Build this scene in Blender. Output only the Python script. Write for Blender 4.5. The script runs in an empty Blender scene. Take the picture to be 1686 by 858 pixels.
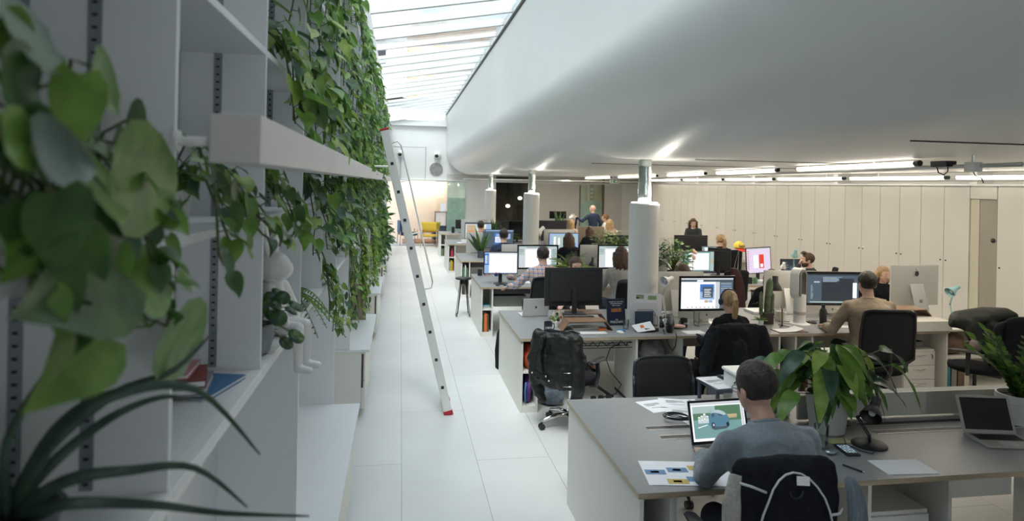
import bpy, math, random
from mathutils import Vector, Matrix, Euler, noise
R = math.radians
V = Vector
scene = bpy.context.scene
C = scene.collection

# ---------------------------------------------------------------- camera
CAM_H = 2.27
cam_data = bpy.data.cameras.new('camera')
cam = bpy.data.objects.new('camera', cam_data)
C.objects.link(cam)
F_PX = 1095.0
cam_data.sensor_width = 36.0
cam_data.lens = 36.0 * F_PX / 1686.0
cam_data.shift_y = -125.0 / 1686.0
cam_data.clip_start = 0.05
cam_data.clip_end = 300
yaw = math.atan(183.0 / F_PX)
cam.location = (0, 0, CAM_H)
cam.matrix_world = (Matrix.Translation((0, 0, CAM_H)) @ Matrix.Rotation(-yaw, 4, 'Z')
                    @ Matrix.Rotation(R(90), 4, 'X') @ Matrix.Rotation(R(1.15), 4, 'Z'))
cam_data.dof.use_dof = True
cam_data.dof.focus_distance = 5.5
cam_data.dof.aperture_fstop = 2.6
scene.camera = cam

# ---------------------------------------------------------------- world, lights, exposure
scene.view_settings.view_transform = 'Standard'
scene.view_settings.look = 'None'
scene.view_settings.gamma = 1.0
scene.view_settings.use_curve_mapping = False
scene.view_settings.exposure = 0.22
SKY = 4.2
world = bpy.data.worlds.new('overcast_sky')
scene.world = world
world.use_nodes = True
nt = world.node_tree
nt.nodes.clear()
wo = nt.nodes.new('ShaderNodeOutputWorld')
bg = nt.nodes.new('ShaderNodeBackground')
tc = nt.nodes.new('ShaderNodeTexCoord')
nz = nt.nodes.new('ShaderNodeTexNoise'); nz.inputs['Scale'].default_value = 2.2; nz.inputs['Detail'].default_value = 4
cr = nt.nodes.new('ShaderNodeValToRGB')
cr.color_ramp.elements[0].position = 0.35; cr.color_ramp.elements[0].color = (0.29, 0.40, 0.53, 1)
cr.color_ramp.elements[1].position = 0.65; cr.color_ramp.elements[1].color = (1, 1, 1, 1)
nt.links.new(tc.outputs['Generated'], nz.inputs['Vector'])
nt.links.new(nz.outputs['Fac'], cr.inputs['Fac'])
nt.links.new(cr.outputs['Color'], bg.inputs['Color'])
bg.inputs['Strength'].default_value = SKY
nt.links.new(bg.outputs[0], wo.inputs['Surface'])
# hazy sun coming down through the rooflight from behind the camera
sl = bpy.data.lights.new('hazy_sun', 'SUN'); sl.energy = 3.4; sl.angle = R(22); sl.color = (1.0, 0.96, 0.88)
so_ = bpy.data.objects.new('hazy_sun', sl); C.objects.link(so_); so_.location = (0, 0, 12)
so_.rotation_euler = V((.20, .48, -1.0)).to_track_quat('-Z', 'Y').to_euler()
# daylight enters through the long rooflight: a light portal guides the sampling only
pd = bpy.data.lights.new('rooflight_portal', 'AREA'); pd.shape = 'RECTANGLE'; pd.size = 2.3; pd.size_y = 22.6
pd.cycles.is_portal = True
po = bpy.data.objects.new('rooflight_portal', pd); C.objects.link(po)
po.location = (0.5, 12.7, 5.0)

def lamp(name, loc, energy, color, size, size_y=None, rot=(0, 0, 0)):
    d = bpy.data.lights.new(name, 'AREA'); d.energy = energy; d.color = color; d.size = size
    if size_y: d.shape = 'RECTANGLE'; d.size_y = size_y
    o = bpy.data.objects.new(name, d); C.objects.link(o); o.location = loc; o.rotation_euler = rot
    return o
WARM = (1.0, 0.89, 0.73)
# ceiling fluorescent runs of the deep part of the room (their fittings are built further down)
for (x, y, e, l) in ((5.2, 9.4, 95, 9.0), (5.4, 18.0, 80, 7.0), (7.3, 13.0, 50, 15.0)):
    lamp('fluorescent_light', (x, y, 2.49), e, WARM, 0.12, l)
# fill light added behind the photographer; no window is built there
lamp('rear_fill_light', (3.2, -3.6, 1.9), 45, (0.86, 0.93, 1.0), 3.0, 1.4, (R(90), 0, R(180)))

# ---------------------------------------------------------------- materials
MATS = {}
def mat(name, col, rough=0.6, metal=0.0, bump=0.0, bscale=60.0, vary=0.04, vscale=3.0, emit=None, estr=1.0, spec=0.5, trans=0.0, alpha=None, stretch=None, coat=0.0, sheen=0.0):
    if name in MATS: return MATS[name]
    m = bpy.data.materials.new(name); m.use_nodes = True
    t = m.node_tree; p = t.nodes['Principled BSDF']
    p.inputs['Base Color'].default_value = (*col, 1); p.inputs['Roughness'].default_value = rough
    p.inputs['Metallic'].default_value = metal; p.inputs['Specular IOR Level'].default_value = spec
    if coat: p.inputs['Coat Weight'].default_value = coat
    if sheen: p.inputs['Sheen Weight'].default_value = sheen
    if trans: p.inputs['Transmission Weight'].default_value = trans
    tcn = t.nodes.new('ShaderNodeTexCoord'); mp = t.nodes.new('ShaderNodeMapping')
    t.links.new(tcn.outputs['Object'], mp.inputs['Vector'])
    if stretch: mp.inputs['Scale'].default_value = stretch
    if vary:
        n = t.nodes.new('ShaderNodeTexNoise'); n.inputs['Scale'].default_value = vscale; n.inputs['Detail'].default_value = 5
        t.links.new(mp.outputs['Vector'], n.inputs['Vector'])
        r = t.nodes.new('ShaderNodeMapRange'); r.inputs['From Min'].default_value = 0.3; r.inputs['From Max'].default_value = 0.7
        r.inputs['To Min'].default_value = 1 - vary; r.inputs['To Max'].default_value = 1 + vary
        t.links.new(n.outputs['Fac'], r.inputs['Value'])
        mx = t.nodes.new('ShaderNodeVectorMath'); mx.operation = 'SCALE'; mx.inputs[0].default_value = col
        t.links.new(r.outputs['Result'], mx.inputs['Scale']); t.links.new(mx.outputs['Vector'], p.inputs['Base Color'])
    if bump:
        n2 = t.nodes.new('ShaderNodeTexNoise'); n2.inputs['Scale'].default_value = bscale; n2.inputs['Detail'].default_value = 6
        t.links.new(mp.outputs['Vector'], n2.inputs['Vector'])
        b = t.nodes.new('ShaderNodeBump'); b.inputs['Strength'].default_value = bump; b.inputs['Distance'].default_value = 0.01
        t.links.new(n2.outputs['Fac'], b.inputs['Height']); t.links.new(b.outputs['Normal'], p.inputs['Normal'])
    if emit is not None:
        p.inputs['Emission Color'].default_value = (*emit, 1); p.inputs['Emission Strength'].default_value = estr
    MATS[name] = m
    return m

def glassy(name, tint, mixg=0.06, haze=0.0, rough=0.02, hazecol=(0.9, 0.95, 0.95)):
    """thin glass: clear, with a little gloss and an optional frosted share"""
    m = bpy.data.materials.new(name); m.use_nodes = True; t = m.node_tree; t.nodes.clear()
    o = t.nodes.new('ShaderNodeOutputMaterial'); tr = t.nodes.new('ShaderNodeBsdfTransparent'); tr.inputs[0].default_value = (*tint, 1)
    g = t.nodes.new('ShaderNodeBsdfGlossy'); g.inputs['Roughness'].default_value = rough
    fr = t.nodes.new('ShaderNodeFresnel'); fr.inputs['IOR'].default_value = 1.45
    ad = t.nodes.new('ShaderNodeMath'); ad.operation = 'MULTIPLY_ADD'; ad.inputs[1].default_value = 0.8; ad.inputs[2].default_value = mixg * 0.4
    mx = t.nodes.new('ShaderNodeMixShader'); t.links.new(fr.outputs[0], ad.inputs[0]); t.links.new(ad.outputs[0], mx.inputs[0])
    t.links.new(tr.outputs[0], mx.inputs[1]); t.links.new(g.outputs[0], mx.inputs[2])
    last = mx
    if haze:
        d = t.nodes.new('ShaderNodeBsdfTranslucent'); d.inputs[0].default_value = (*hazecol, 1)
        d2 = t.nodes.new('ShaderNodeBsdfDiffuse'); d2.inputs[0].default_value = (*hazecol, 1)
        m3 = t.nodes.new('ShaderNodeMixShader'); m3.inputs[0].default_value = 0.5
        t.links.new(d.outputs[0], m3.inputs[1]); t.links.new(d2.outputs[0], m3.inputs[2])
        m2 = t.nodes.new('ShaderNodeMixShader')
        tcn = t.nodes.new('ShaderNodeTexCoord'); n = t.nodes.new('ShaderNodeTexNoise'); n.inputs['Scale'].default_value = 1.3; n.inputs['Detail'].default_value = 3
        t.links.new(tcn.outputs['Object'], n.inputs['Vector'])
        r = t.nodes.new('ShaderNodeMapRange'); r.inputs['From Min'].default_value = 0.35; r.inputs['From Max'].default_value = 0.65
        r.inputs['To Min'].default_value = haze * 0.6; r.inputs['To Max'].default_value = min(1, haze * 1.3)
        t.links.new(n.outputs['Fac'], r.inputs['Value']); t.links.new(r.outputs[0], m2.inputs[0])
        t.links.new(mx.outputs[0], m2.inputs[1]); t.links.new(m3.outputs[0], m2.inputs[2]); last = m2
    t.links.new(last.outputs[0], o.inputs['Surface'])
    MATS[name] = m
    return m

def leafmat(name, col, col2=None, rough=0.35):
    m = bpy.data.materials.new(name); m.use_nodes = True; t = m.node_tree; p = t.nodes['Principled BSDF']
    o = t.nodes['Material Output']
    tcn = t.nodes.new('ShaderNodeTexCoord'); n = t.nodes.new('ShaderNodeTexNoise'); n.inputs['Scale'].default_value = 14; n.inputs['Detail'].default_value = 4
    t.links.new(tcn.outputs['Object'], n.inputs['Vector'])
    c = t.nodes.new('ShaderNodeValToRGB'); c.color_ramp.elements[0].position = 0.38; c.color_ramp.elements[1].position = 0.66
    c.color_ramp.elements[0].color = (*col, 1); c.color_ramp.elements[1].color = (*(col2 or tuple(min(1, k * 1.5) for k in col)), 1)
    t.links.new(n.outputs['Fac'], c.inputs['Fac']); t.links.new(c.outputs['Color'], p.inputs['Base Color'])
    p.inputs['Roughness'].default_value = rough
    tl = t.nodes.new('ShaderNodeBsdfTranslucent'); t.links.new(c.outputs['Color'], tl.inputs['Color'])
    mx = t.nodes.new('ShaderNodeMixShader'); mx.inputs[0].default_value = 0.35
    t.links.new(p.outputs[0], mx.inputs[1]); t.links.new(tl.outputs[0], mx.inputs[2]); t.links.new(mx.outputs[0], o.inputs['Surface'])
    MATS[name] = m
    return m

def wood(name, c1, c2, scale=6.0, rough=0.45, axis=(1, 12, 12)):
    m = bpy.data.materials.new(name); m.use_nodes = True; t = m.node_tree; p = t.nodes['Principled BSDF']
    tcn = t.nodes.new('ShaderNodeTexCoord'); mp = t.nodes.new('ShaderNodeMapping'); mp.inputs['Scale'].default_value = axis
    n = t.nodes.new('ShaderNodeTexNoise'); n.inputs['Scale'].default_value = scale; n.inputs['Detail'].default_value = 6
    c = t.nodes.new('ShaderNodeValToRGB'); c.color_ramp.elements[0].position = 0.3; c.color_ramp.elements[1].position = 0.7
    c.color_ramp.elements[0].color = (*c1, 1); c.color_ramp.elements[1].color = (*c2, 1)
    t.links.new(tcn.outputs['Object'], mp.inputs['Vector']); t.links.new(mp.outputs['Vector'], n.inputs['Vector'])
    t.links.new(n.outputs['Fac'], c.inputs['Fac']); t.links.new(c.outputs['Color'], p.inputs['Base Color'])
    p.inputs['Roughness'].default_value = rough
    MATS[name] = m
    return m

WALLW = mat('white_paint', (0.86, 0.86, 0.84), 0.7, bump=0.06, bscale=120, vary=0.015)
PLAST = mat('white_plaster', (0.85, 0.85, 0.83), 0.38, bump=0.10, bscale=3.0, vary=0.01)
SHELFW = mat('white_lacquer_board', (0.80, 0.82, 0.83), 0.45, bump=0.03, bscale=150, vary=0.01)
EDGEW = mat('white_board_edge', (0.86, 0.86, 0.84), 0.45, vary=0.01)
TRACK = mat('zinc_track', (0.30, 0.33, 0.36), 0.45, 0.6, vary=0.1, vscale=20)
SLOT = mat('track_slot', (0.02, 0.02, 0.025), 0.8, vary=0)
CREAM = mat('cream_panel', (0.70, 0.675, 0.625), 0.5, vary=0.03, vscale=1.2, bump=0.02)
GAP = mat('dark_gap', (0.05, 0.05, 0.045), 0.9, vary=0)
PANELW = mat('desk_white_board', (0.80, 0.79, 0.74), 0.5, bump=0.02, vary=0.02)
GREYTOP = mat('grey_laminate', (0.25, 0.262, 0.27), 0.42, bump=0.04, bscale=260, vary=0.04, vscale=40)
PLY = wood('birch_edge', (0.42, 0.33, 0.22), (0.58, 0.48, 0.34))
WALNUT = wood('walnut_ply', (0.16, 0.085, 0.05), (0.30, 0.18, 0.11), 5)
OAK = wood('oak', (0.42, 0.27, 0.14), (0.58, 0.40, 0.23), 5)
BLACK = mat('black_plastic', (0.018, 0.019, 0.022), 0.42, bump=0.03, bscale=300, vary=0.05)
BLACKM = mat('black_mesh_fabric', (0.014, 0.015, 0.018), 0.8, bump=0.5, bscale=900, vary=0.15, vscale=200)
GLOSSB = mat('glossy_black', (0.010, 0.011, 0.013), 0.12, vary=0)
CHROME = mat('chrome', (0.75, 0.76, 0.78), 0.14, 1.0, vary=0)
ALU = mat('aluminium', (0.72, 0.72, 0.71), 0.32, 0.85, vary=0.02)
IMACB = mat('pale_aluminium_back', (0.62, 0.61, 0.58), 0.42, 0.35, vary=0.02)
LADDER = mat('ladder_aluminium', (0.82, 0.82, 0.80), 0.35, 0.3, vary=0.02)
RED = mat('red_plastic', (0.45, 0.02, 0.03), 0.5)
WHITEP = mat('white_plastic', (0.82, 0.82, 0.80), 0.3, vary=0.01)
PAPER = mat('paper', (0.86, 0.87, 0.90), 0.8, bump=0.15, bscale=12, vary=0.03)
SOIL = mat('soil', (0.03, 0.02, 0.015), 0.95, bump=0.8, bscale=60)
CONC = mat('grey_concrete_pot', (0.26, 0.28, 0.29), 0.8, bump=0.2, bscale=40, vary=0.2, vscale=8)
CERAM = mat('white_ceramic', (0.80, 0.80, 0.78), 0.28, bump=0.05, bscale=20, vary=0.03)
SKIN = mat('skin', (0.58, 0.36, 0.27), 0.5, vary=0.06, vscale=20)
SKIN2 = mat('fair_skin', (0.66, 0.42, 0.33), 0.5, vary=0.06, vscale=20)
HAIRD = mat('dark_brown_hair', (0.022, 0.015, 0.012), 0.5, bump=1.0, bscale=90, vary=0.35, vscale=60, stretch=(1, 1, 0.25))
HAIRB = mat('brown_hair', (0.075, 0.040, 0.024), 0.5, bump=1.0, bscale=90, vary=0.35, vscale=60, stretch=(1, 1, 0.15))
HAIRY = mat('blonde_hair', (0.42, 0.28, 0.14), 0.5, bump=1.0, bscale=90, vary=0.4, vscale=60, stretch=(1, 1, 0.15))
HAIRR = mat('auburn_hair', (0.22, 0.10, 0.045), 0.5, bump=1.0, bscale=90, vary=0.35, vscale=60, stretch=(1, 1, 0.25))
SWEAT = mat('grey_marl_sweatshirt', (0.20, 0.235, 0.27), 0.95, bump=0.5, bscale=45, vary=0.12, vscale=160, sheen=0.3)
TAN = mat('tan_cotton_shirt', (0.33, 0.27, 0.20), 0.9, bump=0.6, bscale=18, vary=0.12, vscale=30)
BLKCLOTH = mat('black_cloth', (0.012, 0.013, 0.017), 0.95, bump=0.6, bscale=22, vary=0.2, vscale=12, spec=0.2)
NAVY = mat('navy_cloth', (0.018, 0.032, 0.075), 0.9, bump=0.4, bscale=25, vary=0.15)
CHARC = mat('charcoal_cloth', (0.035, 0.038, 0.044), 0.9, bump=0.5, bscale=25, vary=0.15)
LTGREY = mat('light_grey_knit', (0.42, 0.41, 0.38), 0.95, bump=0.8, bscale=80, vary=0.15, vscale=60)
HOOD = mat('washed_black_cloth', (0.021, 0.023, 0.026), 0.95, bump=0.6, bscale=22, vary=0.15, vscale=12, spec=.2)
LEATHER = mat('dark_green_black_leather', (0.012, 0.014, 0.012), 0.45, bump=0.35, bscale=14, vary=0.0, spec=.35)
DENIM = mat('dark_denim', (0.035, 0.045, 0.07), 0.9, bump=0.4, bscale=40, vary=0.15)
GREEN_D = leafmat('leaf_dark', (0.036, 0.10, 0.028), (0.085, 0.19, 0.045))
GREEN_M = leafmat('leaf_mid', (0.11, 0.24, 0.04), (0.21, 0.38, 0.07))
GREEN_L = leafmat('leaf_light', (0.22, 0.38, 0.06), (0.42, 0.55, 0.14))
GREEN_B = leafmat('leaf_bluish', (0.035, 0.095, 0.055), (0.08, 0.17, 0.11), 0.3)
STEM = mat('vine_stem', (0.09, 0.12, 0.03), 0.6, vary=0.2)
BROWNSTEM = mat('woody_stem', (0.05, 0.03, 0.022), 0.7, vary=0.2)
CLEAR = glassy('clear_glass', (0.97, 0.99, 0.98))
LOUVRE = glassy('rooflight_glass', (0.94, 0.98, 1.0), 0.10, haze=0.16)
LOUVRE_OPEN = glassy('rooflight_glass_clear', (0.97, 0.99, 1.0), 0.05)
FROST = glassy('frosted_glass', (0.80, 0.90, 0.87), 0.05, haze=0.55, hazecol=(0.72, 0.84, 0.80))
DARKGL = glassy('dark_glass', (0.75, 0.78, 0.72), 0.05, haze=0.12, hazecol=(0.3, 0.3, 0.26))

def emis(name, col, s=1.0):
    return mat(name, (0.02, 0.02, 0.02), 0.4, emit=col, estr=s, vary=0)
S_WHITE = emis('screen_white', (0.92, 0.94, 0.97), 0.95)
S_OFF = emis('screen_light_grey', (0.66, 0.70, 0.74), 0.8)
S_DARK = emis('screen_slate', (0.10, 0.15, 0.20), 0.6)
S_CODE = emis('screen_near_black', (0.02, 0.03, 0.045), 0.8)
S_BLUE = emis('screen_blue', (0.05, 0.17, 0.55), 0.9)
S_LBLUE = emis('screen_pale_blue', (0.35, 0.52, 0.80), 0.8)
S_PINK = emis('screen_lilac', (0.78, 0.66, 0.84), 0.9)
S_RED = emis('screen_red', (0.75, 0.05, 0.03), 0.9)
S_ORG = emis('screen_orange', (0.75, 0.32, 0.10), 0.8)
S_GREEN = emis('screen_forest', (0.10, 0.22, 0.13), 0.8)
S_TEAL = emis('screen_teal', (0.20, 0.38, 0.38), 0.8)
S_MIST = emis('screen_mist', (0.45, 0.58, 0.56), 0.8)
S_CAR = emis('screen_car_blue', (0.10, 0.24, 0.34), 0.8)
S_CARL = emis('screen_car_roof', (0.50, 0.62, 0.66), 0.8)
S_TAN = emis('screen_tan', (0.60, 0.46, 0.28), 0.8)
TUBE = emis('fluorescent_tube', (1.0, 0.92, 0.78), 5.0)
BULB = emis('lit_bulb', (1.0, 0.93, 0.80), 4.0)

# ---------------------------------------------------------------- mesh builder
def basis(d):
    d = d.normalized()
    a = V((0, 0, 1)) if abs(d.z) < 0.95 else V((1, 0, 0))
    x = a.cross(d).normalized(); y = d.cross(x)
    return x, y, d

class B:
    def __init__(s): s.v = []; s.f = []; s.m = []
    def add(s, vs, fs, m=0):
        o = len(s.v); s.v.extend(V(a) for a in vs); s.f.extend([tuple(o + i for i in f) for f in fs]); s.m.extend([m] * len(fs)); return s
    def bx(s, x0, x1, y0, y1, z0, z1, m=0):
        vs = [(x0, y0, z0), (x1, y0, z0), (x1, y1, z0), (x0, y1, z0), (x0, y0, z1), (x1, y0, z1), (x1, y1, z1), (x0, y1, z1)]
        return s.add(vs, [(0, 3, 2, 1), (4, 5, 6, 7), (0, 1, 5, 4), (1, 2, 6, 5), (2, 3, 7, 6), (3, 0, 4, 7)], m)
    def cb(s, c, d, m=0, rot=None):
        n = len(s.v); x, y, z = d[0] / 2, d[1] / 2, d[2] / 2; s.bx(-x, x, -y, y, -z, z, m)
        M = Matrix.Translation(c) @ (Euler(rot).to_matrix().to_4x4() if rot else Matrix.Identity(4))
        for i in range(n, len(s.v)): s.v[i] = M @ s.v[i]
        return s
    def xf(s, M, n=0):
        for i in range(n, len(s.v)): s.v[i] = M @ s.v[i]
        return s
    def loft(s, rings, n=12, m=0, caps=True, axes=None):
        """rings: (centre, rx, ry[, x axis, y axis])"""
        o = len(s.v); k = len(rings)
        cs = [V(r[0]) for r in rings]
        px = None
        for i, r in enumerate(rings):
            if len(r) > 3: x, y = V(r[3]), V(r[4])
            else:
                d = (cs[min(i + 1, k - 1)] - cs[max(i - 1, 0)])
                if d.length < 1e-6: d = V((0, 0, 1))
                d.normalize()
                if px is None: x, y, _ = basis(d)
                else:
                    x = (px - d * px.dot(d))
                    x = x.normalized() if x.length > 1e-4 else basis(d)[0]
                    y = d.cross(x)
                px = x
            for j in range(n):
                a = 2 * math.pi * j / n
                s.v.append(cs[i] + x * (math.cos(a) * r[1]) + y * (math.sin(a) * r[2]))
        for i in range(k - 1):
            for j in range(n):
                a, b = o + i * n + j, o + i * n + (j + 1) % n
                s.f.append((a, b, b + n, a + n)); s.m.append(m)
        if caps:
            s.f.append(tuple(o + j for j in reversed(range(n)))); s.m.append(m)
            s.f.append(tuple(o + (k - 1) * n + j for j in range(n))); s.m.append(m)
        return s
    def tube(s, pts, r, n=8, m=0):
        rs = r if isinstance(r, (list, tuple)) else [r] * len(pts)
        return s.loft([(p, q, q) for p, q in zip(pts, rs)], n, m)
    def cyl(s, p0, p1, r0, r1=None, n=16, m=0):
        return s.tube([p0, p1], [r0, r0 if r1 is None else r1], n, m)
    def lathe(s, prof, n=24, c=(0, 0, 0), m=0, M=None):
        o = len(s.v); c = V(c)
        for r, z in prof:
            for j in range(n):
                a = 2 * math.pi * j / n; p = V((r * math.cos(a), r * math.sin(a), z))
                s.v.append(c + (M @ p if M is not None else p))
        for i in range(len(prof) - 1):
            for j in range(n):
                a, b = o + i * n + j, o + i * n + (j + 1) % n
                s.f.append((a, b, b + n, a + n)); s.m.append(m)
        s.f.append(tuple(o + j for j in reversed(range(n)))); s.m.append(m)
        s.f.append(tuple(o + (len(prof) - 1) * n + j for j in range(n))); s.m.append(m)
        return s
    def ell(s, c, r, nu=14, nv=9, m=0, rot=None):
        o = len(s.v); c = V(c); E = Euler(rot).to_matrix() if rot else None
        def P(p):
            p = V(p); return c + (E @ p if E else p)
        s.v.append(P((0, 0, -r[2])))
        for i in range(1, nv):
            t = math.pi * i / nv - math.pi / 2
            for j in range(nu):
                a = 2 * math.pi * j / nu
                s.v.append(P((r[0] * math.cos(t) * math.cos(a), r[1] * math.cos(t) * math.sin(a), r[2] * math.sin(t))))
        s.v.append(P((0, 0, r[2]))); top = len(s.v) - 1
        for j in range(nu):
            j2 = (j + 1) % nu
            s.f.append((o, o + 1 + j2, o + 1 + j)); s.m.append(m)
            for i in range(nv - 2):
                a, b = o + 1 + i * nu + j, o + 1 + i * nu + j2
                s.f.append((a, b, b + nu, a + nu)); s.m.append(m)
            a = o + 1 + (nv - 2) * nu
            s.f.append((a + j, a + j2, top)); s.m.append(m)
        return s
    def cap(s, p0, p1, r0, r1, n=12, m=0):
        """tapered capsule"""
        p0, p1 = V(p0), V(p1); d = (p1 - p0)
        if d.length < 1e-6: return s.ell(p0, (r0, r0, r0))
        d.normalize(); rings = []
        for a in (75, 50, 25): rings.append((p0 - d * r0 * math.sin(R(a)), r0 * math.cos(R(a)), r0 * math.cos(R(a))))
        rings.append((p0, r0, r0)); rings.append((p1, r1, r1))
        for a in (25, 50, 75): rings.append((p1 + d * r1 * math.sin(R(a)), r1 * math.cos(R(a)), r1 * math.cos(R(a))))
        return s.loft(rings, n, m)
    def chain(s, pts, rs, n=12, m=0):
        for i in range(len(pts) - 1): s.cap(pts[i], pts[i + 1], rs[i], rs[i + 1], n, m)
        return s
    def ext(s, outline, y0, y1, m=0, M=None):
        """outline of (x, z) points extruded along y"""
        o = len(s.v); k = len(outline)
        for y in (y0, y1):
            for x, z in outline:
                p = V((x, y, z)); s.v.append(M @ p if M is not None else p)
        s.f.append(tuple(o + i for i in range(k))); s.m.append(m)
        s.f.append(tuple(o + k + i for i in reversed(range(k)))); s.m.append(m)
        for i in range(k):
            j = (i + 1) % k; s.f.append((o + j, o + i, o + k + i, o + k + j)); s.m.append(m)
        return s
    def q(s, a, b, c, d, m=0): return s.add([a, b, c, d], [(0, 1, 2, 3)], m)

def obj(name, b, mats, parent=None, smooth=False, bev=0.0, remesh=0.0, smo=0, loc=None, rot=None, sub=0, solid=0.0, disp=0.0, dsc=.07):
    me = bpy.data.meshes.new(name); me.from_pydata([tuple(a) for a in b.v], [], b.f)
    if not isinstance(mats, (list, tuple)): mats = [mats]
    for m in mats: me.materials.append(m)
    if len(mats) > 1: me.polygons.foreach_set('material_index', b.m)
    if smooth: me.polygons.foreach_set('use_smooth', [True] * len(me.polygons))
    me.update()
    o = bpy.data.objects.new(name, me); C.objects.link(o)
    if parent is not None: o.parent = parent
    if loc: o.location = loc
    if rot: o.rotation_euler = rot
    if smooth == 'auto':
        try: me.set_sharp_from_angle(angle=R(38))
        except Exception: pass
    if remesh:
        r = o.modifiers.new('remesh', 'REMESH'); r.mode = 'VOXEL'; r.voxel_size = remesh; r.use_smooth_shade = True
    if smo:
        sm = o.modifiers.new('smooth', 'SMOOTH'); sm.factor = 0.5; sm.iterations = smo
    if disp:
        tx = bpy.data.textures.new('folds', 'CLOUDS'); tx.noise_scale = dsc; tx.noise_depth = 2
        dm = o.modifiers.new('folds', 'DISPLACE'); dm.texture = tx; dm.strength = disp; dm.mid_level = .5; dm.texture_coords = 'LOCAL'
    if bev:
        bv = o.modifiers.new('bevel', 'BEVEL'); bv.width = bev; bv.segments = 2; bv.limit_method = 'ANGLE'; bv.angle_limit = R(40)
    if solid:
        so = o.modifiers.new('solid', 'SOLIDIFY'); so.thickness = solid
    if sub:
        ss = o.modifiers.new('sub', 'SUBSURF'); ss.levels = sub; ss.render_levels = sub
    return o

def tag(o, label=None, cat=None, group=None, kind=None):
    if label: o['label'] = label
    if cat: o['category'] = cat
    if group: o['group'] = group
    if kind: o['kind'] = kind
    return o
def thing(name, label, cat, loc=(0, 0, 0), rotz=0.0, group=None):
    o = bpy.data.objects.new(name, None); C.objects.link(o); o.location = loc; o.rotation_euler = (0, 0, rotz)
    o.empty_display_size = 0.1
    return tag(o, label, cat, group)
def solo(name, label, cat, b, mats, loc=(0, 0, 0), rotz=0.0, group=None, **k):
    o = obj(name, b, mats, None, loc=loc, **k); o.rotation_euler = (0, 0, rotz)
    return tag(o, label, cat, group)
def struct(name, b, mats, **k): return tag(obj(name, b, mats, **k), kind='structure')
def kids(o): return [c for c in C.objects if c.parent is o]
def dup(o, loc=None, rotz=None, label=None, group=None, scale=None):
    def rec(a, par):
        c = a.copy(); C.objects.link(c); c.parent = par
        for ch in list(a.children): rec(ch, c)
        return c
    bpy.context.view_layer.update()
    c = rec(o, None)
    if loc is not None: c.location = loc
    if rotz is not None: c.rotation_euler = (0, 0, rotz)
    if scale: c.scale = (scale,) * 3
    if label: c['label'] = label
    if group: c['group'] = group
    return c
def text(name, s, size, m, parent, loc, rot, ext=0.0005, align='CENTER'):
    cu = bpy.data.curves.new(name, 'FONT'); cu.body = s; cu.size = size; cu.extrude = ext; cu.align_x = align; cu.align_y = 'CENTER'
    t_ = bpy.data.objects.new(name, cu); C.objects.link(t_); bpy.context.view_layer.update()
    me = bpy.data.meshes.new_from_object(t_.evaluated_get(bpy.context.evaluated_depsgraph_get())); bpy.data.objects.remove(t_)
    me.materials.clear(); me.materials.append(m)
    o = bpy.data.objects.new(name, me); C.objects.link(o); o.parent = parent; o.location = loc; o.rotation_euler = rot
    return o
# ================================================================ THE SETTING
YB = -4.0      # wall behind the photographer
YF = 24.0      # far wall
XR = 8.2
# floor: white painted boards with thin seams
fm = bpy.data.materials.new('white_painted_floor'); fm.use_nodes = True
t = fm.node_tree; p = t.nodes['Principled BSDF']
tcn = t.nodes.new('ShaderNodeTexCoord'); mp = t.nodes.new('ShaderNodeMapping'); mp.inputs['Rotation'].default_value = (0, 0, R(90)); mp.inputs['Location'].default_value = (0.55, -0.05, 0)
br = t.nodes.new('ShaderNodeTexBrick'); br.inputs['Scale'].default_value = 1.0; br.inputs['Brick Width'].default_value = 2.44; br.inputs['Row Height'].default_value = 0.61
br.inputs['Mortar Size'].default_value = 0.0025; br.inputs['Mortar Smooth'].default_value = 0.2
br.inputs['Color1'].default_value = (0.70, 0.715, 0.71, 1); br.inputs['Color2'].default_value = (0.73, 0.74, 0.73, 1); br.inputs['Mortar'].default_value = (0.36, 0.35, 0.33, 1)
t.links.new(tcn.outputs['Object'], mp.inputs['Vector']); t.links.new(mp.outputs[0], br.inputs['Vector'])
n = t.nodes.new('ShaderNodeTexNoise'); n.inputs['Scale'].default_value = 1.1; n.inputs['Detail'].default_value = 8; t.links.new(tcn.outputs['Object'], n.inputs['Vector'])
rr = t.nodes.new('ShaderNodeMapRange'); rr.inputs['From Min'].default_value = 0.3; rr.inputs['From Max'].default_value = 0.7; rr.inputs['To Min'].default_value = 0.93; rr.inputs['To Max'].default_value = 1.04
t.links.new(n.outputs['Fac'], rr.inputs['Value'])
vm = t.nodes.new('ShaderNodeVectorMath'); vm.operation = 'SCALE'; t.links.new(br.outputs['Color'], vm.inputs[0]); t.links.new(rr.outputs[0], vm.inputs['Scale'])
t.links.new(vm.outputs[0], p.inputs['Base Color'])
n2 = t.nodes.new('ShaderNodeTexNoise'); n2.inputs['Scale'].default_value = 5; n2.inputs['Detail'].default_value = 6; t.links.new(tcn.outputs['Object'], n2.inputs['Vector'])
r2 = t.nodes.new('ShaderNodeMapRange'); r2.inputs['To Min'].default_value = 0.28; r2.inputs['To Max'].default_value = 0.5; t.links.new(n2.outputs['Fac'], r2.inputs['Value']); t.links.new(r2.outputs[0], p.inputs['Roughness'])
b = B(); b.bx(-1.5, 9.4, YB - 0.2, YF + 4.2, -0.1, 0.0)
struct('floor', b, fm)

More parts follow.
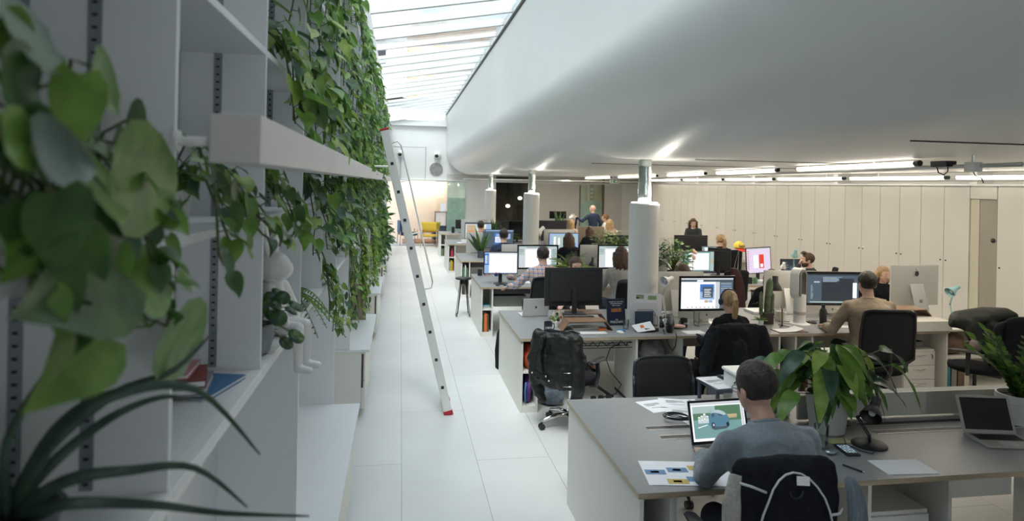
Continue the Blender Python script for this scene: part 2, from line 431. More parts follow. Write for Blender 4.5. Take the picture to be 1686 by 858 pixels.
# bulging plaster ceiling: upright flank towards the rooflight, curved under to a low flat soffit
b = B(); prof = [(1.50, 4.85), (1.585, 4.76), (1.59, 3.42)]
for i in range(1, 15):
    a = math.pi / 2 * i / 14; prof.append((1.59 + 0.95 * (1 - math.cos(a)), 3.42 - 0.83 * math.sin(a)))
prof += [(4.0, 2.59), (6.0, 2.59), (9.4, 2.59)]
o0 = len(b.v); ys = [YB - .2 + (YF + 0.2 - YB) * i / 40 for i in range(41)]
for y in ys:
    for x, z in prof: b.v.append(V((x, y, z)))
k = len(prof)
for i in range(40):
    for j in range(k - 1):
        b.f.append((i * k + j, i * k + j + 1, (i + 1) * k + j + 1, (i + 1) * k + j)); b.m.append(0)
cobj = struct('ceiling', b, PLAST, smooth=True)
sd = cobj.modifiers.new('solid', 'SOLIDIFY'); sd.thickness = 0.12; sd.offset = 1
# thin slots in the soffit
for i, (x0, x1, y, w) in enumerate(((3.07, 5.4, 3.6, .018), (3.2, 6.6, 6.9, .012), (2.6, 6.2, 8.9, .012))):
    b = B(); b.bx(x0, x1, y, y + w, 2.583, 2.591); struct('trim_%d' % (i + 1), b, GAP)
# dark trim bead along the rooflight
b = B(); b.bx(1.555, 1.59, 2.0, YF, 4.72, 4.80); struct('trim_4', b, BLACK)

# far gable wall with openings
b = B()
ZT = 2.36
b.bx(-1.5, 1.62, YF, YF + 0.15, ZT, 5.3); b.bx(1.62, 2.7, YF, YF + 0.15, 2.7, 3.6); b.bx(1.62, 9.4, YF, YF + 0.15, ZT, 2.7)        # above
b.bx(2.3, 3.42, YF, YF + 0.15, 0, ZT)                 # white pier
b.bx(4.72, 6.55, YF, YF + 0.15, 0, ZT)                # beige wall
b.bx(7.52, 9.4, YF, YF + 0.15, 0, ZT)
struct('wall_far', b, WALLW)
b = B(); b.bx(1.62, 9.4, YF - .01, YF, ZT + 0.001, 2.6); struct('trim_5', b, CREAM)
b = B(); b.bx(-1.0, 9.0, YF - 0.10, YF - 0.01, ZT - 0.02, ZT + 0.04); struct('trim_6', b, EDGEW, bev=0.01)
# beige skins of the far wall inside the office
b = B(); b.bx(4.78, 6.55, YF - 0.03, YF - 0.001, 0, ZT - .02); b.bx(7.52, 8.2, YF - 0.03, YF - 0.001, 0, ZT - .02); struct('trim_7', b, CREAM)
# back wall, left wall, rear parts that close the room
b = B(); b.bx(-1.6, 9.4, YB - 0.2, YB, 0, 5.2); struct('wall_back', b, WALLW)
b = B(); b.bx(-1.5, -0.84, YB, YF + .1, 0, 4.4); struct('wall_left', b, WALLW)
b = B(); b.bx(-1.4, -0.45, YB, YF, 4.22, 4.34); b.bx(-0.50, -0.42, YB, YF, 4.10, 4.42); struct('trim_8', b, EDGEW)
b = B(); b.bx(-1.5, 1.6, YB - .1, 2.0, 4.80, 4.92); struct('trim_9', b, WALLW)

# right hand wall of tall cream cupboards
ys = [20.9]
w = 0.46
while ys[-1] > -1.5: ys.append(ys[-1] - w)
for i in range(len(ys) - 1):
    y1, y0 = ys[i], ys[i + 1]
    if 8.0 < (y0 + y1) / 2 < 8.6: continue
    hc = dup_src = None
    r = tag(obj('cupboard_door', B().bx(XR, XR + 0.03, y0 + 0.004, y1 - 0.004, 0.08, 2.38), CREAM, None, bev=0.004),
            'tall flat cream cupboard door in the right hand wall of cupboards', 'cupboard door', 'row of tall cream cupboard doors')
    yk = y0 + 0.05 if i % 2 else y1 - 0.05
    obj('knob', B().cyl((XR - 0.012, yk, 1.25), (XR + 0.002, yk, 1.25), 0.011, n=10), BLACK, r, smooth=True)
b = B(); b.bx(XR + 0.034, XR + 0.10, YB, 21.0, 0, 2.385); b.bx(XR, XR + 0.1, 8.03, 8.47, 2.2, 2.384)
b.bx(XR - .0, XR + .1, YB, 21.0, 0, 0.075); struct('wall_right', b, CREAM)
struct('trim_15', B().bx(XR + .0305, XR + .0338, YB, 8.03, .076, 2.38).bx(XR + .0305, XR + .0338, 8.48, 20.95, .076, 2.38), mat('painted_seam_shadow', (.16, .145, .12), .9))  # dark sheet added behind the doors; its colour stands in for shade in the seams
b = B(); b.bx(XR + .9, XR + 1.0, YB, YF, 0, 2.65); b.bx(XR + 0.1, XR + 1.0, YB, 21.0, 2.385, 2.40); struct('wall_right_upper', b, WALLW)
# bulkhead with the light behind it
b = B(); b.bx(XR + 0.25, XR + 0.33, YB, 21, 2.40, 2.6)
for y in (17.5, 14.5, 11.5, 8.4, 5.0): b.bx(XR - 0.02, XR + 0.25, y - .06, y + 0.06, 2.40, 2.59)
struct('trim_10', b, WALLW)
b = B(); b.bx(XR - 0.03, XR + 0.1, YB, 21, 2.385, 2.41); struct('trim_11', b, ALU)
b = B(); b.bx(XR - 0.16, XR + 0.10, 20.95, 21.3, 0, 2.59); struct('wall_far_right_pier', b, mat('pinkish_paint', (0.74, 0.66, 0.60), 0.7))
# doorway in the cupboard wall
d = tag(obj('door_1', B().bx(XR + 0.02, XR + 0.033, 8.035, 8.32, 0.08, 2.19), mat('taupe_door', (0.36, 0.335, 0.28), 0.6), None, bev=.003), kind='structure')
obj('door_handle', B().lathe([(0.0, 0), (0.03, 0.004), (0.03, 0.02), (0, 0.024)], 16, M=Matrix.Rotation(R(-90), 3, 'Y'), c=(XR + 0.02, 8.09, 1.62)), BLACK, d, smooth=True)
b = B(); b.bx(XR + 0.015, XR + 0.033, 8.325, 8.475, 0.08, 2.19); struct('trim_12', b, mat('cream_reveal', (0.60, 0.57, 0.45), 0.6))

# ------------------------------------------------ rooflight: sloping, white bars, glass panes lapped like louvres
def skz(x): return 4.40 + (x + 0.47) * (4.76 - 4.40) / (1.57 + 0.47)
sk = tag(bpy.data.objects.new('window_1', None), kind='structure'); C.objects.link(sk)
b = B(); b.bx(-0.55, -0.45, 2.0, YF, 4.34, 4.46); b.bx(1.54, 1.62, 2.0, YF, 4.74, 4.86)
obj('window_frame', b, EDGEW, sk)
yb = 1.5; i = 0
nbars = 28
for i in range(nbars):
    y = 2.27 + 0.8 * i
    b = B(); n0 = len(b.v)
    b.add([(-0.5, y - 0.03, skz(-0.5)), (1.58, y - 0.03, skz(1.58)), (1.58, y + 0.03, skz(1.58)), (-0.5, y + 0.03, skz(-0.5)),
           (-0.5, y - 0.03, skz(-0.5) + .055), (1.58, y - 0.03, skz(1.58) + .055), (1.58, y + 0.03, skz(1.58) + .055), (-0.5, y + 0.03, skz(-0.5) + .055)],
          [(0, 3, 2, 1), (4, 5, 6, 7), (0, 1, 5, 4), (1, 2, 6, 5), (2, 3, 7, 6), (3, 0, 4, 7)])
    obj('glazing_bar', b, EDGEW, sk)
    b2 = B(); b2.add([(-0.5, y - 0.034, skz(-0.5) - .004), (1.58, y - 0.034, skz(1.58) - .004), (1.58, y - 0.026, skz(1.58) - .004), (-0.5, y - 0.026, skz(-0.5) - .004)], [(0, 3, 2, 1)])
    b2.v += [a + V((0, 0, 0.004)) for a in b2.v]; b2.f += [(4, 5, 6, 7), (0, 1, 5, 4), (1, 2, 6, 5), (2, 3, 7, 6), (3, 0, 4, 7)]; b2.m += [0] * 5
    obj('sealing_strip', b2, BLACK, sk)
    if i < nbars - 1:
        op = i in (10, 11, 15, 19)
        b = B(); ya, yc = y + 0.02, y + 0.80
        lift = 0.32 if i in (11, 15, 19) else 0.03
        b.add([(-0.48, ya, skz(-0.48) + .05), (1.56, ya, skz(1.56) + .05), (1.56, yc, skz(1.56) + .06), (-0.48, yc, skz(-0.48) + 0.05 + lift)], [(0, 1, 2, 3)])
        obj('pane', b, LOUVRE_OPEN if op else LOUVRE, sk, solid=0.006)
b = B(); b.bx(-0.5, 1.6, YF - .1, YF + .1, 4.3, 4.5); b.bx(-1.5, 1.62, YF, YF + 0.12, 4.9, 5.3); struct('trim_13', b, WALLW)

# brick house seen beyond the rooflight
bm_ = bpy.data.materials.new('london_brick'); bm_.use_nodes = True; t = bm_.node_tree; p = t.nodes['Principled BSDF']
tcn = t.nodes.new('ShaderNodeTexCoord'); mp = t.nodes.new('ShaderNodeMapping'); mp.inputs['Rotation'].default_value = (R(90), 0, 0)
br = t.nodes.new('ShaderNodeTexBrick'); br.inputs['Scale'].default_value = 1.4; br.inputs['Color1'].default_value = (0.42, 0.24, 0.14, 1); br.inputs['Color2'].default_value = (0.55, 0.38, 0.24, 1); br.inputs['Mortar'].default_value = (0.6, 0.55, 0.48, 1); br.inputs['Mortar Size'].default_value = 0.02
t.links.new(tcn.outputs['Object'], mp.inputs['Vector']); t.links.new(mp.outputs[0], br.inputs['Vector']); t.links.new(br.outputs['Color'], p.inputs['Base Color']); p.inputs['Roughness'].default_value = 0.9
nb = thing('brick_house', 'brick neighbouring house with a white rendered bay seen through the open roof panes', 'building', (0, 40, 0))
obj('brick_wall', B().bx(-0.5, 14, 0, 6, 0, 12.3), bm_, nb)
obj('rendered_bay', B().bx(-4.0, 0.2, -0.4, 6, 0, 11.4), WALLW, nb)
wf = obj('window', B().bx(-3.6, -2.6, -0.46, -0.4, 8.7, 10.6).bx(-1.9, -1.0, -0.46, -0.4, 8.7, 10.6), GLOSSB, nb)

# ------------------------------------------------ room beyond the far wall (left) with armchair
b = B(); b.bx(-1.5, 2.5, YF + 3.2, YF + 3.35, 0, 2.6); b.bx(2.4, 2.5, YF + .1, YF + 3.2, 0, 2.6)
struct('wall_lounge', b, mat('peach_wall', (0.78, 0.66, 0.54), 0.8))
b = B(); b.bx(-1.5, 9.4, YF + 0.12, YF + 4.1, 2.45, 2.6); struct('ceiling_far_rooms', b, WALLW)
b = B(); b.bx(3.42, 4.8, YF + 2.8, YF + 2.9, 0, 2.5); b.bx(3.3, 3.42, YF + .15, YF + 2.9, 0, 2.5); b.bx(4.72, 4.8, YF + .15, YF + 2.9, 0, 2.5)
b.bx(3.3, 4.8, YF + .15, YF + 2.9, 2.42, 2.44)
struct('wall_meeting_room', b, mat('dark_olive_wall', (0.075, 0.07, 0.055), 0.8))
b = B(); b.bx(6.3, 9.4, YF + 2.4, YF + 2.5, 0, 2.5); b.bx(9.3, 9.4, YF, YF + 2.5, 0, 2.5); struct('wall_corridor', b, mat('olive_corridor', (0.42, 0.38, 0.24), 0.8))
b = B(); b.bx(-1.5, 2.4, YF + 0.16, YF + 3.2, 0.0, 0.012)
struct('rug_base', b, mat('lounge_floor', (0.40, 0.42, 0.45), 0.6)).name = 'floor_lounge'
b = B(); b.bx(0.1, 1.9, YF + 1.0, YF + 2.9, 0.012, 0.025)
rugm = mat('brown_pattern_rug', (0.28, 0.15, 0.09), 0.95, bump=0.4, bscale=30, vary=0.6, vscale=9)
solo('rug', 'brown patterned rug under the yellow armchair in the far lounge', 'rug', b, rugm)
# glass partition of the lounge
gp = tag(bpy.data.objects.new('window_2', None), kind='structure'); C.objects.link(gp)
obj('pane', B().bx(1.28, 1.75, YF + 0.03, YF + 0.045, 0, ZT - .02), CLEAR, gp)
obj('pane', B().bx(1.65, 2.3, YF - 0.06, YF - 0.045, 0, ZT - .02), FROST, gp)
obj('pane', B().bx(1.65, 2.3, YF - 0.075, YF - 0.065, 0.0, 1.75), glassy('frost_band', (0.85, 0.93, 0.9), 0.04, haze=0.35, hazecol=(0.6, 0.76, 0.72)), gp)
obj('window_frame', B().bx(1.2, 2.35, YF - .02, YF + .06, ZT - .04, ZT), ALU, gp)
gp = tag(bpy.data.objects.new('window_3', None), kind='structure'); C.objects.link(gp)
obj('pane', B().bx(3.42, 4.08, YF + 0.03, YF + 0.045, 0, ZT - .02), DARKGL, gp)
obj('pane', B().bx(4.10, 4.72, YF + 0.03, YF + 0.045, 0, ZT - .02), DARKGL, gp)
obj('window_frame', B().bx(3.42, 4.72, YF, YF + .06, ZT - .04, ZT + .0).bx(4.08, 4.10, YF, YF + .06, 0, ZT - .04), BLACK, gp)
struct('trim_14', B().bx(3.42, 4.72, YF - .02, YF, ZT + .05, 2.56), BLACK)
dr = tag(bpy.data.objects.new('door_2', None), kind='structure'); C.objects.link(dr)
obj('pane', B().bx(6.60, 7.45, YF + 0.03, YF + 0.045, 0, ZT - .02), glassy('green_tint_glass', (0.85, 0.9, 0.8), .05, haze=0.15), dr)
obj('frosted_band', B().bx(6.60, 7.45, YF + 0.02, YF + 0.028, 0.3, 1.72), FROST, dr)
obj('door_frame', B().bx(7.45, 7.52, YF - .03, YF + .1, 0, 2.55).bx(6.55, 6.60, YF - .03, YF + .1, 0, 2.3), mat('bronze_frame', (0.16, 0.13, 0.09), 0.5), dr)
struct('column_corridor', B().cyl((6.95, YF + .9, 0), (6.95, YF + .9, 2.44), 0.17, n=24), mat('cream_column', (0.72, 0.66, 0.45), 0.6), smooth=True)
solo('hanging_banner', 'dark banner with pale lettering hanging in the corridor behind the far glass door', 'banner',
     B().bx(7.15, 7.28, YF + .6, YF + .62, 1.75, 2.42).bx(7.17, 7.26, YF + .595, YF + .6, 1.8, 1.9, 1).bx(7.17, 7.26, YF + .595, YF + .6, 1.95, 2.05, 1).bx(7.17, 7.26, YF + .595, YF + .6, 2.1, 2.2, 1), [CHARC, PAPER])
# lounge cove light
obj_l = lamp('lounge_cove_light', (0.9, YF + 2.9, 2.40), 26, WARM, 1.7, 0.12)
solo('cove_light', 'lit warm strip light along the top of the lounge back wall', 'light', B().bx(-0.1, 1.9, YF + 3.1, YF + 3.19, 2.36, 2.43), emis('cove_glow', (1, .9, .7), 2.5))
lamp('corridor_light', (7.0, YF + 1.4, 2.4), 10, WARM, 0.6)

# ------------------------------------------------ columns: white sleeve below, shiny clear wrapped pipe above
SHINY = mat('wrapped_duct', (0.62, 0.68, 0.66), 0.12, 0.75, bump=0.9, bscale=9, vary=0.5, vscale=7, stretch=(1, 1, .4))
for i, (y, lab) in enumerate(((7.3, 'thick'), (14.0, 'middle'), (20.6, 'far'))):
    x = 2.77; r = 0.172
    c = tag(bpy.data.objects.new('column_%d' % (i + 1), None), kind='structure'); C.objects.link(c); c.location = (x, y, 0)
    obj('column_sleeve', B().lathe([(r, 0), (r, 2.07), (r - .012, 2.085), (0.06, 2.088)], 40), mat('column_paint', (0.80, 0.79, 0.76), 0.6, vary=.01), c, smooth='auto')
    obj('column_pipe', B().lathe([(0.075, 2.085), (0.078, 2.2), (0.072, 2.35), (0.076, 2.5), (0.072, 2.6)], 28), SHINY, c, smooth=True)
    obj('uplight_ring', B().lathe([(0.10, 2.089), (0.15, 2.089), (0.15, 2.10), (0.10, 2.10)], 28), emis('uplight', (1, .96, .85), 3.0), c)
    d_ = bpy.data.lights.new('column_uplight', 'POINT'); d_.energy = 9; d_.color = (1, .93, .8); d_.shadow_soft_size = 0.04
    o_ = bpy.data.objects.new('column_uplight', d_); C.objects.link(o_); o_.location = (x + 0.14, y - 0.10, 2.20)

# ------------------------------------------------ fixtures on the gable
def ring(name, label, cat, x, z, r, m, y=YF):
    o = solo(name, label, cat, B().lathe([(r, 0), (r, 0.02), (r * .8, 0.02), (r * .8, 0.01)], 28, M=Matrix.Rotation(R(90), 3, 'X')), m, (x, y - 0.001, z), smooth='auto')
    return o
v = thing('round_vent', 'round grey slatted vent on the white gable below the right camera', 'vent', (1.24, YF - .001, 2.77))
obj('rim', B().lathe([(0.235, 0), (0.235, 0.03), (0.21, 0.03), (0.21, 0.01)], 32, M=Matrix.Rotation(R(90), 3, 'X')), mat('vent_grey', (0.35, 0.34, 0.34), .5), v, smooth='auto')
b = B()
for k in range(-5, 6):
    h = math.sqrt(max(0.0, 0.205 ** 2 - (k * 0.037) ** 2)); b.bx(k * 0.037 - 0.011, k * 0.037 + 0.011, -0.028, -0.011, -h, h)
obj('grille', b, mat('vent_slats', (0.42, 0.40, 0.40), .6, vary=.3, vscale=9), v)
for x, z, nm in ((1.27, 3.25, 'white dome camera on the gable above the round vent'), (-0.02, 3.27, 'white dome camera on the gable near the ladder top')):
    c = thing('security_camera', nm, 'camera', (x, YF - .001, z), 0, 'dome cameras on the gable')
    obj('housing', B().ell((0, -0.06, 0.02), (0.13, 0.10, 0.13)), WHITEP, c, smooth=True)
    obj('lens', B().ell((-0.03, -0.13, -0.01), (0.07, 0.06, 0.065)), GLOSSB, c, smooth=True)
hc = thing('access_hatch', 'flat white access hatch outlined on the gable wall', 'hatch', (0.42, YF, 2.95))
obj('panel', B().bx(-.42, .42, -.02, -.001, -.57, .57), EDGEW, hc, bev=.004)
obj('surround', B().bx(-.9, .45, -.012, -.001, -.60, -.585).bx(-.9, .45, -.012, -.001, .585, .60).bx(.435, .45, -.012, -.001, -.6, .6).bx(-.46, -.445, -.03, -.001, -.6, .6), mat('hatch_line', (.5, .52, .55), .5), hc)
s = thing('exit_sign', 'green and white emergency exit sign on the far ceiling', 'sign', (6.72, 20.4, 2.43))
obj('housing', B().bx(-.14, .14, -.012, .03, -.055, .055), WHITEP, s, bev=.004)
obj('sign_face', B().bx(-.125, .125, -.016, -.012, -.045, .045), mat('exit_green', (0.02, 0.16, 0.06), .5), s)
b = B(); b.bx(-.095, -.045, -.019, -.016, -.04, .04)
b.add([(.01, -.019, -.012), (.06, -.019, -.012), (.06, -.019, -.03), (.10, -.019, 0), (.06, -.019, .03), (.06, -.019, .012), (.01, -.019, .012)], [(0, 1, 2, 3, 4, 5, 6)])
obj('arrow_symbol', b, WHITEP, s)
b = B(); b.ell((-.066, -.021, .024), (.008, .003, .008)); b.cap((-.068, -.021, .014), (-.074, -.021, -.006), .006, .006); b.cap((-.074, -.021, -.008), (-.06, -.021, -.03), .004, .003); b.cap((-.074, -.021, -.008), (-.088, -.021, -.028), .004, .003); b.cap((-.07, -.021, .012), (-.056, -.021, .0), .003, .003)
obj('running_figure', b, MATS['exit_green'], s)
obj('hanger', B().cyl((0, 0, .05), (0, 0, .16), .008), BLACK, s)
sp = thing('wall_speaker', 'small round black speaker on the far wall left of the first distant column', 'speaker', (3.2, YF - .04, 2.47))
obj('rim', B().lathe([(.07, 0), (.07, .05), (.05, .05), (.04, .02)], 20, M=Matrix.Rotation(R(90), 3, 'X')), BLACK, sp, smooth='auto')
obj('cone', B().ell((0, -.03, 0), (.025, .015, .025)), WHITEP, sp, smooth=True)
# pendant lamps in the dark meeting room
for x, y, z, lab in ((4.05, YF + 1.1, 1.45, 'lower round glowing pendant behind the dark glass'), (4.55, YF + 1.3, 1.75, 'upper round glowing pendant behind the dark glass')):
    pl = thing('pendant_lamp', lab, 'lamp', (x, y, z), 0, 'pendants in the dark meeting room')
    obj('globe', B().ell((0, 0, 0), (.09, .09, .07)), BULB, pl, smooth=True)
    obj('cable', B().cyl((0, 0, .06), (0, 0, 2.42 - z), .004), BLACK, pl)

# ------------------------------------------------ ceiling services: cable track with batten lamps
def track(name, label, pts, lamps, seed):
    t_ = thing(name, label, 'light track', (0, 0, 0)); rnd = random.Random(seed)
    a, c = V(pts[0]), V(pts[1])
    obj('conduit', B().cyl(a, c, .018, n=10), ALU, t_, smooth=True)
    L = (c - a).length; d = (c - a).normalized()
    for k in range(int(L / 1.4)):
        p = a + d * (0.5 + 1.4 * k)
        obj('drop_bracket', B().cyl(p, V((p.x, p.y, 2.592)), .01, n=8), ALU, t_)
    for s0, s1 in lamps:
        q0, q1 = a + d * (L * s0), a + d * (L * s1)
        sd_ = d.cross(V((0, 0, 1))) * .0
        tb = obj('batten', B().cyl(q0 + V((0, 0, .045)), q1 + V((0, 0, .045)), .022, n=10), TUBE, t_, smooth=True)
        obj('end_cap', B().cyl(q0 + V((0, 0, .045)) - d * .02, q0 + V((0, 0, .045)) + d * .05, .027, n=10), BLACK, tb)
    return t_
track('ceiling_track', 'diagonal ceiling conduit with glowing batten lamps running over the desks', ((4.60, 4.3, 2.50), (5.80, 14.1, 2.50)), ((.12, .36), (.42, .66), (.72, .97)), 1)
track('ceiling_track', 'far ceiling conduit with glowing batten lamps before the far wall', ((5.9, 14.4, 2.50), (6.3, 22.6, 2.50)), ((.05, .45), (.55, .95)), 2)
track('ceiling_track', 'long glowing lamp run hugging the top of the cupboards', ((7.98, 4.0, 2.46), (7.98, 20.6, 2.46)), ((.01, .13), (.14, .27), (.28, .41), (.42, .55), (.56, .69), (.70, .84), (.85, .99)), 3)
tb_ = thing('junction_box', 'black junction box hanging with a looped cable under the ceiling track', 'junction box', (4.66, 5.1, 2.50))
obj('box', B().bx(-.05, .05, -.09, .09, -.0, .05), BLACK, tb_, bev=.004)
obj('looped_cable', B().tube([(.0, -.05, 0), (.0, -.05, -.04), (.0, -.01, -.07), (0, .05, -.05), (0, .07, 0)], .005), BLACK, tb_, smooth=True)
tb_ = thing('junction_box', 'small white junction box with dangling cable beside the black one', 'junction box', (4.62, 4.75, 2.50))
obj('box', B().bx(-.04, .04, -.05, .05, -.05, .03), WHITEP, tb_, bev=.004)
obj('dangling_cable', B().tube([(0, 0, -.05), (.02, .0, -.08), (.06, -.02, -.1), (.08, -.02, -.14)], .004), CHARC, tb_, smooth=True)
# curtain rail-like pipe before the far wall
solo('conduit_pipe', 'long pale pipe running across under the far ceiling', 'pipe', B().cyl((2.0, 21.5, 2.42), (8.0, 21.5, 2.44), .025, n=10), EDGEW, smooth=True)
# ================================================================ LEFT: plant bookcase, low cabinets, rail, ladder
SX, SB = -0.45, -0.80
UY = [-1.2, -0.33, 0.55, 1.43, 2.32, 3.2, 4.05, 4.93, 5.72, 6.5, 7.36, 8.22, 9.0, 9.78, 10.65, 11.5, 12.3, 13.06, 13.95, 14.8, 15.6, 16.4, 17.3, 18.1, 18.9, 19.7, 20.6, 21.4, 22.2, 23.0, 23.9]
SZ = [1.637, 2.147, 2.705, 3.26, 3.82]
ORD = ['first', 'second', 'third', 'fourth', 'fifth', 'sixth', 'seventh', 'eighth', 'ninth', 'tenth', 'eleventh', 'twelfth', 'thirteenth', 'fourteenth', 'fifteenth', 'sixteenth', 'seventeenth', 'eighteenth', 'nineteenth', 'twentieth', 'twenty-first', 'twenty-second', 'twenty-third', 'twenty-fourth', 'twenty-fifth', 'twenty-sixth']
LED = [(0.1, 1.65), (3.22, 4.92), (6.5, 8.24), (9.78, 11.5), (13.06, 14.8), (16.4, 18.1), (19.7, 21.4)]
bk = thing('bookcase', 'tall white built-in bookcase wall full of trailing plants along the left side', 'bookcase', (0, 0, 0))
for i, y in enumerate(UY):
    z0 = 0.0 if (i < 3 or i % 2 == 1) else 1.62
    if z0 == 0.0 and any(a_ - .05 < y < b_ + .05 for a_, b_ in LED[1:]): z0 = 0.666
    u = obj('upright', B().bx(SB, SX, y, y + .018, z0, 4.3), SHELFW, bk, bev=.0015)
    if y < 8:
        for tx in (-0.60, -0.73):
            tr = obj('slotted_track', B().bx(tx - .0125, tx + .0125, y - .004, y - .0002, 1.65, 4.25), TRACK, u)
            if y < 5:
                b = B()
                for k in range(104):
                    zz = 1.66 + k * .025
                    if any(abs(zz - q) < .02 for q in SZ): continue
                    b.bx(tx - .005, tx + .005, y - .0052, y - .0038, zz, zz + .006)
                obj('slot', b, SLOT, tr)
                tr.name = 'slotted_track'
for z in SZ:
    for i in range(len(UY) - 1):
        obj('shelf', B().bx(SB, SX + (.006 if z < 2 else .0), UY[i] + .018, UY[i + 1], z - .022, z), SHELFW, bk, bev=.0015)
obj('back_board', B().bx(SB - .03, SB, YB, YF, 0, 4.3), SHELFW, bk)
b = B(); b.bx(SX - .03, SX + .004, YB, 3.2, 1.60, 1.638); obj('shelf_lipping', b, EDGEW, bk)

# low storage cabinets with broad ledges
for i, (y0, y1) in enumerate(LED):
    if i == 0: continue
    cb = thing('low_cabinet', '%s low white cabinet along the bookcase, counting away from the camera' % ORD[i - 1], 'cabinet', (0, (y0 + y1) / 2, 0), 0, 'low white cabinets under the bookcase')
    h = (y1 - y0) / 2
    obj('carcass', B().bx(SB + .001, -.335, -h, h, .10, .64).bx(SB + .001, -.36, -h + .03, h - .03, 0, .10), PANELW, cb, bev=.002)
    obj('ledge', B().bx(SB + .001, -.262, -h - .008, h + .008, .64, .664), SHELFW, cb, bev=.002)
    for k in (0, 1):
        ya = -h + .004 + k * h
        d = obj('drawer', B().bx(-.333, -.302, ya + .003, ya + h - .008, .37, .635), PANELW, cb, bev=.002)
        d = obj('drawer', B().bx(-.333, -.302, ya + .003, ya + h - .008, .095, .362), PANELW, cb, bev=.002)
    obj('shadow_gap', B().bx(-.338, -.334, -h - .001, h, .36, .372).bx(-.338, -.318, -h - .002, -h, .30, .62), mat('brown_gap', (.10, .06, .05), .8), cb)

# long white ladder rail with brackets
rl = thing('ladder_rail', 'long thick white box rail running in front of the bookcase shelves', 'rail', (0, 0, 0))
obj('beam', B().bx(-.383, -.283, 1.42, 22.5, 2.302, 2.402), mat('rail_paint', (0.74, 0.70, 0.68), 0.5, bump=.05, vary=.03), rl, bev=.003)
for y in (1.44, 4.94, 8.23, 11.5, 14.8, 18.1):
    obj('bracket_rod', B().cyl((SX - .02, y, 2.345), (-.38, y, 2.345), .010, n=12), WHITEP, rl, smooth=True)
    obj('bracket_plate', B().cyl((SX - .002, y, 2.345), (SX + .006, y, 2.345), .022, n=16), WHITEP, rl)

# ladder
ld = thing('ladder', 'tall white aluminium ladder leaning over the aisle with red rubber tips', 'ladder', (0, 0, 0))
f0, f1 = V((.50, 6.53, 0.03)), V((-.165, 6.53, 2.77))
dl = (f1 - f0).normalized(); ang = math.atan2(dl.x, dl.z)
def stile(y, nm, L0, L1, w, t_, holes=True, off=0.0):
    M = Matrix.Translation(V((f0.x, y, f0.z))) @ Matrix.Rotation(ang, 4, 'Y')
    b = B(); b.bx(-w / 2 + off, w / 2 + off, -t_ / 2, t_ / 2, L0, L1); b.xf(M); s_ = obj(nm, b, LADDER, ld, bev=.004)
    return M, s_
Ltot = (f1 - f0).length
Mf, sf = stile(6.53, 'stile', 0, Ltot, .082, .026)
Mb, sb = stile(6.93, 'stile', 0, Ltot, .082, .026)
for k in range(10):
    zz = .25 + .28 * k
    if zz > Ltot - .05: break
    p0 = Mf @ V((0, 0, zz)); p1 = Mb @ V((0, 0, zz))
    rg = obj('rung', B().cyl(p0, p1, .015, n=10), LADDER, ld, smooth='auto')
    obj('rung_plug', B().cb(p0 + V((0, -.0145, 0)), (.028, .004, .028), rot=(0, ang, 0)), BLACK, rg)
for M_, s_ in ((Mf, sf), (Mb, sb)):
    obj('rubber_foot', B().bx(-.046, .046, -.018, .018, -.035, .012).xf(M_), RED, s_, bev=.006)
    obj('end_cap', B().bx(-.044, .044, -.016, .016, Ltot - .004, Ltot + .02).xf(M_), RED, s_, bev=.006)
# fly section behind, narrower
fx0 = V((.25, 7.02, 1.16))
Mx = Matrix.Translation(V((.50, 7.02, .03))) @ Matrix.Rotation(ang, 4, 'Y')
b = B().bx(-.02, .03, -.012, .012, 1.15, 2.35).xf(Mx); fs = obj('fly_stile', b, LADDER, ld, bev=.003)
for k in range(5): obj('rivet', B().cyl(Mx @ V((.005, -.013, 1.2 + .22 * k)), Mx @ V((.005, -.018, 1.2 + .22 * k)), .008, n=8), BLACK, fs)
hp = [V((-.0, 0, Ltot - .12)), V((.10, 0, Ltot - .10)), V((.13, 0, Ltot - .16)), V((.135, 0, 1.22)), V((.11, 0, 1.16)), V((.02, 0, 1.165))]
obj('handrail', B().tube([Mb @ q for q in hp], .009, 8), LADDER, ld, smooth=True)
for q in (1.75, 2.3): obj('handrail_strut', B().cyl(Mb @ V((.02, 0, q)), Mb @ V((.135, 0, q)), .007, n=8), LADDER, ld)
obj('wall_hook', B().cyl(V((-.06, 6.93, 2.43)), V((-.33, 6.93, 2.43)), .010, n=8).cyl(V((-.33, 6.93, 2.43)), V((-.385, 6.93, 2.41)), .010, n=8), LADDER, ld)

# ---------------------------------------------------------------- leaves
def leaf(b, base, d, n, L, W, m=0, heart=True, curl=.22, fold=.12):
    """one leaf: base point, direction, face normal, length, width"""
    d = d.normalized(); n = (n - d * n.dot(d))
    if n.length < 1e-3: n = basis(d)[0]
    n.normalize(); s = d.cross(n)
    if heart: rows = [(-.10, .30), (.06, .47), (.28, .50), (.52, .40), (.77, .20)]
    else: rows = [(.06, .10), (.25, .40), (.48, .50), (.70, .38), (.88, .16)]
    o = len(b.v); b.v.append(base.copy())
    for t_, w in rows:
        c = base + d * (L * max(t_, 0.0 if not heart else t_)) - n * (curl * L * t_ * t_)
        mid = base + d * (L * max(t_, .02)) - n * (curl * L * t_ * t_)
        b.v += [c - s * (W * w) + n * (fold * W), mid, c + s * (W * w) + n * (fold * W)]
    b.v.append(base + d * L - n * (curl * L))
    k = len(rows)
    b.f += [(o, o + 2, o + 1), (o, o + 3, o + 2)]; b.m += [m, m]
    for i in range(k - 1):
        a = o + 1 + 3 * i
        b.f += [(a, a + 1, a + 4, a + 3), (a + 1, a + 2, a + 5, a + 4)]; b.m += [m, m]
    a = o + 1 + 3 * (k - 1); b.f += [(a, a + 1, o + 1 + 3 * k), (a + 1, a + 2, o + 1 + 3 * k)]; b.m += [m, m]

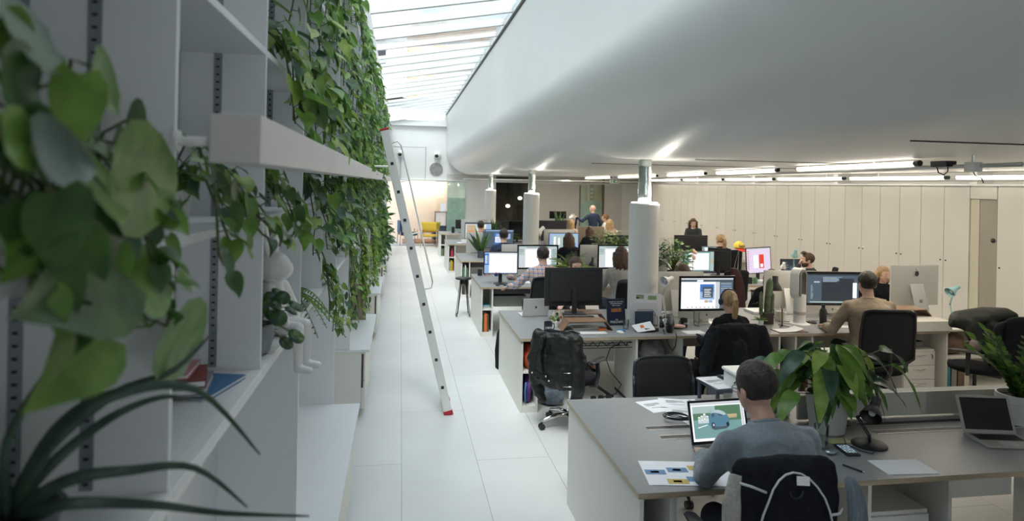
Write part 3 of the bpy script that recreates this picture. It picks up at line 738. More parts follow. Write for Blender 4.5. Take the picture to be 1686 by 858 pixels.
LM = [GREEN_D, GREEN_M, GREEN_L, GREEN_B]
def pothos(label, y, z, nv=5, hang=(.15, .5), size=.075, seed=1, spread=.42, dens=1.0, mix=(.42, .40, .12, .06), pot=True, name='pothos', potm=None, x0=-.60, out=.10, updrift=.1):
    rnd = random.Random(seed)
    p_ = thing(name, label, 'plant', (x0, y, z + .001), 0, 'trailing plants on the bookcase')
    if pot:
        pt = obj('pot', B().lathe([(.05, 0), (.066, .11), (.07, .115), (.06, .115), (.055, .095)], 18), potm or WHITEP, p_, smooth='auto')
        obj('soil', B().lathe([(.0, .09), (.058, .092), (.058, .096), (0, .1)], 14), SOIL, pt)
    L = B(); S = B(); W = sum(mix)
    def pick():
        r = rnd.random() * W
        for i, q in enumerate(mix):
            r -= q
            if r <= 0: return i
        return 1
    edge = SX - x0
    for k in range(nv):
        sy = rnd.uniform(-1, 1) * spread
        H = rnd.uniform(*hang)
        pts = [V((0, 0, .11))]
        h = rnd.uniform(.10, .17)
        pts.append(V((edge * .45, sy * .3, .11 + h * rnd.uniform(.2, .7))))
        pts.append(V((edge + rnd.uniform(.0, .03), sy * .7, rnd.uniform(.03, .12))))
        ex = edge + rnd.uniform(.02, out)
        steps = max(2, int(H / .07))
        yy = sy * .85
        for q in range(steps):
            yy += rnd.uniform(-.04, .04); ex += rnd.uniform(-.012, .012)
            pts.append(V((max(ex, edge + .012), yy, -.02 - H * (q + 1) / steps)))
        S.tube(pts, .0032, 5)
        # leaves along the vine
        tot = 0; nxt = .03
        for a, c in zip(pts[:-1], pts[1:]):
            sl = (c - a).length
            while nxt < tot + sl:
                t_ = (nxt - tot) / sl; q = a.lerp(c, t_)
                sz = size * rnd.uniform(.6, 1.25)
                ah = rnd.uniform(-1.5, 1.5)
                od = V((rnd.uniform(.3, 1.0), math.sin(ah), rnd.uniform(-.9, .5))).normalized()
                tip = q + od * sz * rnd.uniform(.35, .7)
                if tip.x < edge * .2: tip.x = edge * .2
                S.tube([q, tip], .0016, 4)
                ld_ = V((od.x * .5 + rnd.uniform(-.2, .3), od.y * .8, rnd.uniform(-1.0, -.1)))
                nn = V((rnd.uniform(.3, 1), rnd.uniform(-.9, .3), rnd.uniform(.1, 1.0)))
                leaf(L, tip, ld_, nn, sz, sz * rnd.uniform(.72, .92), pick(), True, rnd.uniform(.05, .3))
                nxt += rnd.uniform(.022, .045) / dens * (size / .075)
            tot += sl
    obj('foliage', L, LM, p_, smooth=True)
    obj('vine', S, STEM, p_, smooth=True)
    return p_

LV = {0: 'on the lowest shelf', 1: 'on the shelf behind the rail', 2: 'on the shelf above the rail', 3: 'on the second shelf above the rail', 4: 'on the topmost shelf'}
def bay(y):
    k = sum(1 for u in UY if u > 1 and u <= y); return '%s bay' % ORD[max(k - 1, 0)]
# closest, out of focus
fg = pothos('large blurred pothos hanging closest to the camera at the far left edge', 0.93, SZ[1], 4, (.0, .04), .06, 3, .16, .6, (.6, .3, .02, .08), out=.03)
pothos('blurred pothos strands with dark leaves next to the nearest upright', 1.17, SZ[1], 4, (.02, .10), .055, 8, .12, .6, (.5, .35, .05, .1), out=.04)
FL = [((-0.45, 0.86, 2.43), (-0.45, 1.0, 2.45)), ((-0.44, 0.82, 2.38), (-0.44, 0.95, 2.38)), ((-0.41, 0.93, 2.4), (-0.41, 0.92, 2.29)), ((-0.43, 0.83, 2.34), (-0.43, 0.88, 2.26)), ((-0.4, 0.81, 2.3), (-0.4, 0.95, 2.28)), ((-0.42, 0.99, 2.42), (-0.42, 1.09, 2.36)), ((-0.39, 0.83, 2.25), (-0.39, 0.87, 2.15)), ((-0.4, 1.03, 2.14), (-0.4, 0.76, 2.12)), ((-0.41, 1.04, 2.17), (-0.41, 1.01, 2.08)), ((-0.41, 1.01, 2.05), (-0.41, 0.85, 2.0)), ((-0.41, 1.09, 2.11), (-0.41, 1.27, 2.09)), ((-0.41, 1.03, 2.27), (-0.41, 1.32, 2.26)), ((-0.43, 1.09, 2.32), (-0.43, 1.18, 2.27)), ((-0.44, 1.16, 2.36), (-0.44, 1.28, 2.34)), ((-0.4, 1.25, 2.01), (-0.4, 1.44, 1.88)), ((-0.42, 1.32, 2.23), (-0.42, 1.26, 2.18)), ((-0.42, 1.0, 2.22), (-0.42, 1.1, 2.18)), ((-0.41, 0.77, 2.31), (-0.41, 0.88, 2.3)), ((-0.43, 0.94, 2.24), (-0.43, 1.05, 2.17)), ((-0.42, 0.82, 2.24), (-0.42, 0.86, 2.17)), ((-0.47, 0.87, 2.45), (-0.47, 0.95, 2.41)), ((-0.4, 0.93, 2.26), (-0.4, 1.08, 2.23)), ((-0.43, 0.88, 2.19), (-0.43, 0.81, 2.15)), ((-0.45, 1.25, 2.27), (-0.45, 1.43, 2.22))]
Lf = B(); Sf = B(); rnd = random.Random(5); org = V((-.60, .93, SZ[1] + .001))
for k, (a_, c_) in enumerate(FL):
    a_, c_ = V(a_) - org, V(c_) - org; l_ = (c_ - a_).length
    leaf(Lf, a_, c_ - a_, V((.75, -.6, rnd.uniform(0, .5))), l_, max(.045, l_ * rnd.uniform(.62, .8)), (0, 0, 1, 0, 3, 1, 0, 0, 1, 1, 1, 1)[k % 12], True, rnd.uniform(-.05, .2), .10)
    Sf.tube([a_, a_ + V((-.05, rnd.uniform(-.06, .06), rnd.uniform(-.02, .05))), V((.12, rnd.uniform(-.1, .2), .05))], .0028, 5)
Sf.tube([V(q) - org for q in ((-.45, 1.0, 2.2), (-.42, 1.08, 2.14), (-.41, 1.10, 2.04), (-.41, 1.2, 2.02), (-.40, 1.27, 2.04), (-.40, 1.25, 2.01))], .0032, 6)
Sf.tube([V(q) - org for q in ((-.45, 1.0, 2.3), (-.42, 1.12, 2.22), (-.42, 1.22, 2.19), (-.41, 1.35, 2.17), (-.42, 1.42, 2.19))], .003, 6)
obj('foliage', Lf, LM, fg, smooth=True); obj('vine', Sf, STEM, fg, smooth=True)
for i, (y, n_, s_, sp) in enumerate(((1.85, 5, .062, .36), (2.62, 4, .06, .26), (3.55, 6, .08, .34), (4.5, 7, .08, .42), (5.3, 7, .075, .4), (6.1, 7, .075, .4), (7.0, 7, .08, .4), (7.8, 6, .08, .4), (8.7, 6, .08, .4), (9.6, 6, .08, .5), (10.9, 6, .09, .6), (12.4, 6, .09, .7), (14.2, 6, .10, .8), (16.5, 6, .11, 1.0))):
    pothos('trailing pothos %s, %s' % (LV[1], bay(y)), y, SZ[1], n_, (.06, .36) if y > 3 else (.01, .08), s_, 20 + i, sp, .9, (.42, .42, .08, .08))
for i, y in enumerate((2.72, 3.6, 4.5, 5.3, 6.1, 7.0, 7.8, 8.7, 9.6, 10.9, 12.4, 14.2, 16.5)):
    big = y > 9
    pothos('trailing pothos %s, %s' % (LV[2], bay(y)), y, SZ[2], 6 if not big else 8, (.05, .34) if y < 4 else (.1, .45), .10 if y < 5 else .085 if not big else .1, 50 + i, .4 if not big else .8, .85, (.2, .50, .26, .04))  # more light leaves on the upper shelves, backlight put into the colour mix
for i, y in enumerate((2.9, 3.7, 4.5, 5.3, 6.1, 7.0, 7.8, 8.7, 9.6, 10.9, 12.4, 14.2, 16.5)):
    big = y > 9
    pothos('trailing pothos %s, %s' % (LV[3], bay(y)), y, SZ[3], 5, (.15, .5), .085 if not big else .1, 80 + i, .4 if not big else .8, .85, (.2, .54, .22, .04))  # paler leaf mix stands in for backlight here too
for i, y in enumerate((5.3, 6.6, 7.8, 9.3, 10.9, 12.8, 15.0, 17.5)):
    big = y > 9
    pothos('trailing pothos %s, %s' % (LV[4], bay(y)), y, SZ[4], 5, (.1, .45), .085 if not big else .1, 110 + i, .5 if not big else .9, .9, (.2, .54, .22, .04))  # same paler mix, backlight painted by leaf colour
for i, (y, h, mx_, sz_) in enumerate(((4.15, (.15, .3), (.35, .5, .1, .05), .06), (5.9, (.2, .6), (.3, .5, .15, .05), .07), (7.5, (.4, .9), (.1, .4, .5, 0), .07), (9.3, (.4, .9), (.05, .35, .6, 0), .075), (11.0, (.5, 1.0), (.3, .5, .2, 0), .08), (13.4, (.6, 1.2), (.5, .4, .1, 0), .10), (15.5, (.6, 1.3), (.6, .4, .0, 0), .12))):
    pothos('trailing vine %s, %s' % (LV[0], bay(y)), y, SZ[0], 6 if y < 6 else 8, h, sz_, 140 + i, .3 if y < 9 else .6, .8, mx_)
# fern-like small trailer on the lowest shelf
def fern(label, loc, n_, L, seed, name='fern', pot=(.07, .12), potm=None, mats=None, droop=1.0, group=None, w=.018, up=.8):
    rnd = random.Random(seed); f_ = thing(name, label, 'plant', loc, 0, group)
    r, h = pot
    if h > 0:
        pt = obj('pot', B().lathe([(r * .78, 0), (r, h), (r * .9, h), (r * .86, h * .85)], 20), potm or BLACK, f_, smooth='auto')
        obj('soil', B().lathe([(0, h * .84), (r * .88, h * .85), (0, h * .88)], 14), SOIL, pt)
    Lf = B(); S = B()
    for k in range(n_):
        a = rnd.uniform(0, 6.283); l = L * rnd.uniform(.6, 1.1); e = rnd.uniform(.3, 1.0) * up
        hd = V((math.cos(a), math.sin(a), 0)); pts = []
        for q in range(9):
            t_ = q / 8
            pts.append(V((0, 0, h * .88)) + hd * (l * t_ * (.35 + .65 * (1 - e) + .3 * t_)) + V((0, 0, l * (e * 1.1 * t_ - droop * .75 * t_ * t_))))
        S.tube(pts, .0022, 4)
        m_ = rnd.choice((0, 1, 1))
        for q in range(1, 9):
            a_, c_ = pts[q - 1], pts[q]; d = (c_ - a_)
            sd_ = V((-hd.y, hd.x, 0)); ll = l * .16 * math.sin(math.pi * min(1, (q + .6) / 9.2)) + .008
            for hh in (0, .5):
                pp = a_ + d * hh
                for sg in (1, -1):
                    leaf(Lf, pp, sd_ * sg + d.normalized() * .5 + V((0, 0, -.15)), V((0, 0, 1)), ll, w, m_, False, .15, .02)
    obj('foliage', Lf, mats or [GREEN_M, GREEN_L], f_, smooth=True); obj('stem', S, STEM, f_)
    return f_
fern('small fern with drooping fronds on the lowest shelf beyond the rabbit figurine', (-.53, 3.45, SZ[0]), 22, .26, 5, droop=1.6, mats=[GREEN_D, GREEN_M], pot=(.05, .07), w=.012)

# pilea in concrete pot
pi = thing('pilea_plant', 'round-leaved green plant in a grey concrete pot beside the rabbit figurine', 'plant', (-.52, 2.53, SZ[0]))
obj('pot', B().lathe([(.045, 0), (.062, .012), (.074, .06), (.076, .105), (.070, .11), (.066, .10)], 28), CONC, pi, smooth='auto')
obj('soil', B().lathe([(0, .09), (.068, .095), (0, .1)], 14), SOIL, pi)
rnd = random.Random(4); L = B(); S = B()
for k in range(34):
    a = rnd.uniform(0, 6.28); e = rnd.uniform(.1, 1.2); l = rnd.uniform(.08, .19)
    tip = V((math.cos(a) * math.cos(e) * l, math.sin(a) * math.cos(e) * l * .9, .10 + math.sin(e) * l - (.10 if rnd.random() < .3 else 0)))
    S.tube([V((0, 0, .1)), V((tip.x * .5, tip.y * .5, tip.z * .5 + .08)), tip], .0018, 4)
    r_ = rnd.uniform(.02, .034); nn = V((math.cos(a) * .6, math.sin(a) * .6 - .5, .7)).normalized(); x_, y_, _ = basis(nn)
    o = len(L.v); L.v.append(tip - nn * .003)
    for q in range(12): L.v.append(tip + x_ * (math.cos(q * math.pi / 6) * r_) + y_ * (math.sin(q * math.pi / 6) * r_))
    for q in range(12): L.f.append((o, o + 1 + q, o + 1 + (q + 1) % 12)); L.m.append(rnd.choice((0, 0, 1)))
obj('foliage', L, [GREEN_D, GREEN_B], pi, smooth=True, solid=.0012); obj('stem', S, STEM, pi)

# seated rabbit figurine, white ceramic, legs hanging over the shelf edge
rb = B(); z0 = SZ[0]
rb.loft([((0, 0, 0.0), .045, .04), ((0, 0, .02), .062, .055), ((0, 0, .07), .064, .056), ((0, 0, .13), .054, .048), ((0, 0, .18), .044, .04), ((0, 0, .205), .036, .034)], 20)
rb.ell((0, 0, .245), (.066, .062, .056), 20, 12)
rb.ell((.02, -.0, .235), (.058, .05, .045), 16, 10)
for s, lean in ((-1, .0), (1, .18)):
    rb.loft([((.0, s * .028, .28), .016, .010), ((-.006, s * .036, .33), .021, .010), ((-.012 , s * (.042 + lean * .05), .39), .018, .009), ((-.018, s * (.046 + lean * .1), .43), .006, .005)], 12)
for s in (-1, 1):
    rb.chain([(.02, s * .03, .03), (.115, s * .034, .028), (.12, s * .036, -.115)], [.030, .022, .015])
    rb.chain([(.12, s * .036, -.118), (.165, s * .04, -.122)], [.017, .013])
    rb.chain([(.02, s * .058, .17), (.055, s * .066, .10), (.075, s * .05, .05)], [.019, .015, .014])
rabbit = tag(obj('rabbit_figurine', rb, CERAM, None, loc=(-.515, 2.86, z0 + .004), remesh=.0035, smo=3), 'white ceramic rabbit figurine sitting on the shelf edge with dangling legs', 'figurine')
rabbit.rotation_euler = (0, 0, R(-14)); rabbit.scale = (1.12, 1.12, 1.12)

# books on the lowest shelf in the near bay
def book(label, loc, dims, m, rot=(0, 0, 0), group=None, cat='book', name='book', pages=PAPER):
    w, d, h = dims; t_ = thing(name, label, cat, loc, 0, group); t_.rotation_euler = rot
    obj('cover', B().bx(-w / 2, w / 2, -d / 2, d / 2, 0, .0025).bx(-w / 2, w / 2, -d / 2, d / 2, h - .0025, h).bx(-w / 2, -w / 2 + .003, -d / 2, d / 2, 0, h), m, t_)
    obj('pages', B().bx(-w / 2 + .003, w / 2 - .004, -d / 2 + .004, d / 2 - .004, .0025, h - .0025), pages, t_)
    return t_
def cmat(name, c, r=.5): return mat(name, c, r, vary=.05)
book('blue magazine lying flat at the front of the near bay books', (-.575, 2.14, z0), (.16, .20, .014), cmat('blue_cover', (.04, .16, .34)), (0, 0, R(-14)), 'books lying on the lowest shelf', 'magazine', 'magazine')
book('white paged grey book under the red one in the near bay', (-.625, 2.10, z0 + .0145), (.15, .19, .018), cmat('grey_cover', (.28, .30, .33)), (0, 0, R(8)), 'books lying on the lowest shelf')
book('dark red book on the stack in the near bay', (-.63, 2.10, z0 + .033), (.14, .18, .020), cmat('dark_red_cover', (.22, .035, .03)), (0, 0, R(14)), 'books lying on the lowest shelf')
book('pink and cream book on top of the red one in the near bay', (-.66, 2.12, z0 + .0535), (.12, .17, .014), cmat('pink_cover', (.52, .25, .28)), (0, 0, R(4)), 'books lying on the lowest shelf')

# aloe closest to the camera
al = thing('aloe_plant', 'blurred aloe with long curling grey-green leaves in the lower left corner', 'plant', (-.60, 1.16, SZ[0]))
obj('pot', B().lathe([(.05, 0), (.075, .10), (.08, .105), (.07, .105), (.066, .09)], 24), mat('slate_pot', (.07, .09, .11), .5), al, smooth='auto')
obj('soil', B().lathe([(0, .09), (.067, .092), (0, .098)], 14), SOIL, al)
ALOE = leafmat('aloe_skin', (.045, .085, .062), (.10, .17, .12), .4)
def aleaf(pts, w):
    pts = [V(q) for q in pts]; fine = []
    for i in range(len(pts) - 1):
        p0 = pts[max(i - 1, 0)]; p1 = pts[i]; p2 = pts[i + 1]; p3 = pts[min(i + 2, len(pts) - 1)]
        for k in range(5):
            t_ = k / 5; fine.append(.5 * ((2 * p1) + (p2 - p0) * t_ + (2 * p0 - 5 * p1 + 4 * p2 - p3) * t_ ** 2 + (3 * p1 - p0 - 3 * p2 + p3) * t_ ** 3))
    fine.append(pts[-1]); n_ = len(fine)
    b = B(); b.loft([(q, w * max(.08, (1 - i / n_) ** .7) * .5, w * max(.08, (1 - i / n_) ** .7)) for i, q in enumerate(fine)], 10)
    obj('leaf', b, ALOE, al, smooth=True)
def rel(x, y, z): return (x + .60, y - 1.16, z - SZ[0])
aleaf([(0, 0, .09), rel(-.52, 1.13, 1.87), rel(-.44, 1.14, 1.925), rel(-.34, 1.22, 1.905), rel(-.255, 1.33, 1.745)], .016)
aleaf([(0, 0, .09), rel(-.54, 1.15, 1.84), rel(-.46, 1.2, 1.91), rel(-.40, 1.3, 1.92), rel(-.36, 1.42, 1.97)], .013)
aleaf([(0, 0, .09), rel(-.50, 1.12, 1.80), rel(-.42, 1.15, 1.80), rel(-.34, 1.22, 1.77), rel(-.27, 1.30, 1.66)], .013)
aleaf([(0, 0, .09), rel(-.50, 1.12, 1.765), rel(-.40, 1.18, 1.73), rel(-.30, 1.26, 1.67), rel(-.165, 1.35, 1.612)], .012)
aleaf([(0, 0, .09), rel(-.56, 1.08, 1.88), rel(-.49, 1.06, 2.0), rel(-.45, 1.04, 2.08)], .017)
aleaf([(0, 0, .09), rel(-.55, 1.16, 1.80), rel(-.48, 1.22, 1.86), rel(-.42, 1.30, 1.87), rel(-.37, 1.36, 1.84)], .012)
aleaf([(0, 0, .09), (-.06, .05, .2), (-.10, .08, .3)], .014)
# twig
solo('twig', 'thin bare forked twig among the blurred pothos leaves at the left', 'twig', B().tube([(-.46, 1.10, 2.20), (-.43, 1.16, 2.27), (-.415, 1.2, 2.31), (-.405, 1.22, 2.345)], [.003, .0025, .002, .001], 5).tube([(-.415, 1.2, 2.31), (-.40, 1.21, 2.315)], .0012, 4), BROWNSTEM)
# box with wire on the second ledge
bb = thing('cardboard_panel', 'brown board panel propped on the second low cabinet behind hanging vines', 'panel', (-.42, 7.9, .664))
obj('panel', B().bx(-.13, .05, -.01, .01, 0, .42), mat('taupe_board', (.30, .26, .20), .8), bb, bev=.003)
obj('wire_grille', B().tube([(-.12, -.02, .3), (-.06, -.03, .32), (-.05, -.03, .2), (-.12, -.02, -.0)], .006).tube([(-.11, -.02, .25), (-.06, -.03, .2)], .004), BLACK, bb)
# far floor plant at the end of the bookcase
def bushy(name, label, loc, pot, n_, size, hgt, rad, seed, potm=WHITEP, mix=(0, 0, 1, 1), group=None, wr=.5, cat='plant'):
    rnd = random.Random(seed); p_ = thing(name, label, cat, loc, 0, group); r, h = pot
    pt = obj('pot', B().lathe([(r * .8, 0), (r * .97, h * .8), (r, h), (r * .92, h), (r * .88, h * .86)], 28), potm, p_, smooth='auto')
    obj('soil', B().lathe([(0, h * .85), (r * .9, h * .87), (0, h * .9)], 14), SOIL, pt)
    L = B(); S = B()
    for k in range(n_):
        a = rnd.uniform(0, 6.28); rr = rad * math.sqrt(rnd.random()); hh = h + hgt * rnd.uniform(.25, 1)
        q = V((math.cos(a) * rr, math.sin(a) * rr, hh - (rr / rad) ** 2 * hgt * .3))
        if k % 3 == 0: S.tube([V((0, 0, h * .85)), V((q.x * .4, q.y * .4, (h + q.z) / 2)), q], [.005, .004, .002], 5)
        d = V((math.cos(a) + rnd.uniform(-.4, .4), math.sin(a) + rnd.uniform(-.4, .4), rnd.uniform(-.5, .7)))
        leaf(L, q, d, V((rnd.uniform(-.3, .3), rnd.uniform(-.8, .1), 1)), size * rnd.uniform(.7, 1.2), size * wr * rnd.uniform(.8, 1.1), rnd.choice(mix), False, .2)
    obj('foliage', L, LM, p_, smooth=True); obj('stem', S, STEM, p_)
    return p_
bushy('rubber_plant', 'tall dark leafy plant in a white pot standing on the fourth low cabinet', (-.42, 14.0, .664), (.13, .22), 150, .16, .9, .22, 7, mix=(0, 0, 1, 0))
# ================================================================ FURNITURE BUILDERS
TOPZ = .74
def desk(label, X0, X1, Y0, Y1, panels=(), modesty=(), slots=(), name='desk_bench'):
    d = thing(name, label, 'desk', (X0, Y0, 0)); W, D = X1 - X0, Y1 - Y0
    wt = obj('worktop', B().bx(0, W, 0, D, TOPZ - .028, TOPZ - .002), PLY, d)
    obj('laminate', B().bx(.001, W - .001, .001, D - .001, TOPZ - .002, TOPZ), GREYTOP, wt)
    obj('end_panel', B().bx(.012, .034, .015, D - .015, 0, TOPZ - .028), PANELW, d, bev=.001)
    obj('end_panel', B().bx(W - .034, W - .012, .015, D - .015, 0, TOPZ - .028), PANELW, d, bev=.001)
    for x in panels:
        obj('support_panel', B().bx(x - X0, x - X0 + .022, .02, D * .47, 0.03, TOPZ - .028), PANELW, d, bev=.001)
        obj('panel_foot', B().bx(x - X0, x - X0 + .022, .03, D * .45, 0.0, .03), BLACK, d)
    for x0, x1, z0 in modesty: obj('modesty_panel', B().bx(x0 - X0, x1 - X0, D * .48, D * .5, z0, TOPZ - .028), PANELW, d)
    for x0, x1, y in slots:
        s_ = obj('cable_slot', B().bx(x0 - X0, x1 - X0, y - Y0, y - Y0 + .05, TOPZ - .001, TOPZ + .0012), BLACK, d)
        obj('slot_lip', B().bx(x0 - X0, x1 - X0, y - Y0 + .05, y - Y0 + .056, TOPZ - .001, TOPZ + .003).bx(x0 - X0, x1 - X0, y - Y0 - .006, y - Y0, TOPZ - .001, TOPZ + .003), ALU, s_)
    return d
def endshelf(label, X0, Y0, w=.15, dep=.34, mid=.39, group='open end shelves of the desk rows'):
    """narrow open shelf unit at the aisle end of a bench"""
    s_ = thing('end_shelf', label, 'shelf', (X0, Y0, 0), 0, group)
    h = TOPZ - .03
    obj('side', B().bx(w - .02, w, 0, dep, 0, h), PANELW, s_, bev=.001)
    obj('shelf', B().bx(0, w - .02, 0.004, dep, mid, mid + .018), PANELW, s_)
    obj('shelf', B().bx(0, w - .02, 0.002, dep, .0, .065), PANELW, s_)
    obj('back', B().bx(0, w, dep, dep + .012, 0, h), mat('shelf_back', (.35, .34, .31), .7), s_)
    return s_
def spine(label, loc, w, d_, h, m, rotz=0, tilt=0, cat='folder', name='folder', group=None):
    """an upright folder or book with its spine to -y"""
    t_ = thing(name, label, cat, loc, rotz, group); t_.rotation_euler = (0, tilt, rotz)
    obj('cover', B().bx(0, w, 0, .004, 0, h).bx(0, .003, 0, d_, 0, h).bx(w - .003, w, 0, d_, 0, h), m, t_)
    obj('pages', B().bx(.003, w - .003, .004, d_ - .006, .004, h - .006), PAPER, t_)
    return t_

# ---- screens
def screen(b, w, h, kind, y=-.001, rnd=None):
    rnd = rnd or random.Random(sum(ord(q) for q in kind))
    def r(x0, x1, z0, z1, m, l=1):
        yy = y - .0004 * l
        b.q((x0 * w - w / 2, yy, z0 * h), (x1 * w - w / 2, yy, z0 * h), (x1 * w - w / 2, yy, z1 * h), (x0 * w - w / 2, yy, z1 * h), m)
    # 0 white 1 offwhite 2 dark 3 code 4 blue 5 paleblue 6 pink 7 red 8 orange 9 green 10 teal 11 mist 12 car 13 carlight 14 tan
    if kind == 'design':
        r(0, 1, 0, 1, 0, 0); r(0, 1, .95, 1, 1, 1); r(0, 1, .88, .95, 2, 1); r(.3, .42, .89, .94, 0, 2)
        r(.66, .74, 0, .88, 1, 1); r(.74, 1, 0, .88, 2, 1)
        for k in range(14): r(.76, .97, .82 - k * .055, .84 - k * .055, 5 if k % 3 else 1, 2)
        r(.36, .64, .30, .80, 5, 2); r(.36, .62, .55, .80, 4, 3); r(.41, .61, .36, .72, 2, 4)
        for k in range(5): r(.44, .57 - .02 * (k % 2), .62 - k * .055, .64 - k * .055, 0, 5)
        r(.45, .52, .20, .28, 14, 3); r(.53, .6, .2, .28, 5, 3)
        for k in range(9): r(.12 + k * .08, .14 + k * .08, .03, .06, (7, 4, 9)[k % 3], 3)
    elif kind == 'code':
        r(0, 1, 0, 1, 2, 0); r(.0, 1, .95, 1, 3, 1); r(.02, .24, .08, .9, 2, 1); r(.28, .9, .08, .84, 3, 1); r(.88, .96, .18, .70, 0, 2); r(.05, .9, .02, .06, 11, 2)
        for k in range(14): r(.07, .07 + rnd.uniform(.02, .05), .60 - k * .035, .615 - k * .035, 11, 2)
        for k in range(6): r(.3, .3 + rnd.uniform(.1, .4), .88 - k * .03, .893 - k * .03, (5, 11, 1)[k % 3], 3)
        r(.13, .24, .70, .74, 1, 3); r(.3, .6, .76, .78, 5, 3)
    elif kind == 'page':
        r(0, 1, 0, 1, 1, 0); r(.17, .84, .02, .86, 0, 1); r(0, 1, .93, 1, 11, 1); r(.0, .14, .6, .9, 11, 1); r(.86, .99, .1, .9, 11, 1)
        for k in range(8): r(.88, .97, .82 - k * .09, .84 - k * .09, 2, 2)
        r(.02, .12, .83, .845, 2, 2); r(.02, .12, .75, .765, 2, 2); r(.2, .8, .94, .96, 2, 2)
    elif kind == 'doc':
        r(0, 1, 0, 1, 5, 0); r(.0, .14, .4, .95, 4, 1); r(.14, 1, .03, .93, 0, 1); r(.14, 1, .93, 1, 1, 1)
        for k in range(5): r(.02, .07, .80 - k * .08, .85 - k * .08, 0, 2); r(.08, .12, .80 - k * .08, .85 - k * .08, 11, 2)
        r(.34, .38, .0, .05, 7, 3); r(.42, .52, .0, .03, 4, 3)
        for k in range(3): r(.3 + k * .2, .302 + k * .2, .2, .8, 1, 3)
        r(.2, .9, .5, .503, 1, 3); r(.2, .9, .75, .753, 1, 3)
    elif kind == 'blue':
        r(0, 1, 0, 1, 2, 0); r(0, 1, .94, 1, 5, 1); r(.06, .26, .08, .9, 2, 1); r(.36, .66, .12, .84, 4, 1); r(.39, .63, .30, .62, 0, 2); r(.42, .6, .66, .78, 5, 2); r(.72, .95, .2, .8, 2, 2)
        for k in range(5): r(.42, .6, .34 + .05 * k, .36 + .05 * k, 4, 3)
        r(.74, .9, .5, .8, 5, 3)
    elif kind == 'photo':
        r(0, 1, 0, 1, 1, 0); r(.06, .4, .2, .86, 14, 1); r(.1, .34, .3, .5, 8, 2); r(.52, .78, .3, .88, 0, 1); r(.55, .75, .5, .8, 14, 2); r(.82, .98, .1, .9, 5, 1); r(0, 1, .93, 1, 2, 1)
    elif kind == 'mixed':
        r(0, 1, 0, 1, 5, 0); r(.1, .55, .1, .9, 11, 1); r(.15, .22, .3, .8, 0, 2); r(.3, .36, .3, .75, 0, 2); r(.6, .95, .5, .9, 11, 1); r(.7, .76, .75, .8, 7, 2); r(.62, .9, .1, .45, 2, 1); r(.7, .85, .05, .25, 4, 2)
    elif kind == 'lilac':
        r(0, 1, 0, 1, 6, 0); r(.28, .48, .2, .72, 0, 1); r(.52, .72, .18, .74, 7, 1); r(.57, .68, .22, .36, 0, 2); r(0, 1, .95, 1, 1, 1)
        for k in range(11): r(.03, .09, .12 + k * .075, .15 + k * .075, 7 if k > 5 or k == 0 else 2, 2); r(.12, .14, .3 + k * .06, .31 + k * .06, 7, 2)
    elif kind == 'sheet':
        r(0, 1, 0, 1, 10, 0); r(.14, .84, .06, .93, 0, 1); r(.88, 1, 0, 1, 11, 1); r(.9, .98, .4, .6, 14, 2); r(0, .08, .2, .5, 9, 1)
        for k in range(10): r(.2, .78, .85 - k * .075, .853 - k * .075, 1, 2)
    elif kind == 'dark':
        r(0, 1, 0, 1, 3, 0)
        for k in range(8): r(.15, .15 + rnd.uniform(.1, .3), .8 - k * .08, .82 - k * .08, 11, 1)
        r(.45, .8, .2, .5, 2, 1)
    elif kind == 'car':
        r(0, 1, 0, 1, 0, 0); r(.03, .93, .07, .90, 10, 1); r(.03, .93, .55, .90, 9, 2); r(.03, .45, .72, .90, 11, 3); r(.5, .93, .5, .60, 9, 3); r(.6, .85, .56, .66, 14, 3)
        r(.03, .93, .07, .3, 10, 3); r(.94, .985, .2, .9, 1, 2); r(0, 1, .93, 1, 1, 2)
        def poly(pts, m, l):
            yy = y - .0004 * l; o = len(b.v); b.v += [V((px * w - w / 2, yy, pz * h)) for px, pz in pts]; b.f.append(tuple(range(o, o + len(pts)))); b.m.append(m)
        poly([(.30, .44), (.34, .36), (.42, .345), (.56, .36), (.68, .37), (.70, .47), (.69, .58), (.66, .66), (.60, .74), (.52, .785), (.43, .79), (.37, .76), (.34, .68), (.315, .58)], 12, 4)
        poly([(.36, .70), (.38, .76), (.44, .79), (.52, .785), (.60, .74), (.655, .66), (.60, .64), (.50, .70), (.42, .72)], 13, 5)
        poly([(.37, .60), (.375, .70), (.42, .72), (.43, .62)], 2, 6); poly([(.51, .69), (.59, .645), (.56, .62), (.50, .64)], 2, 6)
        for cx_, cz_, rx_, m_, l_ in ((.39, .40, .035, 3, 6), (.393, .40, .018, 13, 7), (.66, .40, .03, 3, 6)):
            poly([(cx_ + rx_ * math.cos(q * .6283), cz_ + rx_ * 2.0 * math.sin(q * .6283)) for q in range(10)], m_, l_)
        poly([(.33, .345), (.69, .36), (.63, .29), (.40, .27)], 2, 4)
        for i_, (zx, s_) in enumerate(((.13, '2'), (.19, 'M'), (.25, 'F'), (.30, '2'))):
            pass
        for zz, xx in ((0, .12), (1, .17), (2, .22), (3, .27)):
            hz_ = (.17, .20, .25, .19)[zz]; r(xx, xx + .012, .46, .46 + hz_, 0, 8); r(xx + .026, xx + .038, .46, .46 + hz_ * .9, 0, 8); r(xx, xx + .038, .46 + hz_ * .86, .46 + hz_, 0, 8)
            r(xx + .005, xx + .03, .46 + hz_ * .4, .46 + hz_ * .5, 0, 8)
        poly([(.10, .34), (.28, .40), (.28, .42), (.10, .36)], 0, 5)
SMATS = [S_WHITE, S_OFF, S_DARK, S_CODE, S_BLUE, S_LBLUE, S_PINK, S_RED, S_ORG, S_GREEN, S_TEAL, S_MIST, S_CAR, S_CARL, S_TAN]

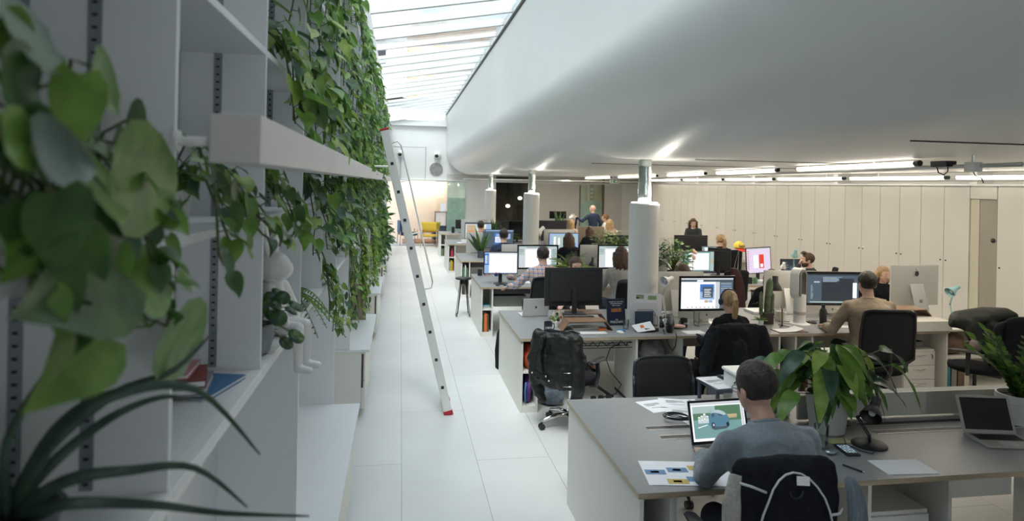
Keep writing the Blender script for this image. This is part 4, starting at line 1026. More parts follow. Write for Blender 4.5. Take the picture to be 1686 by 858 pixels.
def logo(parent, x, y, z, s, m, flip=1):
    """bitten-fruit mark with a leaf, as on the machines"""
    pts = []
    for k in range(40):
        a = 2 * math.pi * k / 40; r = 1 - .10 * math.cos(2 * a) - .06 * max(0, math.sin(a)) ** 8 * 3 - .05 * max(0, -math.sin(a)) ** 10 * 2
        px, pz = r * math.cos(a) * .86, r * math.sin(a) * .92
        if (px - 1.02) ** 2 + (pz - .12) ** 2 < .40 ** 2:
            dx_, dz_ = px - 1.02, pz - .12; l = math.hypot(dx_, dz_); px, pz = 1.02 + dx_ / l * .40, .12 + dz_ / l * .40
        pts.append((px * s * flip, pz * s))
    b = B(); b.ext(pts, -.0006, 0)
    lf = [(.05, 1.12), (.12, 1.38), (.38, 1.62), (.40, 1.36), (.26, 1.16)]
    b.ext([(a * s * flip, c * s) for a, c in lf], -.0006, 0)
    return obj('logo', b, m, parent, loc=(x, y, z))
GREYLOGO = mat('dark_logo', (.05, .05, .055), .3)

def imac(label, loc, rotz, kind=None, W=.65, group='pale aluminium all-in-one computers', back=False, name='desktop_computer'):
    t_ = thing(name, label, 'computer', loc, rotz, group); k = W / .65
    H = .515 * k; zb = .012; zc = .135 * k
    bo = B()   # casing with bulging back, facing -y
    prof = [(-.010, 0), (.004, 0), (.020, .10), (.030, .5), (.020, .9), (.004, 1.0), (-.010, 1.0)]
    n0 = 0
    hz = H - .0
    z0 = .05 * k
    X = [-1, -.96, -.6, 0, .6, .96, 1]
    rows = []
    for x in X:
        f = 1 - abs(x) ** 3
        col = []
        for y_, zt in prof:
            yy = y_ if y_ <= 0.004 else .004 + (y_ - .004) * f
            col.append(V((x * W / 2, yy, z0 + zt * (H - z0))))
        rows.append(col)
    P_ = len(prof); o = 0
    for col in rows: bo.v += col
    for i in range(len(X) - 1):
        for j in range(P_ - 1): bo.f.append((i * P_ + j, (i + 1) * P_ + j, (i + 1) * P_ + j + 1, i * P_ + j + 1)); bo.m.append(0)
        bo.f.append((i * P_ + P_ - 1, (i + 1) * P_ + P_ - 1, (i + 1) * P_, i * P_)); bo.m.append(0)
    bo.f.append(tuple(range(P_))); bo.m.append(0); bo.f.append(tuple(reversed([(len(X) - 1) * P_ + j for j in range(P_)]))); bo.m.append(0)
    cs = obj('casing', bo, IMACB, t_, smooth='auto')
    obj('bezel', B().bx(-W / 2, W / 2, -.0125, -.0099, zc, H), GLOSSB, t_, bev=.0008)
    if kind:
        b = B(); screen(b, W - .05 * k, H - zc - .05 * k, kind, -.0128); b.xf(Matrix.Translation((0, 0, zc + .025 * k))); obj('display', b, SMATS, t_)
    logo(t_, 0, -.0102, z0 + (zc - z0) * .5, .012 * k, GREYLOGO)
    if back: logo(t_, 0, .0335, z0 + (H - z0) * .80, .035 * k, GREYLOGO, -1).rotation_euler = (0, 0, R(180))
    sb = B(); w2 = .09 * k
    sb.add([(-w2, .022, .30 * k), (w2, .022, .30 * k), (w2, .035, .30 * k), (-w2, .035, .30 * k), (-w2, .12 * k, .006), (w2, .12 * k, .006), (w2, .13 * k, .012), (-w2, .13 * k, .012)],
           [(0, 1, 2, 3), (4, 7, 6, 5), (0, 4, 5, 1), (1, 5, 6, 2), (2, 6, 7, 3), (3, 7, 4, 0)])
    st = obj('stand', sb, ALU, t_, bev=.002)
    obj('stand_foot', B().bx(-w2, w2, -.06 * k, .13 * k, 0, .006), ALU, st, bev=.002)
    if back:
        obj('cable_hole', B().cyl((0, .106, .12), (0, .094, .118), .022, n=20), mat('hole_grey', (.3, .28, .26), .6), st)
    return t_
def monitor(label, loc, rotz, kind=None, W=.55, H=.33, z=.12, tilt=0.0, group='black desk monitors', base='oval', bezel=.014, name='monitor', roll=0.0):
    t_ = thing(name, label, 'monitor', loc, rotz, group)
    R_ = Matrix.Translation((0, 0, z)) @ Matrix.Rotation(roll, 4, 'Y') @ Matrix.Rotation(tilt, 4, 'X')
    b = B().bx(-W / 2, W / 2, -.016, .006, 0, H).bx(-W * .42, W * .42, .006, .028, H * .12, H * .88); b.xf(R_)
    cs = obj('casing', b, BLACK, t_, bev=.003)
    b = B().bx(-W / 2 + bezel, W / 2 - bezel, -.0168, -.016, bezel, H - bezel).xf(R_); obj('glass', b, GLOSSB, t_)
    if kind:
        b = B(); screen(b, W - 2 * bezel, H - 2 * bezel, kind, -.0172); b.xf(R_ @ Matrix.Translation((0, 0, bezel))); obj('display', b, SMATS, t_)
    st = obj('stand', B().bx(-.028, .028, .026, .05, .01, z + H * .45), BLACK, t_, bev=.003)
    if base == 'oval': obj('stand_foot', B().lathe([(.11, 0), (.115, .008), (.09, .016), (.0, .018)], 28, c=(0, .0, 0)), BLACK, st, smooth='auto')
    else: obj('stand_foot', B().bx(-.13, .13, -.09, .09, 0, .012), BLACK, st, bev=.004)
    b = B().bx(-.06, .06, .028, .032, H * .42, H * .6).xf(R_); obj('mount', b, BLACK, t_, bev=.001)
    return t_
def laptop(label, loc, rotz, kind=None, W=.33, D=.23, ang=110, m=ALU, bez=GLOSSB, group='open laptops', logoback=False, deck=None):
    t_ = thing('laptop', label, 'laptop', loc, rotz, group)     # user sits at -y
    bs = obj('base', B().bx(-W / 2, W / 2, -D, 0, 0, .012), m, t_, bev=.003)
    obj('keyboard', B().bx(-W * .42, W * .42, -D * .52, -D * .10, .0122, .0135), BLACK, bs)
    obj('trackpad', B().bx(-W * .16, W * .16, -D * .92, -D * .58, .0122, .0128), mat('trackpad', (.55, .55, .54), .3), bs)
    M_ = Matrix.Translation((0, 0, .012)) @ Matrix.Rotation(R(90 - ang), 4, 'X')
    b = B().bx(-W / 2, W / 2, 0, .006, 0, D).xf(M_); lidp = obj('lid', b, m, t_, bev=.002)
    b = B().bx(-W / 2 + .002, W / 2 - .002, -.0012, 0, .002, D - .002).xf(M_); obj('bezel', b, bez, lidp)
    b = B(); screen(b, W - .03, D - .032, kind or 'off', -.0014); b.xf(M_ @ Matrix.Translation((0, 0, .018)))
    if kind: obj('display', b, SMATS, lidp)
    else: obj('display', B().bx(-W / 2 + .018, W / 2 - .018, -.0018, -.0012, .02, D - .016).xf(M_), GLOSSB, lidp)
    if logoback:
        lg = logo(lidp, 0, 0, 0, .016, GREYLOGO, -1); lg.matrix_local = M_ @ Matrix.Translation((0, .0062, D * .5)) @ Matrix.Rotation(R(180), 4, 'Z')
    return t_

def anglelamp(label, loc, rotz, m, up=.30, reach=.16, head=(.05, .12), aim=(.0, -.5, -1), lit=False, base=.085, open_=False):
    """jointed desk lamp; arm in the local yz plane, head pointing along aim"""
    t_ = thing('desk_lamp', label, 'lamp', loc, rotz)
    obj('base', B().lathe([(base, 0), (base, .008), (base * .85, .018), (.02, .022), (0, .022)], 32), m, t_, smooth='auto')
    e = V((0, reach * .75, up * .58)); tp = V((0, -reach * .25, up))
    obj('stem', B().cyl((0, 0, .02), (0, 0, .06), .009), m, t_, smooth=True)
    for s in (-.008, .008):
        obj('lower_arm', B().cyl((s, 0, .055), (s, e.y, e.z), .004, n=8), m, t_, smooth=True)
        obj('upper_arm', B().cyl((s, e.y, e.z), (s, tp.y, tp.z), .004, n=8), m, t_, smooth=True)
    obj('spring', B().tube([V((0, .004 * math.cos(k), 0)).lerp(V((0, 0, 0)), 0) + V((.004 * math.sin(k), 0, .06)).lerp(V((0, e.y * .6, e.z * .6)), k / 40) for k in range(40)], .0012, 4), CHROME, t_)
    obj('elbow', B().ell(e, (.014, .012, .012)), m, t_, smooth=True)
    a = V(aim).normalized(); x_, y_, _ = basis(a); M3 = Matrix((x_, y_, a)).transposed()
    r0, L = head
    pr = [(r0 * .42, -L * .45), (r0 * .46, -L * .42), (r0 * .46, 0), (r0 * .52, L * .04), (r0 * .85, L * .28), (r0 * 1.05, L * .55), (r0 * 1.05, L * .57), (r0 * .8, L * .3), (r0 * .44, L * .06)]
    sh = obj('lamp_shade', B().lathe(pr, 28, c=tp, M=M3), m, t_, smooth='auto')
    obj('bulb', B().ell(tp + a * L * .32, (r0 * .35,) * 3), BULB if lit else WHITEP, sh, smooth=True)
    if lit:
        d_ = bpy.data.lights.new('desk_lamp_bulb', 'POINT'); d_.energy = .8; d_.color = (1, .8, .6); d_.shadow_soft_size = .02
        o_ = bpy.data.objects.new('desk_lamp_bulb', d_); C.objects.link(o_); o_.parent = t_; o_.location = tp + a * L * .62
    return t_
def mug(label, loc, m, rotz=0, r=.04, h=.09, mark=None):
    t_ = thing('mug', label, 'mug', loc, rotz)
    obj('cup', B().lathe([(r * .9, 0), (r, .006), (r, h), (r * .92, h), (r * .9, .008), (0, .006)], 28), m, t_, smooth='auto')
    obj('handle', B().tube([V((r * .95, 0, h * .8)), V((r + .022, 0, h * .78)), V((r + .030, 0, h * .5)), V((r + .020, 0, h * .22)), V((r * .95, 0, h * .2))], .0055, 8), m, t_, smooth=True)
    if mark: text('lettering', mark, .034, PAPER, t_, (0, -r - .0006, h * .45), (R(90), 0, 0))
    return t_
def tumbler(label, loc, r=.035, h=.11, water=.0, name='drinking_glass'):
    t_ = thing(name, label, 'glass', loc)
    obj('glass_wall', B().lathe([(r * .85, 0), (r, h), (r * .93, h), (r * .78, .008), (0, .008)], 24), CLEAR, t_, smooth='auto')
    obj('glass_base', B().lathe([(r * .84, .0005), (r * .86, .012), (0, .012)], 24), mat('glass_bottom', (.5, .58, .62), .1), t_, smooth='auto')
    return t_
def sheet(label, loc, w, d_, rotz=0, m=PAPER, group='loose papers on the desks', marks=None, curl=0.0, name='paper_sheet', cat='paper', mk=None):
    t_ = thing(name, label, cat, loc, rotz, group); b = B(); N = 8
    rnd = random.Random(int(abs(loc[0] * 1000)))
    for i in range(N + 1):
        for j in range(N + 1):
            u, v = i / N - .5, j / N - .5
            b.v.append(V((u * w, v * d_, .0012 + curl * max(0, u * 2) ** 2 * .5 + .0015 * abs(math.sin(i * 1.3) * math.cos(j * .9)))))
    for i in range(N):
        for j in range(N): a = i * (N + 1) + j; b.f.append((a, a + N + 1, a + N + 2, a + 1)); b.m.append(0)
    obj('sheet', b, m, t_, smooth=True)
    if marks:
        b = B()
        for x0, x1, y0, y1, k in marks: b.bx(x0, x1, y0, y1, .003, .0034, k)
        obj('print', b, mk or [CHARC], t_)
    return t_
def keyboard(label, loc, rotz=0, W=.28, m=WHITEP):
    t_ = thing('keyboard', label, 'keyboard', loc, rotz)
    obj('body', B().bx(-W / 2, W / 2, -.055, .055, 0, .008), ALU if m is WHITEP else m, t_, bev=.002)
    b = B()
    for r_ in range(5):
        for k in range(14): b.bx(-W / 2 + .006 + k * (W - .012) / 14, -W / 2 + .004 + (k + 1) * (W - .012) / 14, -.05 + r_ * .020, -.034 + r_ * .020, .008, .0105)
    obj('keys', b, m, t_)
    return t_
def mouse(label, loc, m=WHITEP, rotz=0):
    t_ = thing('mouse', label, 'mouse', loc, rotz); obj('shell', B().ell((0, 0, .008), (.030, .054, .020), 18, 10).xf(Matrix.Identity(4)), m, t_, smooth=True)
    obj('wheel', B().cyl((-.003, .03, .024), (.003, .03, .024), .006), CHARC, t_); return t_

# ---- office chair; sitter faces +y
def chair(label, loc, rotz, arms=True, chrome=True, back='mesh', group='black office swivel chairs', hback=.50, seatm=None, W=.47):
    t_ = thing('office_chair', label, 'chair', loc, rotz, group); sm = seatm or BLKCLOTH
    obj('seat', B().loft([((0, 0, .425), .20, .19), ((0, 0, .44), .24, .235), ((0, 0, .475), .245, .24), ((0, 0, .49), .215, .21)], 28), sm, t_, smooth=True)
    zb = .56; b = B(); N = 10; M_ = 8
    def P(u, v):
        w_ = W / 2 * (1 - .10 * (v ** 3)) * (1 - .04 * (1 - v)); yy = -.235 - .03 * v - .05 * (v - .35) ** 2 + .035 * (abs(u)) ** 2
        vv = v
        return V((u * w_, yy, zb + hback * vv - (.03 * abs(u) ** 6 if v > .5 else -.05 * abs(u) ** 4 * (1 - v))))
    for i in range(N + 1):
        for j in range(M_ + 1): b.v.append(P(i / N * 2 - 1, j / M_))
    for i in range(N):
        for j in range(M_): a = i * (M_ + 1) + j; b.f.append((a, a + M_ + 1, a + M_ + 2, a + 1)); b.m.append(0)
    bk_ = obj('backrest', b, BLACKM if back == 'mesh' else sm, t_, smooth=True, solid=.008 if back == 'mesh' else .035)
    if back == 'mesh':
        rim = [P(-1 + 2 * k / 10, 1) for k in range(11)] + [P(1, 1 - k / 8) for k in range(1, 9)] + [P(1 - 2 * k / 10, 0) for k in range(1, 11)] + [P(-1, k / 8) for k in range(1, 9)]
        obj('back_frame', B().tube(rim, .013, 8), BLACK, bk_, smooth=True)
    obj('back_support', B().tube([V((0, -.05, .41)), V((0, -.22, .41)), V((0, -.285, .50)), V((0, -.275, .72))], [.022, .022, .02, .016], 10), BLACK, t_, smooth=True)
    if arms:
        for s in (-1, 1):
            ar = obj('armrest', B().loft([((s * .275, -.13, .655), .02, .008), ((s * .28, -.10, .665), .038, .013), ((s * .28, .03, .668), .042, .014), ((s * .265, .14, .66), .032, .012), ((s * .26, .16, .655), .02, .008)], 14), BLACK, t_, smooth=True)
            obj('arm_post', B().tube([V((s * .20, 0, .42)), V((s * .27, -.01, .43)), V((s * .29, -.02, .55)), V((s * .28, -.02, .65))], [.016, .018, .02, .022], 10), BLACK, ar, smooth=True)
    obj('gas_lift', B().cyl((0, 0, .09), (0, 0, .26), .028).cyl((0, 0, .26), (0, 0, .42), .018), CHROME if chrome else BLACK, t_, smooth='auto')
    bs = B()
    for k in range(5):
        a = 2 * math.pi * k / 5 + .3; d = V((math.cos(a), math.sin(a), 0))
        bs.tube([V((0, 0, .115)), d * .15 + V((0, 0, .115)), d * .27 + V((0, 0, .085)), d * .29 + V((0, 0, .07))], [.026, .022, .015, .010], 10)
    star = obj('star_base', bs, CHROME if chrome else BLACK, t_, smooth=True)
    for k in range(5):
        a = 2 * math.pi * k / 5 + .3; d = V((math.cos(a), math.sin(a), 0)); p_ = d * .29; s_ = V((-d.y, d.x, 0))
        obj('caster', B().cyl(p_ + s_ * .006 + V((0, 0, .028)), p_ + s_ * .026 + V((0, 0, .028)), .027, n=16).cyl(p_ - s_ * .026 + V((0, 0, .028)), p_ - s_ * .006 + V((0, 0, .028)), .027, n=16).cyl(p_ + V((0, 0, .03)), p_ + V((0, 0, .07)), .009), BLACK, star, smooth='auto')
    return t_
def pedestal(label, loc, m, n_=3, w=.40, h=.60, dep=.5, key=False, hm=None):
    t_ = thing('drawer_pedestal', label, 'drawers', loc)
    obj('body', B().bx(0, w, 0.012, dep, 0.03, h), m, t_, bev=.003); obj('plinth', B().bx(.01, w - .01, .03, dep - .02, 0, .03), BLACK, t_)
    hh = (h - .05) / n_
    for k in range(n_):
        d = obj('drawer', B().bx(.004, w - .004, -.004, .012, .035 + k * hh, .035 + (k + 1) * hh - .006), m, t_, bev=.002)
        if hm: obj('handle', B().bx(w * .1, w * .22, -.009, -.004, .035 + (k + .72) * hh, .042 + (k + .72) * hh), hm, d)
        else: obj('handle', B().loft([((w * .3, -.006, .035 + (k + .7) * hh), .004, .003), ((w * .5, -.010, .035 + (k + .66) * hh), .012, .005), ((w * .7, -.006, .035 + (k + .7) * hh), .004, .003)], 10), CHROME, d, smooth=True)
    if key: obj('key', B().cyl((w * .87, -.02, h - .06), (w * .87, 0, h - .06), .004).bx(w * .86, w * .88, -.022, -.018, h - .10, h - .06), BLACK, t_)
    return t_

# ================================================================ PEOPLE
def ik(S, W, a, c, hint):
    S, W = V(S), V(W); d = W - S; L = min(d.length, (a + c) * .995); d.normalize()
    x = (a * a - c * c + L * L) / (2 * L); h = math.sqrt(max(a * a - x * x, 0))
    hn = V(hint); hn = (hn - d * hn.dot(d)).normalized()
    return S + d * x + hn * h, S + d * L
def hand(b, W, d, nrm, s=1.0, curl=.5, side=1):
    """palm, four fingers and thumb; d forearm direction, nrm back-of-hand normal"""
    d = d.normalized(); n = (nrm - d * nrm.dot(d)).normalized(); x = d.cross(n) * side
    b.loft([(W, .024 * s, .018 * s, x, n), (W + d * .03 * s, .033 * s, .016 * s, x, n), (W + d * .075 * s, .040 * s, .014 * s, x, n), (W + d * .09 * s, .038 * s, .011 * s, x, n)], 14)
    for k, (off, l) in enumerate(((-.030, .066), (-.010, .076), (.010, .072), (.029, .056))):
        p0 = W + d * .080 * s + x * off * s; f1 = (d - n * (.25 * curl) + x * off * 3).normalized(); f2 = (d - n * curl * 1.1 + x * off * 1.5).normalized(); f3 = (d * .6 - n * curl * 1.7).normalized()
        p1 = p0 + f1 * l * .5 * s; p2 = p1 + f2 * l * .32 * s; p3 = p2 + f3 * l * .26 * s
        b.chain([p0, p1, p2, p3], [.0088 * s, .0080 * s, .0072 * s, .006 * s], 8)
    t0 = W + d * .025 * s - x * .028 * s; t1 = t0 + (d * .6 - x * .75 - n * .2).normalized() * .038 * s; t2 = t1 + (d * .9 - x * .25 - n * .35).normalized() * .032 * s
    b.chain([t0, t1, t2], [.013 * s, .0105 * s, .008 * s], 8)

def person(label, loc, rotz, sit=True, lean=.12, sc=1.0, head=(0, 0, 0), wl=None, wr=None, shirt=BLKCLOTH, pants=DENIM, hair='short', hm=HAIRD, skin=SKIN2, female=False, vox=.012, sleeve=1.0, beard=None, hz=None, legs=True, group=None, elbow_out=.6, el=None, bulk=1.0, collar=None, glasses=False, shoes=True, side_lean=0.0, feet=None):
    hz = hz if hz is not None else (.56 if sit else .93)
    u = V((math.sin(side_lean), math.sin(lean), math.cos(lean))).normalized(); X_ = V((1, 0, 0)); Yf = X_.cross(u) * -1
    Yf = u.cross(X_) ; Yf = V((0, math.cos(lean), -math.sin(lean)))
    P0 = V((0, 0, hz)); fw = .92 if female else 1.0; up2 = (u + V((0, 0, .25))).normalized()
    def sp(t_): return P0 + u * t_
    def torso(b, g=0.0):
        rr = [(-.09, .150, .115), (-.03, .168, .125), (.06, .155, .118), (.17, .138 * fw, .102), (.29, .152 * fw, .112), (.39, .168 * fw, .116), (.46, .166 * fw, .102), (.51, .125 * fw, .08), (.545, .075, .062)]
        b.loft([(sp(t_), (a * (bulk if t_ < .5 else 1) + g), (c * (bulk if t_ < .5 else 1) + g), X_, Yf) for t_, a, c in rr], 24)
    shw = .180 * fw * (1 + (bulk - 1) * .6)
    Sh = {s: sp(.465) + X_ * (s * shw) for s in (-1, 1)}
    ws = {-1: V(wl) if wl else V((-.16, .40, TOPZ / sc + .03)), 1: V(wr) if wr else V((.16, .40, TOPZ / sc + .03))}
    El, Wr = {}, {}
    for s in (-1, 1): El[s], Wr[s] = ik(Sh[s], ws[s], .285, .255, (s * elbow_out, -.2, -1))
    if el: El[-1], Wr[-1] = V(el), V(wl)
    nk0 = sp(.52); hc = sp(.575) + up2 * .108 + V((0, .02, 0))
    HR = Euler(head).to_matrix().to_4x4()
    HM = Matrix.Translation(hc) @ HR @ Matrix.Scale(1.05, 4)
    body = B(); torso(body)
    body.cap(nk0, hc - V((0, .012, .05)), .056, .052, 16)
    hb = B()
    hb.ell((0, -.008, .035), (.074, .094, .085), 24, 16); hb.ell((0, .022, -.035), (.060, .070, .068), 20, 12); hb.ell((0, .055, -.075), (.030, .030, .026)); hb.ell((0, .06, -.01), (.056, .034, .05))
    hb.chain([(0, .088, .018), (0, .106, -.018)], [.009, .0135], 8); hb.ell((0, .082, -.048), (.024, .014, .012)); hb.ell((-.028, .078, .030), (.022, .012, .008)); hb.ell((.028, .078, .030), (.022, .012, .008))
    for s in (-1, 1): hb.ell((s * .076, -.008, -.008), (.010, .020, .032), 10, 8, rot=(0, 0, s * .3))
    hb.xf(HM); body.add(hb.v, hb.f)
    for s in (-1, 1):
        body.chain([nk0 - u * .01, Sh[s] - u * .005], [.062, .052], 14)
        body.chain([Sh[s], El[s], Wr[s]], [.050 * fw, .040 * fw, .026], 14)
        hand(body, Wr[s], (Wr[s] - El[s]) + V((0, .0, -.02)), V((0, 0, 1)) if abs((Wr[s] - El[s]).normalized().z) < .8 else V((0, 1, 0)), 1.0 if not female else .9, .55, s)
    Hp, Kn, An = {}, {}, {}
    for s in (-1, 1):
        Hp[s] = P0 + V((s * .095, 0, -.02))
        if sit:
            Kn[s] = V((s * .13, .43, hz - .02)); An[s] = V((s * .13, .36, .09))
            if feet: An[s] = V((s * .12, feet, .09)); 
        else: Kn[s] = V((s * .10, .02, .50)); An[s] = V((s * .11, -.02, .09))
        body.chain([Hp[s], Kn[s], An[s]], [.082, .055, .038], 14); body.cap(An[s] + V((0, 0, -.03)), An[s] + V((0, .14, -.055)), .035, .026, 10)
    o = obj('person', body, skin, None, loc=loc, remesh=vox, smo=3); o.rotation_euler = (0, 0, rotz); o.scale = (sc,) * 3
    tag(o, label, 'person', group)
    # face
    if vox < .02:
        b = B()
        for s in (-1, 1): b.ell((s * .030, .083, .012), (.0125, .008, .0075), 12, 8)
        b.xf(HM); e = obj('eyes', b, WHITEP, o, smooth=True)
        b = B()
        for s in (-1, 1): b.ell((s * .030, .0895, .012), (.006, .003, .006), 10, 6)
        b.xf(HM); obj('irises', b, HAIRD, e, smooth=True)
        b = B()
        for s in (-1, 1): b.tube([(s * .014, .0925, .034), (s * .03, .094, .039), (s * .047, .083, .034)], .0028, 6)
        b.xf(HM); obj('eyebrows', b, hm if hair != 'bald' else HAIRD, o, smooth=True)
        b = B().ell((0, .0925, -.046), (.022, .006, .0045)); b.ell((0, .092, -.053), (.018, .006, .0045)); b.xf(HM); obj('lips', b, mat('lips', (.42, .17, .14), .5), o, smooth=True)
    # hair
    if hair != 'bald':
        g = B(); rnd = random.Random(int(abs(loc[0] * 91 + loc[1] * 17)))
        g.ell((0, -.016, .040), (.084, .100, .093), 36, 24)
        for i, v_ in enumerate(g.v):
            if v_.y > .045 and v_.z < .075: g.v[i] = V((v_.x * .86, min(v_.y, .06), v_.z * .9 + .004))
            elif v_.z < -.045: g.v[i] = V((v_.x * .80, v_.y * .86 + .004, v_.z * .85))
            else:
                q = noise.noise(v_ * 38 + V((loc[0], 0, 0))) * .006; g.v[i] = v_ + v_.normalized() * q
        if hair == 'quiff': g.loft([((0, .02, .12), .05, .03), ((0, .06, .135), .055, .03), ((0, .095, .12), .045, .018)], 12)
        if hair in ('long', 'curly'):
            n_ = 22 if hair == 'long' else 30
            for k in range(n_):
                a = math.pi * (1.0 + (k / (n_ - 1) - .5) * 1.28) + math.pi / 2 - math.pi / 2
                ang_ = -math.pi / 2 + (k / (n_ - 1) - .5) * 3.3
                p = V((math.cos(ang_) * .080, -.012 + math.sin(ang_) * .090, .03))
                cu = .012 if hair == 'curly' else .004
                L_ = (.20 if hair == 'long' else .24) * rnd.uniform(.85, 1.1)
                pts = [p + V((p.x * (.12 + .15 * t_ / 5) + rnd.uniform(-cu, cu), (-.02 * (t_ / 5)) + rnd.uniform(-cu, cu), -L_ * t_ / 5)) for t_ in range(6)]
                g.chain(pts, [.022, .024, .024, .022, .018, .008], 8)
        if hair == 'pony':
            g.ell((0, -.105, .055), (.022, .02, .022))
            for k in range(7):
                ox = rnd.uniform(-.012, .012)
                g.chain([V((ox, -.105, .06)), V((ox * 1.6, -.145, .03)), V((ox * 2.2, -.150, -.05)), V((ox * 2.4, -.135, -.13)), V((ox * 1.4, -.125, -.19))], [.014, .019, .019, .015, .004], 8)
        g.xf(HM); obj('hair', g, hm, o, remesh=.0055 if vox < .013 else .008, smo=2)
    if beard:
        g = B(); g.ell((0, .028, -.050), (.064, .068, .056), 20, 12); g.ell((0, .062, -.082), (.034, .034, .028)); g.xf(HM); obj('beard', g, beard, o, remesh=.006, smo=2)
        # the lower face shows above it
        g = B(); g.ell((0, .094, -.034), (.020, .010, .004)).xf(HM); obj('moustache', g, beard, o, smooth=True)
    if glasses:
        g = B()
        for s in (-1, 1):
            g.tube([V((s * .032 + .021 * math.cos(k * .5236), .098, .012 + .016 * math.sin(k * .5236))) for k in range(13)], .0016, 5); g.tube([(s * .052, .096, .016), (s * .078, .04, .014), (s * .082, -.02, .008)], .0018, 5)
        g.tube([(-.011, .1, .016), (.011, .1, .016)], .0016, 5); g.xf(HM); obj('glasses', g, BLACK, o, smooth=True)
    # clothes
    g = B(); torso(g, .016)
    for s in (-1, 1):
        wv = El[s].lerp(Wr[s], .93 * sleeve) if sleeve > .6 else El[s].lerp(Sh[s], .2)
        if sleeve > .6: g.chain([Sh[s], El[s], wv], [.064 * fw, .055 * fw, .038], 16)
        else: g.chain([Sh[s], wv], [.066 * fw, .058], 14)
        g.chain([sp(.50), Sh[s] - u * .012], [.075, .064], 14); g.chain([Sh[s] - u * .02, sp(.30) + X_ * (s * .10)], [.062, .07], 14)
    if sit: g.loft([(P0 + V((0, 0, -.07)), .175, .145, X_, V((0, 1, 0))), (P0 + V((0, 0, .0)), .18, .15, X_, V((0, 1, 0))), (P0 + u * .08, .168, .135, X_, Yf)], 20)
    shirt_o = obj('top', g, shirt, o, remesh=.010 if vox < .01 else .014, smo=7, disp=.022, dsc=.09)
    shirt_o.name = 'sweater' if shirt in (SWEAT, LTGREY, NAVY) else 'shirt'
    if shirt is SWEAT or True:
        g = B(); g.tube([sp(.545) + X_ * (.066 * math.cos(k * .5236)) + Yf * (.060 * math.sin(k * .5236)) + u * .004 for k in range(13)], .010, 8); obj('neckband', g, collar or shirt, shirt_o, smooth=True)
    if legs:
        g = B(); g.loft([(P0 + V((0, 0, -.09)), .15, .12, X_, V((0, 1, 0))), (P0 + V((0, 0, -.02)), .172, .135, X_, V((0, 1, 0))), (P0 + V((0, 0, .03)), .165, .130, X_, V((0, 1, 0)))], 20)
        for s in (-1, 1): g.chain([Hp[s], Kn[s], An[s] + V((0, 0, .02))], [.098, .070, .052], 16)
        obj('trousers', g, pants, o, remesh=.013, smo=5)
    if shoes:
        for s in (-1, 1): obj('shoe', B().loft([(An[s] + V((0, -.07, -.055)), .030, .030), (An[s] + V((0, -.03, -.05)), .040, .040), (An[s] + V((0, .06, -.06)), .042, .030), (An[s] + V((0, .14, -.068)), .040, .022), (An[s] + V((0, .18, -.07)), .022, .014)], 14), BLACK, o, smooth=True)
    return o, HM, Wr, El
# ================================================================ DESK ROWS
DX = 1.20
ROWS = [(3.16, 4.62, 5.3), (6.49, 7.98, 6.06), (9.80, 11.25, 7.1), (13.15, 14.62, 7.4), (16.75, 18.2, 6.9), (20.15, 21.3, 5.6)]
NM = ['nearest', 'second', 'third', 'fourth', 'fifth', 'farthest']
PAN = [(1.39, 2.49, 2.98, 4.1), (2.41, 2.90, 4.00, 4.19, 4.385), (2.6, 3.9, 5.45, 6.2), (2.6, 4.0, 5.4), (2.6, 4.0), (2.6, 4.0)]
MOD = [((3.02, 4.1, .25),), ((1.40, 2.41, .30), (2.92, 4.0, .45), (4.42, 5.4, .40)), ((1.4, 2.6, .35), (2.62, 3.9, .35), (3.92, 5.4, .3)), ((1.4, 2.6, .3),), ((1.4, 2.6, .3),), ((1.4, 2.6, .3),)]
SLT = [((1.60, 2.5, 3.83), (1.57, 2.5, 3.99), (3.0, 4.6, 3.76), (3.0, 4.6, 3.90)), (), (), (), (), ()]
for i, (y0, y1, x1) in enumerate(ROWS):
    desk('%s white bench desk, %s' % (NM[i], ('in the lower right of the photo', 'carrying the big black monitor seen from behind', 'where the man in the plaid shirt works', 'where the man in the navy sweater works', 'behind the navy sweater man and before the far wall bench', 'closest to the yellow armchair')[i]), DX, x1, y0, y1, PAN[i], MOD[i], SLT[i])
    endshelf('open shelf unit at the aisle end of the %s bench desk' % NM[i], DX + .036, y0 + .012, w=.155)

def bk_up(label, x, y, z, w, h, c, group='books and folders in the desk end shelves', d_=.2, tilt=0):
    spine(label, (x, y, z), w, d_, h, c, 0, tilt, 'book', 'book', group)
ORG = cmat('orange_file', (.75, .17, .04)); TEALF = cmat('teal_file', (.05, .30, .33)); GRYF = cmat('grey_file', (.33, .33, .32)); YEL = cmat('yellow_file', (.72, .60, .06)); GRN = cmat('green_book', (.12, .28, .14)); DKF = cmat('dark_file', (.05, .055, .06)); PNK = cmat('raspberry', (.50, .05, .10)); CRM = cmat('cream_file', (.66, .60, .48)); BRN = cmat('brown_file', (.20, .12, .07))
bk_up('wide orange box file in the end shelf of the third bench desk', 1.262, 9.84, .066, .05, .27, ORG)
bk_up('thin green book beside the orange box file', 1.244, 9.84, .066, .012, .24, GRN)
bk_up('dark file squeezed left of the orange box file', 1.3145, 9.84, .066, .02, .26, BRN)
for k in range(3): book('curled white magazine %s in the third desk end shelf' % ('at the bottom', 'in the middle', 'on top')[k], (1.30, 9.98, .409 + .016 * k), (.11, .22, .015), (CRM, GRYF, TEALF)[k], group='magazines in the third end shelf', cat='magazine', name='magazine')
for k, (c, h) in enumerate(((GRN, .20), (PAPER, .24), (GRN, .18))): bk_up(('small green', 'white', 'short dark green')[k] + ' book in the upper end shelf of the fourth bench', 1.25 + k * .035, 13.18, .409, .028, h, c)
